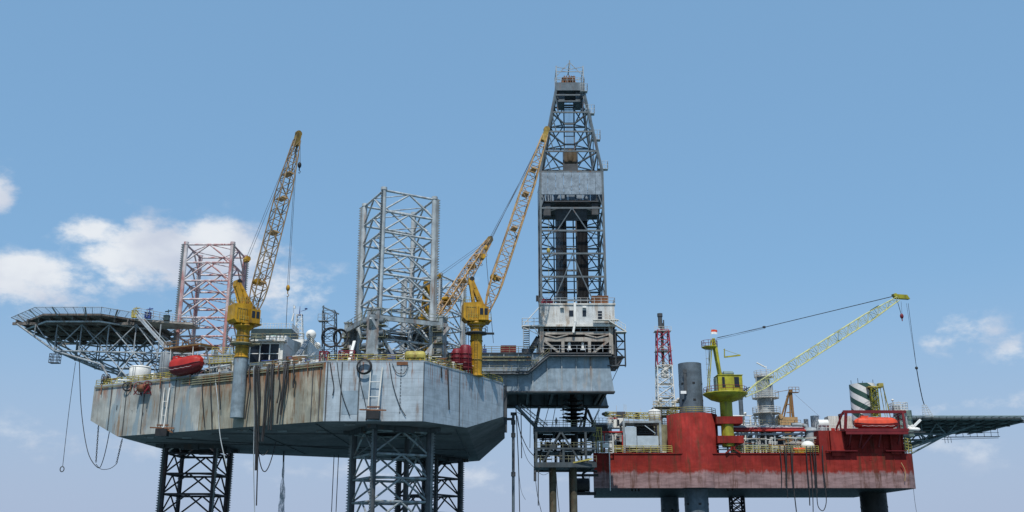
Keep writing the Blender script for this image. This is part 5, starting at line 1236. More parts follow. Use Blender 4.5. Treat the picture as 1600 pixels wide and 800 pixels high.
# ================================================================ RED PRODUCTION RIG
RT, RB, RY = 18.6, 11.5, 210.0
rig = thing('rig_hull', 'dark red steel hull of the smaller rig with a grey band along its bottom edge', 'rig hull', (50, 232, RB))
RX0, RX1 = 16.9, 84.4
mb = MB()
mb.quad((RX0, RY, RB), (RX1 - 2.2, RY, RB), (RX1 - 2.2, RY, RT), (RX0, RY, RT)); mb.quad((RX1 - 2.2, RY, RB), (RX1, RY + 2.6, RB), (RX1, RY + 2.6, RT), (RX1 - 2.2, RY, RT))
mb.build('side_plating', M['rig_red_band'], rig)
mb = MB(); mb.quad((RX1, RY + 2.6, RB), (RX1, 252, RB), (RX1, 252, RT), (RX1, RY + 2.6, RT)); mb.quad((20.4, 254, RB), (RX0, RY, RB), (RX0, RY, RT), (20.4, 254, RT)); mb.quad((20.4, 254, RB), (RX1, 252, RB), (RX1, 252, RT), (20.4, 254, RT)); mb.build('end_plating', M['rig_red_band'], rig)
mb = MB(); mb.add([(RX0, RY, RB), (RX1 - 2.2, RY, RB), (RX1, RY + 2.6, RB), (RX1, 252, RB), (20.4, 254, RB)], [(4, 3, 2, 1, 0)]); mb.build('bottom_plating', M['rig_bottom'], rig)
mb = MB(); mb.prism([(RX0, RY + .05), (RX1 - 2.3, RY + .05), (RX1 - .1, RY + 2.7), (RX1 - .1, 251.9), (20.5, 253.9)], RT - .1, RT); mb.build('deck', M['deck'], rig)
mb = MB()
for x in (RX0 + 4.5, 35.2, 46.2, 60, 70.5, 76, 79.5): mb.box(x - .06, x + .06, RY - .1, RY - .003, RB, RT - .2)
for x in (21, 28.5, 32, 50, 53.5, 57, 67, 69, 73, 77.6, 81): mb.box(x - .035, x + .035, RY - .06, RY - .003, RB + .02, RT - .2)
build_each(mb, 'side_rib', M['rig_red_band'], rig); mb = MB()
mb.box(RX0, 64, RY - .2, RY - .003, RT - .18, RT + .04); mb.build('deck_edge_bar', M['rig_red'], rig)
# raised block at the right end
BX0, BZ = 64.3, 23.3; DZ = -1.75
mb = MB(); mb.box(BX0, RX1 - 2.4, RY + .3, 236, RT, BZ); mb.box(BX0 + 2.2, BX0 + 5, RY - .5, RY + .29, RT - .6, BZ - .2); mb.box(79.0, 81.2, RY - .5, RY + .29, RT - .3, BZ - .4); mb.build('raised_block', M['rig_red'], rig)
mb = MB()
for x in (66.2, 68.8, 70.9, 73.2, 75.6, 77.8, 81.7): mb.box(x - .09, x + .09, RY + .1, RY + .3, RT + .05, BZ - .1)
for z in (19.6, 21.4, 22.4): mb.box(BX0 + 5.1, 78.9, RY + .16, RY + .29, z - .05, z + .05)
build_each(mb, 'block_rib', M['rig_red'], rig)
mb = MB(); mb.box(BX0 + 1.0, BX0 + 7.4, RY - 1.1, RY + .1, 18.9, 19.05); mb.box(77.6, 82.0, RY - 1.1, RY + .1, 18.9, 19.05); build_each(mb, 'block_ledge', M['red_dark'], rig)
mb = MB()
for e in (0, .5): mb.tube((74.4 + e, RY - .05, RT - 1.5), (74.4 + e, RY - .05, BZ - .2), .035, n=4)
for k in range(13): mb.tube((74.4, RY - .05, RT - 1.4 + .45 * k), (74.9, RY - .05, RT - 1.4 + .45 * k), .025, n=4)
mb.build('side_ladder', M['rig_red'], rig)
mb = MB()
mb.box(BX0 + 4.6, 82.2, RY - 2.8, RY + .6, 22.85, 23.40); mb.box(BX0 + 4.8, 82.0, RY - 2.75, RY - 2.6, 22.2, 22.84)
for x in (BX0 + 6, 72.5, 76.5, 80.5): mb.bar((x, RY - 2.6, 22.95), (x, RY - .1, 19.85), .3)
mb.bar((BX0 + 8.5, RY - .6, 19.45), (BX0 + 10.8, RY - 2.5, 22.85), .25); mb.build('lifeboat_ledge', M['red_dark'], rig)
mb = MB()
for x in (BX0 + 4.9, 81.6):
    mb.bar((x, RY - 2.3, 23.35), (x + (.0 if x > 70 else .6), RY - 1.8, 26.85), .45); mb.bar((x, RY + .8, 23.35), (x, RY + .8, 26.65), .35); mb.bar((x, RY - 1.8, 26.55), (x, RY + 1, 26.55), .4)
mb.bar((BX0 + 4.9, RY - 1.8, 26.95), (82.3, RY - 1.8, 26.95), .45, .6); mb.bar((BX0 + 4.9, RY - 1.8, 26.95), (BX0 + 3.5, RY - .5, 23.35), .3)
for k in range(5): mb.bar((79.8 + (k % 2) * 1.8, RY - 1.2, 23.35 + k * .7), (81.6 - (k % 2) * 1.8, RY - 1.2, 24.05 + k * .7), .14)
mb.build('davit_frame', M['red_dark'], rig)
lifeboat('bright orange enclosed lifeboat in the dark red davit frame of the red rig', (Xu(1367, 208.6, 26), 208.6, 23.2), 8.9, 2.65, 3.0, 0, M['orange'], M['red'], 0, .42)
mb = MB(); rail(mb, [(RX0 + .3, RY + .1, RT), (33.4, RY + .1, RT)], 1.5, 1.5, 4, .06); rail(mb, [(46, RY + .1, RT), (64, RY + .1, RT)], 1.5, 1.4, 4, .06); mb.build('guard_rail', M['rail_yellow'], rig)
mb = MB(); rail(mb, [(RX1 - 2.3, RY, RT + .1), (RX1, RY + 2.6, RT + .1), (RX1, 225, RT + .1)], 3.0, 1.5, 5, .09); mb.build('guard_rail', M['rail_yellow'], rig)
mb = MB(); rail(mb, [(BX0, RY + .5, BZ), (BX0 + 4.6, RY + .5, BZ)], 1.2, 1, 2, .05); rail(mb, [(BX0 + 4.6, RY + 1.5, BZ), (82, RY + 1.5, BZ)], 1.2, 1.2, 2, .05); mb.build('guard_rail', M['rail_white'], rig)
# leg housings
colX, colY, colR = 38.6, 214.2, 5.35
mb = MB(); mb.lathe((colX, colY, 0), [(colR, RB + .05), (colR, 26.9), (colR - .4, 26.9), (colR - .4, 26.6), (0, 26.6)], 48)
mb.build('leg_housing', M['rig_red_band'], rig)
mb = MB(); rail(mb, [(colX + (colR - .2) * math.cos(t), colY + (colR - .2) * math.sin(t), 26.9) for t in [k * math.pi / 8 for k in range(16)]], 1.2, 1.9, 3, .06, True); mb.build('housing_rail', M['rail_yellow'], rig)
mb = MB()   # crane pedestal brackets
for z in (20.6, 24.6): mb.box(colX + 4.2, 48.3, 209.0, 213.5, z, z + 1.5)
mb.bar((44.5, 209.6, RT), (47.5, 209.6, 20.6), .3); mb.bar((47.5, 209.6, RT), (44.5, 209.6, 20.6), .3); build_each(mb, 'crane_bracket', M['rig_red'], rig)
# big cylindrical legs
def leg(label, x, y, zt, r, stripes=False):
    root = thing('steel_column', label, 'rig leg', (x, y, -8), 'tubular legs of the red rig')
    mb = MB(); n = 40
    if not stripes: mb.tube((x, y, -8), (x, y, zt), r, n=n); mb.build('tube', M['rig_leg'], root)
    else:
        mb.tube((x, y, -8), (x, y, 25.2), r, n=n); mb.build('tube', M['black'], root)
        mb = MB(); mb.tube((x, y, 25.2), (x, y, zt), r, n=64); mb.build('striped_top', M['stripes'], root)
    mb = MB()
    for k in range(int((zt + 8) / 3.6)):
        for a in range(6):
            t = a * math.pi / 3 + .62; z = -6 + k * 3.6
            if stripes and z > 25: continue
            d = V((math.cos(t), math.sin(t), 0)); s = V((-d.y, d.x, 0)); mb.obox(V((x, y, z)) + d * r, d * .04, s * .28, V((0, 0, .22)))
    build_each(mb, 'pin_hole', M['black'], root); return root
leg('thick blue grey tubular leg rising through the round red housing', 38.7, 214.2, 38.1, 2.5)
leg('tubular leg with a white and dark green spiral striped top behind the orange lifeboat', 81.1, 229.0, 35.9, 2.9, True)
leg('dark tubular leg seen only below the red hull, left behind the blue grey leg', 38.6, 250.0, 17.0, 2.2)
mb = MB(); q = P(1068, 613, 211.5); mb.box(q.x - .6, q.x + .6, 211.45, 211.6, q.z - .3, q.z + .3); tag(mb.build('name_plate', M['flag_white']), 'small blank white plate on the blue grey leg top above the red housing', 'plate')
mb = MB(); q = P(1070, 580, 211.5); mb.tube((q.x, 211.75, q.z), (q.x, 211.4, q.z), .45, n=16); mb.box(q.x - .3, q.x + .3, 211.45, 211.7, q.z - 4.2, q.z - .5); tag(mb.build('leg_lock', M['steel_dark']), 'dark vertical bracket with a round knob near the top of the blue grey leg', 'bracket')
mb = MB()
for a in (0, 1.2, 2.6, 4): mb.tube((81.2 + 2.5 * math.cos(a), 229 + 2.5 * math.sin(a), 35.9), (81.2 + 2.5 * math.cos(a), 229 + 2.5 * math.sin(a), 37.1), .06, n=5)
tag(mb.build('leg_top_light', M['black']), 'thin lamp posts on the rim of the striped leg', 'lamp post')
# conductor lattice frame under the hull
lf = thing('conductor_frame', 'dark lattice frame under the middle of the red hull, down to the sea', 'lattice frame', (54.5, 248, -8)); mb = MB(); lattice(mb, (54.6, 248, -8), (54.6, 248, RB + .5), 2.9, 2.9, 10, .22, .13, x=True); mb.build('lattice', M['leg_dark'], lf)
mb = MB()
for x in (37.0, 37.7, 38.4, 25.2, 25.9, 57, 58): mb.box(x - 12.0, x - 11.7, RY + 3, RY + 3.4, RB - .5, RB)
build_each(mb, 'keel_stub', M['black'], rig)

# lime crane
lc = thing('pedestal_crane', 'lime yellow crane on the red rig with a long low boom and flag', 'crane', (46.3, 210.6, RT))
px, py = Xu(1136, 210.6, 25), 210.6
mb = MB(); mb.tube((px, py, 20.0), (px, py, 31.0), 1.3, n=28); mb.build('pedestal', M['lime'], lc)
zd = Zv(614, 210.6)
mb = MB(); mb.lathe((px, py, zd), [(1.3, -2.0), (3.2, -1.4), (4.7, -.35), (4.7, -.15), (0, -.1)], 36); mb.build('slew_platform', M['lime'], lc)
mb = MB(); ring = [(px + 4.55 * math.cos(t), py + 4.55 * math.sin(t), zd - .15) for t in [k * math.pi / 9 for k in range(18)]]; rail(mb, ring, 1.2, 1.5, 2, .05, True); mb.build('platform_rail', M['maroon'], lc)
cx0, cx1 = Xu(1123, 208.5, 32), Xu(1161, 208.5, 32); cz1 = Zv(586, 208.5)
mb = MB(); mb.box(cx0, cx1, 208.6, 212.6, zd, cz1); mb.box(cx0 - .15, cx1 + .15, 208.45, 212.7, cz1, cz1 + .12); cab = mb.build('cab', M['lime'], lc); ORG[cab.name] = ORG[lc.name]
mb = MB(); w = cx1 - cx0; mb.box(cx0 + .16 * w, cx0 + .27 * w, 208.52, 208.59, zd + .9, cz1 - .4); mb.box(cx0 + .66 * w, cx0 + .86 * w, 208.52, 208.59, zd + 1.0, cz1 - .4); mb.build('window', M['glass'], cab)
mb = MB(); mb.tube((cx0 + 1.3, 209.2, cz1 + .4), (cx0 + 3.3, 209.2, cz1 + .4), .55, n=14); mb.box(cx0 + 1, cx0 + 3.6, 209.4, 211.5, cz1 + .12, cz1 + .7); mb.build('winch_cover', M['green'], cab)
mb = MB(); mb.box(cx0 - .3, cx0 - .02, 209.5, 212, zd, cz1 - .3); mb.build('radiator', M['green'], lc)
ap = P(1114, 530, 210.6)
mb = MB()
for y in (209.6, 211.6): mb.bar((cx0 + .9, y, cz1), (ap.x, y + (-.1 if y > 210 else .1), ap.z), .42); mb.bar((cx0 - 1.9 + .0, y, zd), (ap.x - .3, y, ap.z), .2)
mb.bar((cx0 + .9, 209.6, cz1), (ap.x + .5, 209.6, ap.z - 2), .3)
a = P(1132, 558, 210); mb.bar(a, P(1157, 555, 209.5), .25, .3); mb.bar(a + V((0, 0, -.1)), P(1132, 545, 210), .2); mb.tube(P(1130, 546, 210), P(1157, 555, 209.5), .04, n=4); mb.build('gantry', M['lime'], lc)
mb = MB(); q = P(1108, 543, 210.6); mb.lathe((q.x + .1, 210.6, q.z), [(0, -.35), (1.2, -.3), (1.75, 0), (1.75, .1), (0, .1)], 16); mb.build('top_platform', M['lime'], lc)
mb = MB(); rail(mb, [(q.x + .1 + 1.7 * math.cos(t), 210.6 + 1.7 * math.sin(t), q.z + .1) for t in [k * math.pi / 5 for k in range(10)]], 1.3, 1.2, 2, .045, True); mb.build('top_rail', M['maroon'], lc)
mb = MB()
for x in (q.x - .9, q.x - .4): mb.tube((x, 209.8, zd), (x, 209.8, q.z), .05, n=5)
for k in range(5): zz = zd + 2.4 + k * 1.2; mb.path([(q.x - .65 + .4 * math.cos(t), 209.5 + .4 * math.sin(t), zz) for t in [i * math.pi / 5 for i in range(10)]], .035, closed=True, n=4)
mb.build('ladder', M['steel'], lc)
foot = P(1164, 618, 208.6); tip = P(1402, 467, 213)
hh = V((tip.x - foot.x, tip.y - foot.y, 0)).normalized(); ss = V((-hh.y, hh.x, 0)); L_ = (tip - foot).length
mb = MB(); bp = lambda k: (.7 + (1.9 - .7) * min(1, k / .1)) if k < .8 else 1.9 - 1.0 * (k - .8) / .2
lattice(mb, foot, tip, 2, 2, 30, .10, .05, side=ss, taper=bp); boom = mb.build('boom', M['boom_lime'], lc); ORG[boom.name] = ORG[lc.name]
d = (tip - foot).normalized(); up = ss.cross(d); up = up if up.z > 0 else -up
mb = MB()
for t in (.02, .13, .32, .46, .62, .86): p = lerp(foot, tip, t) + up * .95; mb.obox(p, d * .9, ss * .6, up * .09)
build_each(mb, 'boom_walkway', M['green_dark'], boom)
mb = MB(); mb.obox(tip + d * .9 - up * .1 + V((0, 0, .1)), (d * .8 + V((.9, 0, -.5))), ss * .5, up * .55); mb.tube(tip - ss * .4 + up * .9, tip + ss * .4 + up * .9, .45, n=14); mb.build('boom_head', M['lime'], boom)
mb = MB()
for s in (-.4, .4): mb.tube(P(1120, 528, 210.6) + ss * s, P(1196, 511, 211.5) + ss * s * .6 + V((0, 0, s * .3)), .04, n=4); mb.tube(P(1196, 511, 211.5) + ss * s * .3, tip + up * .8 + ss * s * .5, .06, n=5)
mb.tube(P(1114, 532, 210.6), P(1196, 513, 211.5), .03, n=4)
mb.ell(P(1194, 511, 211.5), .4, .25, .25, 10, 8); mb.build('pendant_rope', M['black'], lc)
p = P(1409, 494, 213.5); mb = MB(); mb.ell(p, .4, .35, .6, 12, 8); mb.tube(p - V((0, 0, .5)), p - V((0, 0, 1.1)), .12, n=6); mb.build('hook_block', M['maroon'], lc)
mb = MB(); mb.tube(P(1402, 470, 213), p, .06, n=5); mb.tube(P(1408, 471, 213), p + V((.1, 0, 0)), .03, n=4); a = P(1419, 474, 213.5); b = P(1432, 575, 215); mb.tube(a, b, .045, n=4); mb.tube(a + V((-.4, 0, 0)), b, .03, n=4); mb.ell(b, .35, .2, .35, 10, 6); mb.path(smooth_pts([b, P(1436, 598, 216), P(1441, 622, 219), P(1444, 632, 221)], 6), .10); mb.build('hoist_rope', M['black'], lc)
fl = thing('flag', 'small red and white flag flying from the top of the lime crane', 'flag', P(1111, 530, 210.6)); mb = MB(); mb.tube(P(1111, 532, 210.6), P(1111, 513, 210.6), .05, n=5); mb.build('flagpole', M['rail_white'], fl)
for nm, m, v0, v1 in (('cloth', 'orange', 515, 518.5), ('cloth', 'flag_white', 518.5, 522)):
    mb = MB(); nn = 8; a = P(1111, v0, 210.6); b = P(1111, v1, 210.6); vs = []
    for i in range(nn + 1):
        for zz in (a.z, b.z): vs.append((a.x + .17 * i, 210.6 + .18 * math.sin(i * .9), zz + .06 * math.sin(i * .7)))
    mb.add(vs, [(2 * i, 2 * i + 1, 2 * i + 3, 2 * i + 2) for i in range(nn)], True); mb.build(nm, M[m], fl)
# personnel basket on the helideck
pb = thing('personnel_basket', 'white rope personnel basket hanging above the near edge of the dark green helideck', 'personnel basket', P(1445, 655, 222.5))
mb = MB(); t0 = P(1444, 633, 222); bz = 27.6
for a in range(8):
    t = a * math.pi / 4; mb.tube(t0 + V((.5 * math.cos(t), .5 * math.sin(t), 0)), (t0.x + .6 + 1.15 * math.cos(t), t0.y + 1.15 * math.sin(t), bz), .035, n=4)
for k in range(6):
    f = k / 5; mb.path([(t0.x + .6 * f + (.5 + .65 * f) * math.cos(t), t0.y + (.5 + .65 * f) * math.sin(t), t0.z + (bz - t0.z) * f) for t in [i * math.pi / 8 for i in range(16)]], .035, closed=True, n=4)
mb.build('net', M['rail_white'], pb)

# red and white vent tower
vt = thing('vent_tower', 'slim red and white lattice vent tower left of the blue grey leg', 'lattice tower', (Xu(1040, 226, RT), 226, RT))
tx = Xu(1040, 226, 30)
def seg(v0, v1, w0, w1, m, n):
    mb = MB(); lattice(mb, (tx, 226, Zv(v0, 226)), (tx, 226, Zv(v1, 226)), w0, w1, n, .13, .075, x=True); mb.build('lattice_section', m, vt)
seg(700, 660, 4.2, 4.0, M['white_worn'], 2); seg(660, 620, 4.0, 3.7, M['white'], 2); seg(620, 572, 3.7, 3.3, M['white'], 3); seg(572, 548, 3.3, 3.0, M['tower_red'], 1); seg(548, 517, 3.0, 2.6, M['tower_red'], 2)
mb = MB(); mb.tube((tx - .1, 226, Zv(572, 226)), (tx - .1, 226, Zv(505, 226)), .35, n=10); mb.tube((tx - .4, 226, Zv(512, 226)), (tx - .4, 226, Zv(495, 226)), .5, n=14); mb.tube((tx - .4, 226, Zv(495, 226)), (tx - .4, 226, Zv(490, 226)), .62, n=14); mb.tube((tx + .4, 226, Zv(515, 226)), (tx + .4, 226, Zv(500, 226)), .15, n=8); mb.build('vent_pipe', M['steel_dark'], vt)
mb = MB()
for v in (518, 549, 574, 600, 622): mb = MB(); z = Zv(v, 226); ww = 1.9; mb.box(tx - ww, tx + ww, 224.6, 227.4, z - .07, z); rail(mb, [(tx - ww, 224.6, z), (tx + ww, 224.6, z)], .9, .9, 2, .04); mb.build('platform', M['white_worn'], vt)
mb = MB()
mb.box(tx - .6, tx + .9, 225, 227, Zv(590, 226), Zv(578, 226)); mb.tube((tx + .3, 225.2, Zv(580, 226)), (tx + .3, 225.2, Zv(572, 226)), .7, n=12); mb.build('vent_vessel', M['white_worn'], vt)
cl = thing('compressor_module', 'cluster of cream pipes and platforms at the foot of the red and white vent tower', 'machinery', (Xu(1045, 222, 30), 222, RT))
random.seed(5); mb = MB(); bx = Xu(1047, 222, 28)
for k in range(22):
    x = bx + random.uniform(-3.8, 4.0); y = 220 + random.uniform(0, 4); z = random.uniform(24, 31)
    if k % 2: mb.tube((x, y, 22), (x, y, z), random.uniform(.12, .35), n=8)
    else: mb.tube((x - 1.4, y, z), (x + 1.4, y, z), .15, n=8); mb.ell((x, y, z + .4), .4, .4, .4, 10, 6)
mb.build('pipework', M['white_worn'], cl)
mb = MB(); mb.box(bx - 4.4, bx + 2, 219, 224, RT, 25.5)
for z in (25.5, 27.6, 29.4): mb.box(bx - 4, bx + 4, 219, 224, z, z + .12); rail(mb, [(bx - 4, 219, z + .1), (bx + 4, 219, z + .1)], 1.1, 1.1, 3, .05)
mb.build('platform', M['rail_dull'], cl)

# deck houses and gear, left part
ws = thing('wind_screen_house', 'grey steel frame house with pale blue panels on the left part of the red rig', 'deckhouse', (Xu(1005, 212, 20), 213, RT))
x0, x1 = Xu(975, 211, 22), Xu(1032, 211, 22); z1 = Zv(660, 211)
mb = MB()
for x in (x0, x1): 
    for y in (211, 217): mb.bar((x, y, RT), (x, y, z1), .45)
mb.box(x0 - .2, x1 + .2, 210.8, 217.2, z1 - .1, z1 + .35); mb.bar((x0, 211, RT + 1.4), (x1, 211, RT + 1.4), .3); mb.bar((x0, 214, z1), (x1 - 2, 214, RT + 2), .25); mb.build('frame', M['steel'], ws)
xm = Xu(995, 211, 22); mb = MB(); mb.box(x0 + .35, xm, 211.3, 211.4, RT + 1.6, z1 - .9); mb.box(xm + .1, x1 - .4, 211.3, 211.4, RT + 1.6, RT + 3.7); mb.bar((x1 - 3.2, 211.2, z1 - .6), (x1 - 1.0, 211.2, RT + 4.2), .14); mb.build('panel', M['panel'], ws)
mb = MB(); mb.box(xm + .2, x1 - .6, 216, 216.2, RT + 4, z1 - .2); mb.box(x0 + .5, x1 - .5, 214, 216.5, RT, RT + 4.2); [mb.tube((xm, 213 + .4 * k, RT + 4.4 + .4 * k), (x1 - .5, 213 + .4 * k, RT + 4.4 + .4 * k), .14, n=6) for k in range(4)]; mb.build('inner_machinery', M['steel_dark'], ws)
mb = MB(); rail(mb, [(x0, 211, z1 + .35), (x1, 211, z1 + .35)], 1.3, 1.1, 3, .05); mb.build('roof_rail', M['rail_yellow'], ws)
tank('storage_tank', 'white domed tank on the roof level beside the round red housing', (Xu(1023, 214, 27), 214, z1 + .35), 1.35, 2.3, M['white'], .5)
sc = thing('deck_crane', 'small folded yellow crane lying along the roof of the grey frame house', 'crane', P(990, 655, 213))
a, b = P(945, 647, 212), P(1012, 650, 213); mb = MB(); lattice(mb, a, b, .7, 1.0, 10, .09, .05); mb.build('boom', M['rail_yellow'], sc); mb = MB(); mb.ell(a, .7, .4, .4, 10, 8); mb.obox(P(970, 648, 212.3), (.9, 0, 0), (0, .5, 0), (0, 0, .6)); mb.tube(P(996, 655, 213), P(996, 645, 213), .5, n=12); mb.build('hoist', M['steel_dark'], sc)
for i, (u0, u1, v0, v1, Y, m, nm, cat, lab) in enumerate((
    (952, 974, 652, 668, 218, 'white', 'office_container', 'container', 'white container with red trim behind the left deck of the red rig'),
    (943, 976, 678, 690, 214, 'steel', 'switch_cabin', 'cabin', 'grey cabin under the red beam at the left end of the red rig'),
    (931, 956, 662, 676, 222, 'steel_dark', 'generator_set', 'generator', 'dark machinery housing at the far left end of the red deck'))):
    a, b = Xu(u0, Y, 22), Xu(u1, Y, 22); zz0, zz1 = Zv(v1, Y), Zv(v0, Y); root = thing(nm, lab, cat, ((a + b) / 2, Y, zz0))
    mb = MB(); mb.box(a, b, Y, Y + 3, zz0, zz1); 
    for k in range(7): x = a + (b - a) * k / 6; mb.box(x - .06, x + .06, Y - .08, Y, zz0, zz1)
    mb.box(a - .1, b + .1, Y - .1, Y + 3.1, zz1, zz1 + .12); mb.build('wall', M[m], root)
    mb = MB(); mb.box(a + (b - a) * .55, a + (b - a) * .75, Y - .1, Y - .082, zz0 + .4, zz1 - .5); mb.box(a + (b - a) * .2, a + (b - a) * .35, Y - .1, Y - .082, zz0 + .9, zz1 - .5); mb.build('window', M['glass'], root)
    mb = MB(); mb.box(a, a + .1 + (b - a) * .6, Y - .12, Y - .085, zz1 - .3, zz1 - .1) ; mb.build('trim', M['red'] if i == 0 else M['steel'], root)
    if zz0 > RT + .2:
        mb = MB()
        for x in (a + .2, b - .2):
            for y in (Y + .2, Y + 2.8): mb.bar((x, y, RT), (x, y, zz0), .25)
        mb.build('support', M['steel'], root)
mb = MB(); a = P(941, 675, 211.5); b = P(975, 675, 211.5); mb.bar(a, b, .9, .25); mb.bar((a.x + .4, 211.5, RT), (a.x + .4, 211.5, a.z), .2); mb.bar((b.x - .4, 211.5, RT), (b.x - .4, 211.5, a.z), .2); tag(mb.build('gantry_beam', M['red']), 'thin red beam on posts at the left end of the red rig', 'beam')
gb = thing('escape_chute', 'white framed box with a long white pole down the red hull', 'escape chute', P(945, 706, 209.3))
a, b = P(934, 706, 209.5), P(957, 690, 209.5); mb = MB(); frame_box(mb, a.x, b.x, 209.2, 210.6, RT, b.z, .07, False); mb.build('frame', M['rail_white'], gb)
mb = MB(); q = P(950, 696, 209.1); mb.box(q.x - 1, q.x + .8, 209.3, 210, q.z - .4, q.z + .45); mb.build('canister', M['white'], gb)
mb = MB(); q = P(952, 700, 209.0); mb.tube((q.x, 209.2, RT + .2), (q.x, 209.2, RB - .6), .12, n=8); mb.tube((q.x + .8, 209.2, RT), (q.x + .8, 209.2, Zv(679, 209)), .15, n=8); mb.build('pole', M['rail_white'], gb)
st = thing('stair_tower', 'yellow lattice stair tower at the left end of the red rig', 'stair tower', P(932, 706, 211)); mb = MB(); frame_box(mb, Xu(928, 211, 22), Xu(940, 211, 22), 211, 213, RT, Zv(668, 211), .08, True)
for k in range(5): mb.bar((Xu(928, 211, 22), 211, RT + 1.2 * k), (Xu(940, 211, 22), 211, RT + 1.2 * k), .12)
mb.build('frame', M['rail_yellow'], st)
rr = thing('roof_rail', 'thin pale rail and lamp posts above the left end of the red rig', 'guard rail', P(945, 664, 218)); mb = MB(); z = Zv(664, 216); rail(mb, [(Xu(926, 216, z), 216, z), (Xu(958, 216, z), 216, z)], 1.5, .8, 3, .045)
for u, hgt in ((935, 3.2), (950, 2.2), (964, 4.2), (976, 4.5), (979, 4.4), (1002, 3.5), (1022, 6)): mb.tube((Xu(u, 216, z), 216, z), (Xu(u, 216, z), 216, z + hgt), .05, n=5)
mb.ell((Xu(950, 216, z), 216, z + 2.4), .5, .4, .22, 10, 6); mb.build('rail', M['rail_white'], rr)
mb = MB(); z = 21.4; mb.box(Xu(926, 214, 22), Xu(976, 214, 22), 214, 232, 23.2, 23.4); mb.box(Xu(960, 214, 22), Xu(976, 214, 22), 217, 228, RT, 23.2)
tag(mb.build('mezzanine_deck', M['steel_dark']), 'dark upper deck plate over the left end of the red rig', 'deck')

# pipe rack in the middle
pr = thing('pipe_rack', 'long pipe rack with two crimson pipes in the middle of the red rig', 'pipe rack', (55, 216, RT))
zp = Zv(673, 214); xa, xb = Xu(1146, 214, 23), Xu(1257, 214, 23)
mb = MB()
for k in range(8):
    x = xa + 1 + (xb - xa - 1.5) * k / 7
    for y in (214.3, 221): mb.bar((x, y, RT), (x, y, zp - .3), .32)
    mb.bar((x, 214, zp - .45), (x, 222, zp - .45), .35)
mb.bar((xa, 214.2, zp - .7), (xb, 214.2, zp - .7), .3, .4); mb.bar((xa, 214.2, zp - 3.6), (xb, 214.2, zp - 3.6), .35, .45); mb.build('frame', M['steel'], pr)
for y, r, mm in ((213.7, .26, 'crimson'), (214.5, .2, 'crimson')):
    mb = MB(); mb.tube((xa - .2, y, zp + (.0 if y < 214 else .55)), (xb + .2, y, zp + (.0 if y < 214 else .55)), r, n=10); mb.build('pipe', M['red'] if y < 214 else M['maroon'], pr)
mb = MB()
for i in range(9): mb.tube((xa, 215.2 + i * .7, zp + .8 + .25 * (i % 3)), (xb - .4 * i, 215.2 + i * .7, zp + .8 + .25 * (i % 3)), .2, n=8)
mb.build('pipe', M['steel'], pr)
mb = MB(); mb.box(xa, xb, 215.5, 222, zp + .55, zp + .7); rail(mb, [(xa, 216, zp + 1.4), (xb, 216, zp + 1.4)], 1.1, 1.4, 2, .045); mb.build('upper_walkway', M['rail_dull'], pr)
random.seed(21)
specs = [(1148, 1166, 0, 2.5, 'green', 'pump_skid', 'green pump skid behind the rail next to the lime crane pedestal'), (1168, 1180, 0, 1.9, 'steel_dark', 'filter_unit', 'dark filter unit beside the green pump skid'), (1184, 1196, 0, 2.2, 'steel', 'heat_exchanger', 'grey heat exchanger in front of the column tower'), (1200, 1214, 0, 2.8, 'steel_pale', 'separator_vessel', 'pale separator vessel under the middle of the pipe rack'), (1218, 1230, 0, 2.0, 'brown', 'valve_skid', 'brown valve skid under the right part of the pipe rack'), (1234, 1248, 0, 2.6, 'white_worn', 'metering_skid', 'cream metering skid near the right end of the pipe rack')]
for (u0, u1, _, hgt, m, nm, lab) in specs:
    a, b = Xu(u0, 213, 20), Xu(u1, 213, 20); root = thing(nm, lab, 'machinery', ((a + b) / 2, 213, RT)); mb = MB(); mb.box(a, b, 212.2, 213.8, RT, RT + .25)
    r = min(.7, hgt * .28); mb.lathe((a + .1, 213, RT + .3 + r), [(0, -.1), (r, .1), (r, b - a - .3), (0, b - a - .1)], 14, axis=(1, 0, 0))
    mb.box(a + .2, a + (b - a) * .4, 212.4, 213.4, RT + .25, RT + hgt); mb.build('body', M[m], root)
    mb = MB()
    for k in range(5): x = a + (b - a) * random.random(); mb.tube((x, 212.1, RT + .2), (x, 212.1, RT + hgt + random.uniform(-.3, .8)), .07, n=6); zz = RT + random.uniform(.5, hgt); mb.tube((a, 212.1, zz), (b, 212.1, zz), .06, n=6)
    mb.build('pipework', M['white_worn'], root)
for k, (u, v0, v1, Y, r) in enumerate(((1158, 663, 655, 224, .6), (1168, 663, 652, 226, .5), (1176, 662, 650, 224, .8))):
    pass
pk = thing('process_pipework', 'tangle of white pipes and valves above the crimson pipes, right of the lime crane', 'pipework', (Xu(1165, 224, 26), 224, 24)); random.seed(9); mb = MB()
for k in range(34):
    x = Xu(random.uniform(1148, 1186), 224, 26); y = 222 + random.uniform(0, 5); z = random.uniform(24.6, 28.6)
    if k % 3 == 0: mb.tube((x, y, 22.5), (x, y, z), random.uniform(.08, .22), n=7)
    elif k % 3 == 1: mb.tube((x - 1.6, y, z), (x + 1.6, y, z), random.uniform(.08, .2), n=7)
    else: mb.ell((x, y, z), .35, .35, .35, 10, 6); mb.tube((x, y - 1, z), (x, y + 1, z), .12, n=6)
mb.build('pipe', M['white'], pk)
for u in (1158, ):
    pass
mb = MB(); x = Xu(1158, 226, 30); mb.tube((x, 226, RT), (x, 226, Zv(622, 226)), .5, n=14); mb.tube((x, 226, Zv(624, 226)), (x, 226, Zv(620, 226)), .6, n=14); tag(mb.build('exhaust_stack', M['rig_leg']), 'slim blue grey exhaust pipe right behind the lime crane pedestal', 'exhaust pipe')
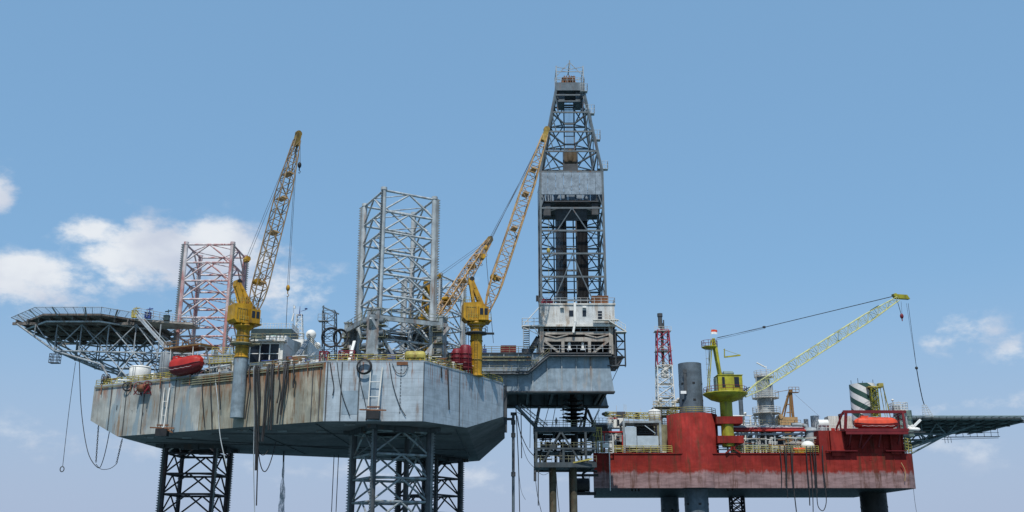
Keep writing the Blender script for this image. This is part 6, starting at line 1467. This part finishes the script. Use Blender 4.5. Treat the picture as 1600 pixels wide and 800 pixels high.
for (u0, u1, v1, Y, m, lab) in ((1150, 1176, 682, 225, 'steel_dark', 'dark equipment house behind the left part of the pipe rack'), (1180, 1212, 685, 226, 'green', 'grey green equipment house behind the middle of the pipe rack'), (1216, 1254, 683, 227, 'steel_blue', 'blue grey equipment house behind the right part of the pipe rack')):
    a, b = Xu(u0, Y, 20), Xu(u1, Y, 20); z1_ = Zv(v1, Y); root = thing('equipment_house', lab, 'deckhouse', ((a + b) / 2, Y, RT)); mb = MB(); mb.box(a, b, Y, Y + 4, RT, z1_); mb.box(a - .1, b + .1, Y - .1, Y + 4.1, z1_, z1_ + .15); mb.build('wall', M[m], root)
    mb = MB(); w_ = (b - a) / 5
    for k in range(0, 5, 2): mb.box(a + k * w_ + .2, a + (k + .7) * w_, Y - .05, Y - .01, RT + .3, RT + 2.3)
    build_each(mb, 'door', M['white_worn'] if m != 'green' else M['black'], root)
random.seed(31); root = thing('deck_pipework', 'low cream and grey pipes running behind the yellow rail under the pipe rack', 'pipework', (56, 212, RT))
for mm in ('cream', 'steel_pale', 'rust', 'green', 'white_worn'):
    mb = MB()
    for k in range(16):
        x = Xu(random.uniform(1130, 1292), 212.5, 20); y = random.uniform(210.9, 212.6); z = RT + random.uniform(.4, 3.6)
        if k % 2: mb.tube((x, y, RT), (x, y, z), random.uniform(.06, .16), n=6); mb.tube((x - .3, y, z), (x + .3, y, z), .12, n=6)
        else: mb.tube((x - random.uniform(.8, 3), y, z), (x + random.uniform(.8, 3), y, z), random.uniform(.05, .14), n=6)
    mb.build('pipework', M[mm], root)
root = thing('deck_pipework', 'jumble of pale pipes and valves left of the grey frame house on the red rig', 'pipework', (24, 213, RT))
for mm in ('cream', 'steel_pale', 'rust', 'steel_dark', 'white'):
    mb = MB()
    for k in range(14):
        x = Xu(random.uniform(930, 1034), 212.5, 20); y = random.uniform(211.6, 213.4); z = RT + random.uniform(.4, 4.4)
        if x > Xu(975, 212, 20): z = RT + random.uniform(.3, 1.5)
        if k % 2: mb.tube((x, y, RT), (x, y, z), random.uniform(.06, .16), n=6); mb.tube((x - .3, y, z), (x + .3, y, z), .14, n=6)
        else: mb.tube((x - random.uniform(.5, 1.8), y, z), (x + random.uniform(.5, 1.8), y, z), random.uniform(.05, .14), n=6)
    mb.build('pipework', M[mm], root)
# column tower with platforms
ct = thing('process_column', 'grey process column with three ring platforms behind the lime boom', 'process column', (Xu(1194, 222, 30), 222, RT)); cx_ = Xu(1194, 222, 32)
mb = MB(); mb.tube((cx_, 222, RT), (cx_, 222, Zv(588, 222)), 1.45, n=24); mb.ell((cx_, 222, Zv(588, 222)), 1.45, 1.45, .5, 24, 5, 0); mb.tube((cx_ + 1.7, 222, RT), (cx_ + 1.7, 222, Zv(600, 222)), .4, n=12); mb.build('shell', M['steel'], ct)
mb = MB()
for v, rr_ in ((589, 2.2), (622, 3.0), (646, 3.1)):
    z = Zv(v, 222); mb.lathe((cx_ + .3, 222, z), [(1.4, -.12), (rr_, -.12), (rr_, 0), (1.4, 0)], 12, smooth=False); rail(mb, [(cx_ + .3 + rr_ * math.cos(t), 222 + rr_ * math.sin(t), z) for t in [k * math.pi / 6 for k in range(12)]], 1.3, 1.6, 3, .05, True)
for k in (-1, 1): mb.tube((cx_ - 1.8, 221 + k * .25, RT), (cx_ - 1.8, 221 + k * .25, Zv(585, 222)), .06, n=5)
mb.build('ring_platform', M['white_worn'], ct)
mb = MB(); q = P(1190, 570, 222); mb.tube((q.x + 1, 222, Zv(588, 222)), (q.x + 1, 222, q.z - .3), .06, n=5); mb.bar(q + V((-1.1, 0, .5)), q + V((.9, 0, -.6)), .45, .2); mb.build('lamp', M['white'], ct)
# brown deck crane
bc = thing('deck_crane', 'small rusty brown crane parked behind the pipe rack of the red rig', 'crane', P(1228, 668, 225)); mb = MB()
a = P(1219, 655, 225); b = P(1234, 609, 225); mb.bar(a + V((0, -.5, 0)), b, .3); mb.bar(a + V((.9, .5, 0)), b, .3); mb.bar(P(1240, 660, 225), b + V((.2, 0, 0)), .5); mb.bar(P(1235, 660, 225), b, .3)
for t in (.3, .55, .8): mb.bar(lerp(P(1240, 660, 225), b, t), lerp(P(1235, 660, 225), b, t) - V((.8, 0, 0)), .2)
mb.build('gantry', M['brown'], bc); mb = MB(); q = P(1226, 659, 225); mb.box(q.x - 1.9, q.x + 2.6, 223.6, 226.5, q.z - .9, q.z + .9); mb.tube((q.x - 1.2, 223.4, q.z + 1), (q.x - 1.2, 226, q.z + 1), .55, n=12); mb.tube((q.x + .5, 225, 22), (q.x + .5, 225, q.z - .9), .9, n=14); mb.build('winch_house', M['boom_orange'], bc)
mb = MB(); q = P(1238, 613, 225); mb.box(q.x - .9, q.x + 1.4, 224.4, 225.6, q.z - .1, q.z); rail(mb, [(q.x - .9, 224.4, q.z), (q.x + 1.4, 224.4, q.z)], 1.1, .8, 2, .05); mb.tube(b, P(1212, 613, 225), .06, n=5); mb.tube(P(1234, 609, 225), P(1282, 652, 228), .025, n=4); mb.build('top_platform', M['brown'], bc)
# silver duct, hoods and domes right of the pipe rack
dk2 = thing('exhaust_duct', 'grey curved exhaust ducts with a white cap right of the pipe rack', 'exhaust duct', P(1275, 700, 214))
mb = MB()
for u, v0, v1, r, Y in ((1268, 706, 674, 1.35, 215), (1285, 706, 662, 1.05, 213.5), (1262, 690, 655, .5, 219), (1276, 672, 650, .9, 220)):
    x = Xu(u, Y, 22); mb.tube((x, Y, max(RT, Zv(v0, Y))), (x, Y, Zv(v1, Y)), r, n=20)
x = Xu(1268, 215, 22); mb.ell((x, 215, Zv(674, 215)), 1.9, 1.6, .9, 20, 6, 0); x2 = Xu(1250, 215, 24); mb.path(smooth_pts([(x2 - 1.5, 216, Zv(664, 216)), (x2 + 1.2, 216, Zv(665, 216)), (x2 + 1.8, 216, Zv(675, 216)), (x2 + 1.8, 216, RT)]), .45, n=10); mb.build('duct', M['steel'], dk2)
mb = MB(); x = Xu(1284, 213.2, 25); mb.tube((x - .9, 213, Zv(662, 213)), (x + 1.2, 213, Zv(662, 213)), .85, n=18); mb.build('cap', M['white'], dk2)
dm = thing('fuel_tank', 'white domed tank end behind the yellow rail, right of the pipe rack', 'tank', P(1262, 706, 212)); mb = MB(); q = P(1262, 697, 211.5); mb.ell(q, 1.5, 1.2, 1.1, 20, 10); mb.build('dome', M['white'], dm); mb = MB(); mb.box(q.x - 1.2, q.x + 1.2, 211.3, 212.4, RT, q.z - .3); mb.build('base', M['rust'], dm)
lr = thing('life_raft', 'orange life raft canister behind the yellow rail of the red rig', 'life raft', P(1247, 704, 211)); q = P(1249, 702, 211); mb = MB(); mb.lathe(q - V((1.3, 0, 0)), [(0, -.1), (.4, 0), (.4, 2.4), (0, 2.5)], 16, axis=(1, 0, 0)); mb.build('canister', M['orange'], lr); mb = MB(); mb.box(q.x - 1, q.x + .9, q.y - .4, q.y + .4, RT, q.z - .3); mb.build('cradle', M['yellow'], lr)
# containers on the raised block
for (u0, u1, v0, v1, Y, m, nm, lab) in ((1294, 1330, 650, 667, 214, 'white_worn', 'cargo_container', 'weathered white container with a red lower edge left of the orange lifeboat'), (1406, 1425, 641, 656, 222, 'green', 'cargo_container', 'grey green container between the railed lookout and the dark helideck')):
    a, b = Xu(u0, Y, 27), Xu(u1, Y, 27); z0, z1_ = Zv(v1, Y), Zv(v0, Y); z0 = min(z0, BZ) if u0 < 1300 else z0; root = thing(nm, lab, 'container', ((a + b) / 2, Y, BZ)); mb = MB(); mb.box(a, b, Y, Y + 3, BZ, z1_)
    for k in range(14): x = a + (b - a) * k / 13; mb.box(x - .07, x + .07, Y - .08, Y, BZ, z1_)
    mb.build('wall', M[m], root); mb = MB(); mb.box(a + .3, b - 1, Y - .14, Y - .09, BZ + .1, BZ + .9); mb.build('lower_panel', M['red'] if u0 < 1300 else M['green_dark'], root)
lo = thing('lookout_platform', 'small railed lookout box above the dark red davit frame', 'platform', P(1404, 645, 212)); q = P(1403, 642, 212); mb = MB(); mb.box(q.x - 1.3, q.x + 1.6, 210.6, 213.4, q.z - .1, q.z + .1); rail(mb, [(q.x - 1.3, 210.6, q.z), (q.x + 1.6, 210.6, q.z), (q.x + 1.6, 213.4, q.z), (q.x - 1.3, 213.4, q.z)], 1.6, .8, 3, .06, True); mb.tube((q.x - .9, 212, q.z), (q.x - .9, 212, q.z + 2.2), .08, n=6); mb.ell((q.x - .9, 212, q.z + 2.3), .3, .3, .25, 10, 6); mb.tube((q.x + .4, 212, q.z), (q.x + .4, 212, q.z + 2.1), .05, n=5); mb.build('railing', M['white_worn'], lo); mb = MB()
for s in (-1.1, 1.4): mb.bar((q.x + s, 211.5, BZ), (q.x + s, 211.5, q.z), .25)
mb.box(q.x - 1.0, q.x + .2, 211.2, 212.6, q.z + .1, q.z + 1.0); mb.build('post', M['steel'], lo)
rd_ = thing('rescue_davit', 'white stubby davit arm with floats at the right end of the red rig', 'davit', P(1428, 668, 212)); mb = MB(); a = P(1426, 668, 211.5); b = P(1438, 656, 212); mb.bar(a, b, .45, .4); mb.lathe(a + V((-1.0, 0, -.3)), [(0, -.2), (.35, 0), (.42, 1.9), (.3, 2.4), (0, 2.6)], 16, axis=(1, 0, -.05)); mb.bar(P(1410, 660, 212), P(1424, 668, 212), .3); mb.bar(P(1412, 672, 212), P(1426, 664, 212), .25); mb.build('arm', M['white'], rd_)
mb = MB(); q = P(1418, 676, 212); mb.box(q.x - 2.6, q.x + 3.4, 211, 213, q.z - .1, q.z + .1); mb.bar(q + V((-1, 0, 0)), (q.x - 1.6, 212, 20), .3); mb.build('bracket', M['steel_dark'], rd_)
ys = thing('lattice_pylon', 'lime yellow lattice frame beside the striped leg', 'frame', P(1365, 645, 226)); mb = MB(); x = Xu(1366, 225.5, 32); lattice(mb, (x, 225.5, 26), (x, 225.5, Zv(607, 225.5)), 1.5, 1.5, 6, .13, .07, x=True); mb.build('lattice', M['lime'], ys)
mb = MB(); zt_ = Zv(604, 225.5); mb.box(x - 1.4, x + 2.0, 224.6, 226.4, zt_ - .3, zt_); mb.box(x + 1.1, x + 2.2, 224.8, 226.2, zt_, zt_ + .7); mb.tube((x + 1.4, 225, zt_), (x + 2.0, 225, 27), .08, n=5); mb.tube((x + 2.1, 225, zt_), (x + 3.2, 225, 27), .12, n=5); mb.tube((x + 2.2, 225, zt_), (x + 2.4, 225, 27), .07, n=5); mb.build('arm', M['rail_yellow'], ys)

# right helideck
hg = thing('helideck', 'dark green helicopter deck cantilevered off the right end of the red rig', 'helideck', (101, 238, 27.5)); HG = 27.6
hp = [(87.0, 222.5), (113.5, 222.5), (116.8, 228), (116.8, 247), (111, 253), (90, 253), (86.5, 247), (85.8, 228)]
mb = MB(); mb.prism(hp, HG - .5, HG); mb.build('landing_deck', M['helideck_green'], hg)
mb = MB()
for k in range(10): x = 88.5 + k * 2.9; mb.bar((x, 223.5, HG - .6), (x, 252, HG - .6), .25, .25)
for y in (226, 233, 240, 247): mb.bar((86.5, y, HG - .7), (116, y, HG - .7), .3, .35)
mb.build('deck_beam', M['helideck_green'], hg)
mb = MB()
for i in range(8):
    a, b = V((*hp[i], HG)), V((*hp[(i + 1) % 8], HG)); c = V((101, 238, HG)); oa = a + (a - c).normalized() * 1.5 + V((0, 0, .15)); ob = b + (b - c).normalized() * 1.5 + V((0, 0, .15)); n = max(3, int((b - a).length / 1.6))
    mb.tube(oa, ob, .07, n=5); [mb.tube(lerp(a, b, k / n), lerp(oa, ob, k / n), .06, n=4) for k in range(n + 1)]; [mb.tube(lerp(a, oa, k / 4), lerp(b, ob, k / 4), .03, n=4) for k in (1, 2, 3)]
mb.build('safety_net', M['green'], hg)
mb = MB(); T = lambda a, b, r=.2: mb.tube(a, b, r, n=7)
for y in (226, 238, 249):
    root_lo = V((84.5, y, 19.4)); end = V((104.5, y, HG - 1.3)); lo_ = lambda x: 19.4 + (x - 84.5) / 20 * (HG - 1.3 - 19.4)
    T(root_lo, end, .27); T(V((84.5, y, 17.4)), V((97, y, 23.6)), .2) if y < 230 else None
    T(V((84.5, y, 24.2)), V((98, y, 24.2)), .18); T(V((84.5, y, 22.8)), V((93.5, y, 22.8)), .14)
    for a, b in (((85, HG - 1), (87.5, lo_(87.5))), ((87.5, lo_(87.5)), (90.5, HG - 1)), ((90.5, HG - 1), (92.5, lo_(92.5))), ((92.5, lo_(92.5)), (96, HG - 1)), ((96, HG - 1), (98, lo_(98))), ((85, lo_(85)), (85, HG - 1)), ((87.5, lo_(87.5)), (87.5, HG - 1)), ((92.5, lo_(92.5)), (92.5, HG - 1)), ((98, lo_(98)), (100.5, HG - 1)), ((89.5, HG - 1), (94, lo_(94)))): T(V((a[0], y, a[1])), V((b[0], y, b[1])), .16)
for x in (87.5, 92.5, 98): T(V((x, 226, 24.2)), V((x, 249, 24.2)), .15)
mb.build('support_truss', M['truss_green'], hg)
mb = MB(); a = V((97, 226.5, HG - 4.0)); b = V((113, 233, HG - 3.2)); mb.bar(a, b, 1.0, .12); mb.bar(a + V((0, 0, -.5)), b + V((0, 0, -.3)), .1, .1)
for k in range(9): q = lerp(a, b, k / 8); mb.tube(q, (q.x, q.y, HG - .5), .06, n=5); 
mb.tube(a + V((0, -.5, .9)), b + V((0, -.5, .9)), .05, n=5); q = lerp(a, b, .05); rail(mb, [q + V((-.2, -.5, -1.4)), q + V((1.2, -.5, -1.3))], 1.3, .7, 1, .05); mb.build('hanging_walkway', M['steel_blue'], hg)

# ---------------------------------------------------------------- hoses, ropes, caisson, discharge
def hose(label, pts, r=.09, m='hose', group=None, name='hanging_hose', cat='hose', sm=True):
    mb = MB(); mb.path(smooth_pts(pts, 6) if sm else pts, r, 6); o = mb.build(name, M[m]); tag(o, label, cat, group); return o
GH = 'black hoses hanging over the rusty side of the big rig'
ordn = ['first', 'second', 'third', 'fourth', 'fifth', 'sixth', 'seventh', 'eighth', 'ninth', 'tenth', 'eleventh', 'twelfth', 'thirteenth', 'fourteenth']
hs = [(391, 580, 384, 655), (398, 580, 397, 800), (400, 580, 399, 735), (403, 580, 402, 790), (406, 582, 404, 690), (419, 582, 408, 690), (421, 580, 412, 690), (425, 580, 419, 672), (428, 580, 422, 672), (437, 582, 434, 630), (445, 582, 433, 662), (448, 580, 437, 648), (451, 580, 443, 625), (460, 580, 459, 606)]
for i, (u0, v0, u1, v1) in enumerate(hs):
    a = wall_pt(u0, v0 - 5 - i * .4, .1); b = wall_pt(u0, v0 + 2, .55 + .1 * (i % 3)); Y = a.y - .5 - .1 * (i % 3)
    pts = [a + V((0, .5, -.6)), a + V((0, 0, .25)), b] + [P(u0 + (u1 - u0) * t + 1.3 * math.sin(i * 2 + t * 5), v0 + (v1 - v0) * t, Y - .3) for t in (.3, .65, 1)]
    hose('%s black hose from the left hanging over the rusty side wall' % ordn[i] if i != 1 else 'long pale grey rope hanging over the rusty side wall to the sea', pts, .10 + .03 * (i % 3) if i != 1 else .07, 'hose' if i != 1 else 'steel', GH)
hose('black hose looping in a deep bow under the hull right of the bow leg', hang(P(402, 690, 156), P(431, 690, 158), 4.6, 20), .08, sm=False)
hose('thin black hose making a shallow bow under the hull', hang(P(402, 700, 156), P(420, 702, 158), 1.0, 12), .06, sm=False)
GB_ = 'hoses hanging over the blue grey bow wall'
for i, (u0, u1, v1, m, lab) in enumerate(((316, 320, 668, 'hose', 'dark hose hanging down the bow wall left of the rust streaks'), (330, 331, 672, 'hose', 'dark hose hanging close beside the rust streaks, just left of the crane foot'), (337, 354, 728, 'steel_pale', 'pale hose sweeping down from the bow wall across the bow leg'), (343, 344, 640, 'hose', 'short dark hose next to the grey crane foot'))):
    a = wall_pt(u0, 592, .2); pts = [a, lerp(a, P(u1, v1, a.y - .8), .3) + V((0, -.3, 0)), P(u0 * .6 + u1 * .4, 592 + (v1 - 592) * .65, a.y - .8), P(u1, v1, a.y - .8)]; hose(lab, pts, .08, m, GB_)
for i, (pts, lab, r) in enumerate((
    ([(516, 566), (519, 585), (522, 605), (520, 618)], 'short dark hose on the pale side wall below the hose tower', .08),
    ([(527, 566), (530, 590), (536, 620), (547, 650)], 'long dark hose slanting across the pale side wall below the hose tower', .06),
    ([(561, 578), (564, 600), (570, 625), (573, 640)], 'thin hose hanging left of the anchor rack on the pale wall', .05),
    ([(609, 568), (614, 600), (624, 632), (634, 650)], 'long curved hose right of the anchor rack on the pale wall', .06),
    ([(613, 568), (620, 582), (632, 583), (638, 570)], 'short drooping hose loop below the rail near the yellow tank', .05),
    ([(700, 578), (701, 610), (702, 640)], 'dark pipe down the stern quarter wall under the maroon vessels', .1),
    ([(690, 574), (690, 590)], 'short rusty pipe at the stern quarter rail', .12))):
    hose(lab, [wall_pt(u, v, .22) for u, v in pts], r)
hose('thin black rope with a shackle hanging left of the hull from the helideck basket', [P(118, 566, 178), P(108, 640, 178), P(98, 728, 178)], .05, name='hanging_rope', cat='rope')
mb = MB(); mb.path([P(97, 733, 178) + V((.35 * math.cos(t), 0, .45 * math.sin(t))) for t in [k * math.pi / 6 for k in range(12)]], .09, closed=True); tag(mb.build('shackle', M['steel_dark']), 'dark ring shackle at the end of the long hanging rope', 'shackle')
hose('black hose hanging from the helideck basket in a wide bow', smooth_pts([P(124, 566, 178), P(127, 640, 178), P(137, 705, 177), P(152, 730, 176), P(160, 722, 175), P(170, 680, 174), P(181, 610, 173.3)], 6), .07, sm=False)
hose('thin rope joining the two bow chains in a shallow bow', [P(150, 725, 175), P(158, 733, 175), P(172, 732, 174), P(182, 725, 174)], .05)
def chain(label, a, b):
    a, b = V(a), V(b); n = int((b - a).length / .34); d = (b - a).normalized(); mb = MB()
    for k in range(n):
        c = lerp(a, b, (k + .5) / n); s = V((1, 0, 0)) if k % 2 else V((0, 1, 0)); mb.path([c + d * (.25 * math.cos(t)) + s * (.11 * math.sin(t)) for t in [i * math.pi / 4 for i in range(8)]], .05, n=5, closed=True)
    tag(mb.build('anchor_chain', M['steel_dark']), label, 'chain', 'chains under the bow')
chain('straight dark chain hanging from the bow corner', P(154, 664, 175), P(150, 722, 175)); chain('slanting dark chain hanging from the bottom of the bow', P(191, 686, 173.5), P(182, 724, 174))
# ropes and caisson near the stern
cs2 = thing('sea_water_caisson', 'slim dark sea water pipe standing alone beside the stern of the big rig', 'pipe', (0.25, 184, -8)); mb = MB(); q = P(802, 648, 184); mb.tube((q.x, 184, -8), (q.x, 184, q.z), .26, n=10); mb.build('tube', M['steel_blue'], cs2); mb = MB()
for v in (660, 680, 741): z = Zv(v, 184); mb.tube((q.x, 184, z - .4), (q.x, 184, z + .4), .4, n=10)
mb.box(q.x - 1.6, q.x + .2, 183.7, 184.3, q.z - 1, q.z - .6); mb.box(q.x - .5, q.x + .5, 183.6, 184.4, q.z - .1, q.z + .4); mb.build('clamp', M['steel_dark'], cs2)
for (pts, r, lab) in (([(806, 636), (810, 720), (812, 800)], .08, 'long dark rope hanging down right of the sea water pipe'), ([(806, 640), (812, 672), (824, 700), (836, 714)], .07, 'dark hose curving from the cantilever to the wellhead platform'), ([(809, 650), (815, 690), (824, 718), (836, 732)], .04, 'thin rope curving below the dark hose beside the wellhead platform'), ([(814, 636), (815, 716)], .08, 'straight dark pipe hanging under the left end of the cantilever'), ([(810, 730), (814, 765), (821, 781)], .03, 'faint thin rope end right of the sea water pipe'), ([(869, 740), (871, 770), (874, 800)], .06, 'thin black cable down beside the left pile'), ([(837, 752), (840, 775), (846, 800)], .05, 'thin cable below the drain pipe of the wellhead platform'), ([(841, 738), (850, 742), (862, 736)], .04, 'thin drooping line under the wellhead platform')):
    hose(lab, [P(u, v, 183.2) for u, v in pts], r, name='hanging_rope', cat='rope')
for i, (u, v0, v1) in enumerate(((522, 711, 800), (529, 711, 800))): hose('thin dark rope under the big hull left of the nearest leg, %s of two' % ('left' if i == 0 else 'right'), [P(u, v0, 206), P(u - 2, (v0 + v1) / 2, 206), P(u - 4, v1, 206)], .08, name='hanging_rope', cat='rope')
hr = [(1219, 706, 1222, 760), (1226, 706, 1230, 762), (1229, 706, 1231, 778), (1236, 706, 1244, 800), (1239, 706, 1240, 770), (1260, 706, 1265, 790), (1266, 706, 1271, 800), (1270, 706, 1276, 766), (1274, 706, 1278, 770), (1285, 706, 1290, 764)]
for i, (u0, v0, u1, v1) in enumerate(hr):
    Y = 209.2; hose('%s black hose from the left hanging down the red hull' % ordn[i], [P(u0, v0 - 9, 209.9), P(u0, v0 - 2, Y)] + [P(u0 + (u1 - u0) * t + .8 * math.sin(i + 4 * t), v0 + (v1 - v0) * t, Y) for t in (.35, .7, 1)], .09 + .02 * (i % 2), group='black hoses hanging down the red hull')
hose('black hose loop hanging below the red hull', smooth_pts([P(1276, 764, 209.2), P(1278, 790, 209.2), P(1286, 798, 209.2), P(1291, 785, 209.2), P(1290, 764, 209.2)], 6), .09, sm=False)
hose('thin wire hanging from the right end of the red hull', [P(1427, 760, 214), P(1429, 780, 214), P(1432, 800, 214)], .04, name='hanging_rope', cat='rope')
hose('pale tan rope draped on the right end of the red hull', [P(1408, 723, 209.4), P(1414, 735, 209.4), P(1414, 752, 209.6)], .09, 'boom_orange', name='hanging_rope', cat='rope')
# black drum and ladder on the piles at the left end of the red hull
dr = thing('riser_drum', 'black drum with a pipe bend and white ladder beside the pile under the red hull', 'drum', P(908, 768, 200)); mb = MB(); q = P(910, 758, 200); mb.tube(q + V((-1.7, 0, 0)), q + V((1.3, 0, 0)), 1.35, n=18); mb.path(smooth_pts([q + V((.2, 0, 1.2)), q + V((.2, 0, 2.2)), q + V((1.2, 0, 2.8)), q + V((3, 0, 2.6))]), .25, n=8); mb.box(q.x - 2.2, q.x + 2.6, 199, 201, q.z - 1.9, q.z - 1.35); mb.box(q.x - 2.3, q.x - 1.8, 199.5, 200.5, q.z - 1.9, q.z + 2.2); mb.bar(q + V((-2, 0, 1.9)), q + V((3.2, 0, 1.9)), .3, .5); mb.build('drum', M['black'], dr)
mb = MB(); q2 = P(918, 760, 199.5)
for s in (-.45, .45): mb.tube((q2.x + s, 199.5, q2.z - 1.2), (q2.x + s, 199.5, q2.z + 1.9), .06, n=5)
for k in range(6): mb.tube((q2.x - .45, 199.5, q2.z - 1 + .55 * k), (q2.x + .45, 199.5, q2.z - 1 + .55 * k), .05, n=5)
mb.build('ladder', M['rail_white'], dr)
# water discharged from the hull
def water_mat():
    m = bpy.data.materials.new('falling_water'); m.use_nodes = True; nt = m.node_tree; N = nt.nodes; L = nt.links; b = N['Principled BSDF']
    b.inputs['Base Color'].default_value = (.62, .70, .78, 1); b.inputs['Roughness'].default_value = .5
    tc = N.new('ShaderNodeTexCoord'); mp = N.new('ShaderNodeMapping'); mp.inputs['Scale'].default_value = (1.6, 1.6, .35); n = N.new('ShaderNodeTexNoise'); n.inputs['Scale'].default_value = 1.6; n.inputs['Detail'].default_value = 7
    L.new(tc.outputs['Object'], mp.inputs[0]); L.new(mp.outputs[0], n.inputs['Vector']); mr = N.new('ShaderNodeMapRange'); L.new(n.outputs[0], mr.inputs[0]); mr.inputs[1].default_value = .36; mr.inputs[2].default_value = .62; mr.inputs[3].default_value = .0; mr.inputs[4].default_value = .95
    L.new(mr.outputs[0], b.inputs['Alpha']); return m
wd = thing('water_discharge', 'stream of pale water falling from a dark pipe under the big hull', 'water jet', P(443, 712, 200)); a = P(443, 706, 200)
mb = MB(); mb.tube(a + V((0, 0, 1)), P(443, 722, 200), .2, .16, n=8); mb.build('outlet_pipe', M['steel_blue'], wd)
mb = MB(); b = P(443, 722, 200); random.seed(4); prof = []
for k in range(26): f = k / 25; prof.append((.18 + 1.1 * f ** 1.2 + random.uniform(-.05, .08) * (1 + f), -f * (b.z + SEA)))
vs = []; n = 14
for k, (r, z) in enumerate(prof):
    for i in range(n): t = 2 * math.pi * i / n; vs.append((b.x + r * math.cos(t) * (1 + .2 * math.sin(3 * t + k)) - .0 + .5 * (k / 25), b.y + r * math.sin(t), b.z + z))
mb.add(vs, [(j * n + i, j * n + (i + 1) % n, (j + 1) * n + (i + 1) % n, (j + 1) * n + i) for j in range(len(prof) - 1) for i in range(n)], True); mb.build('falling_water', water_mat(), wd)
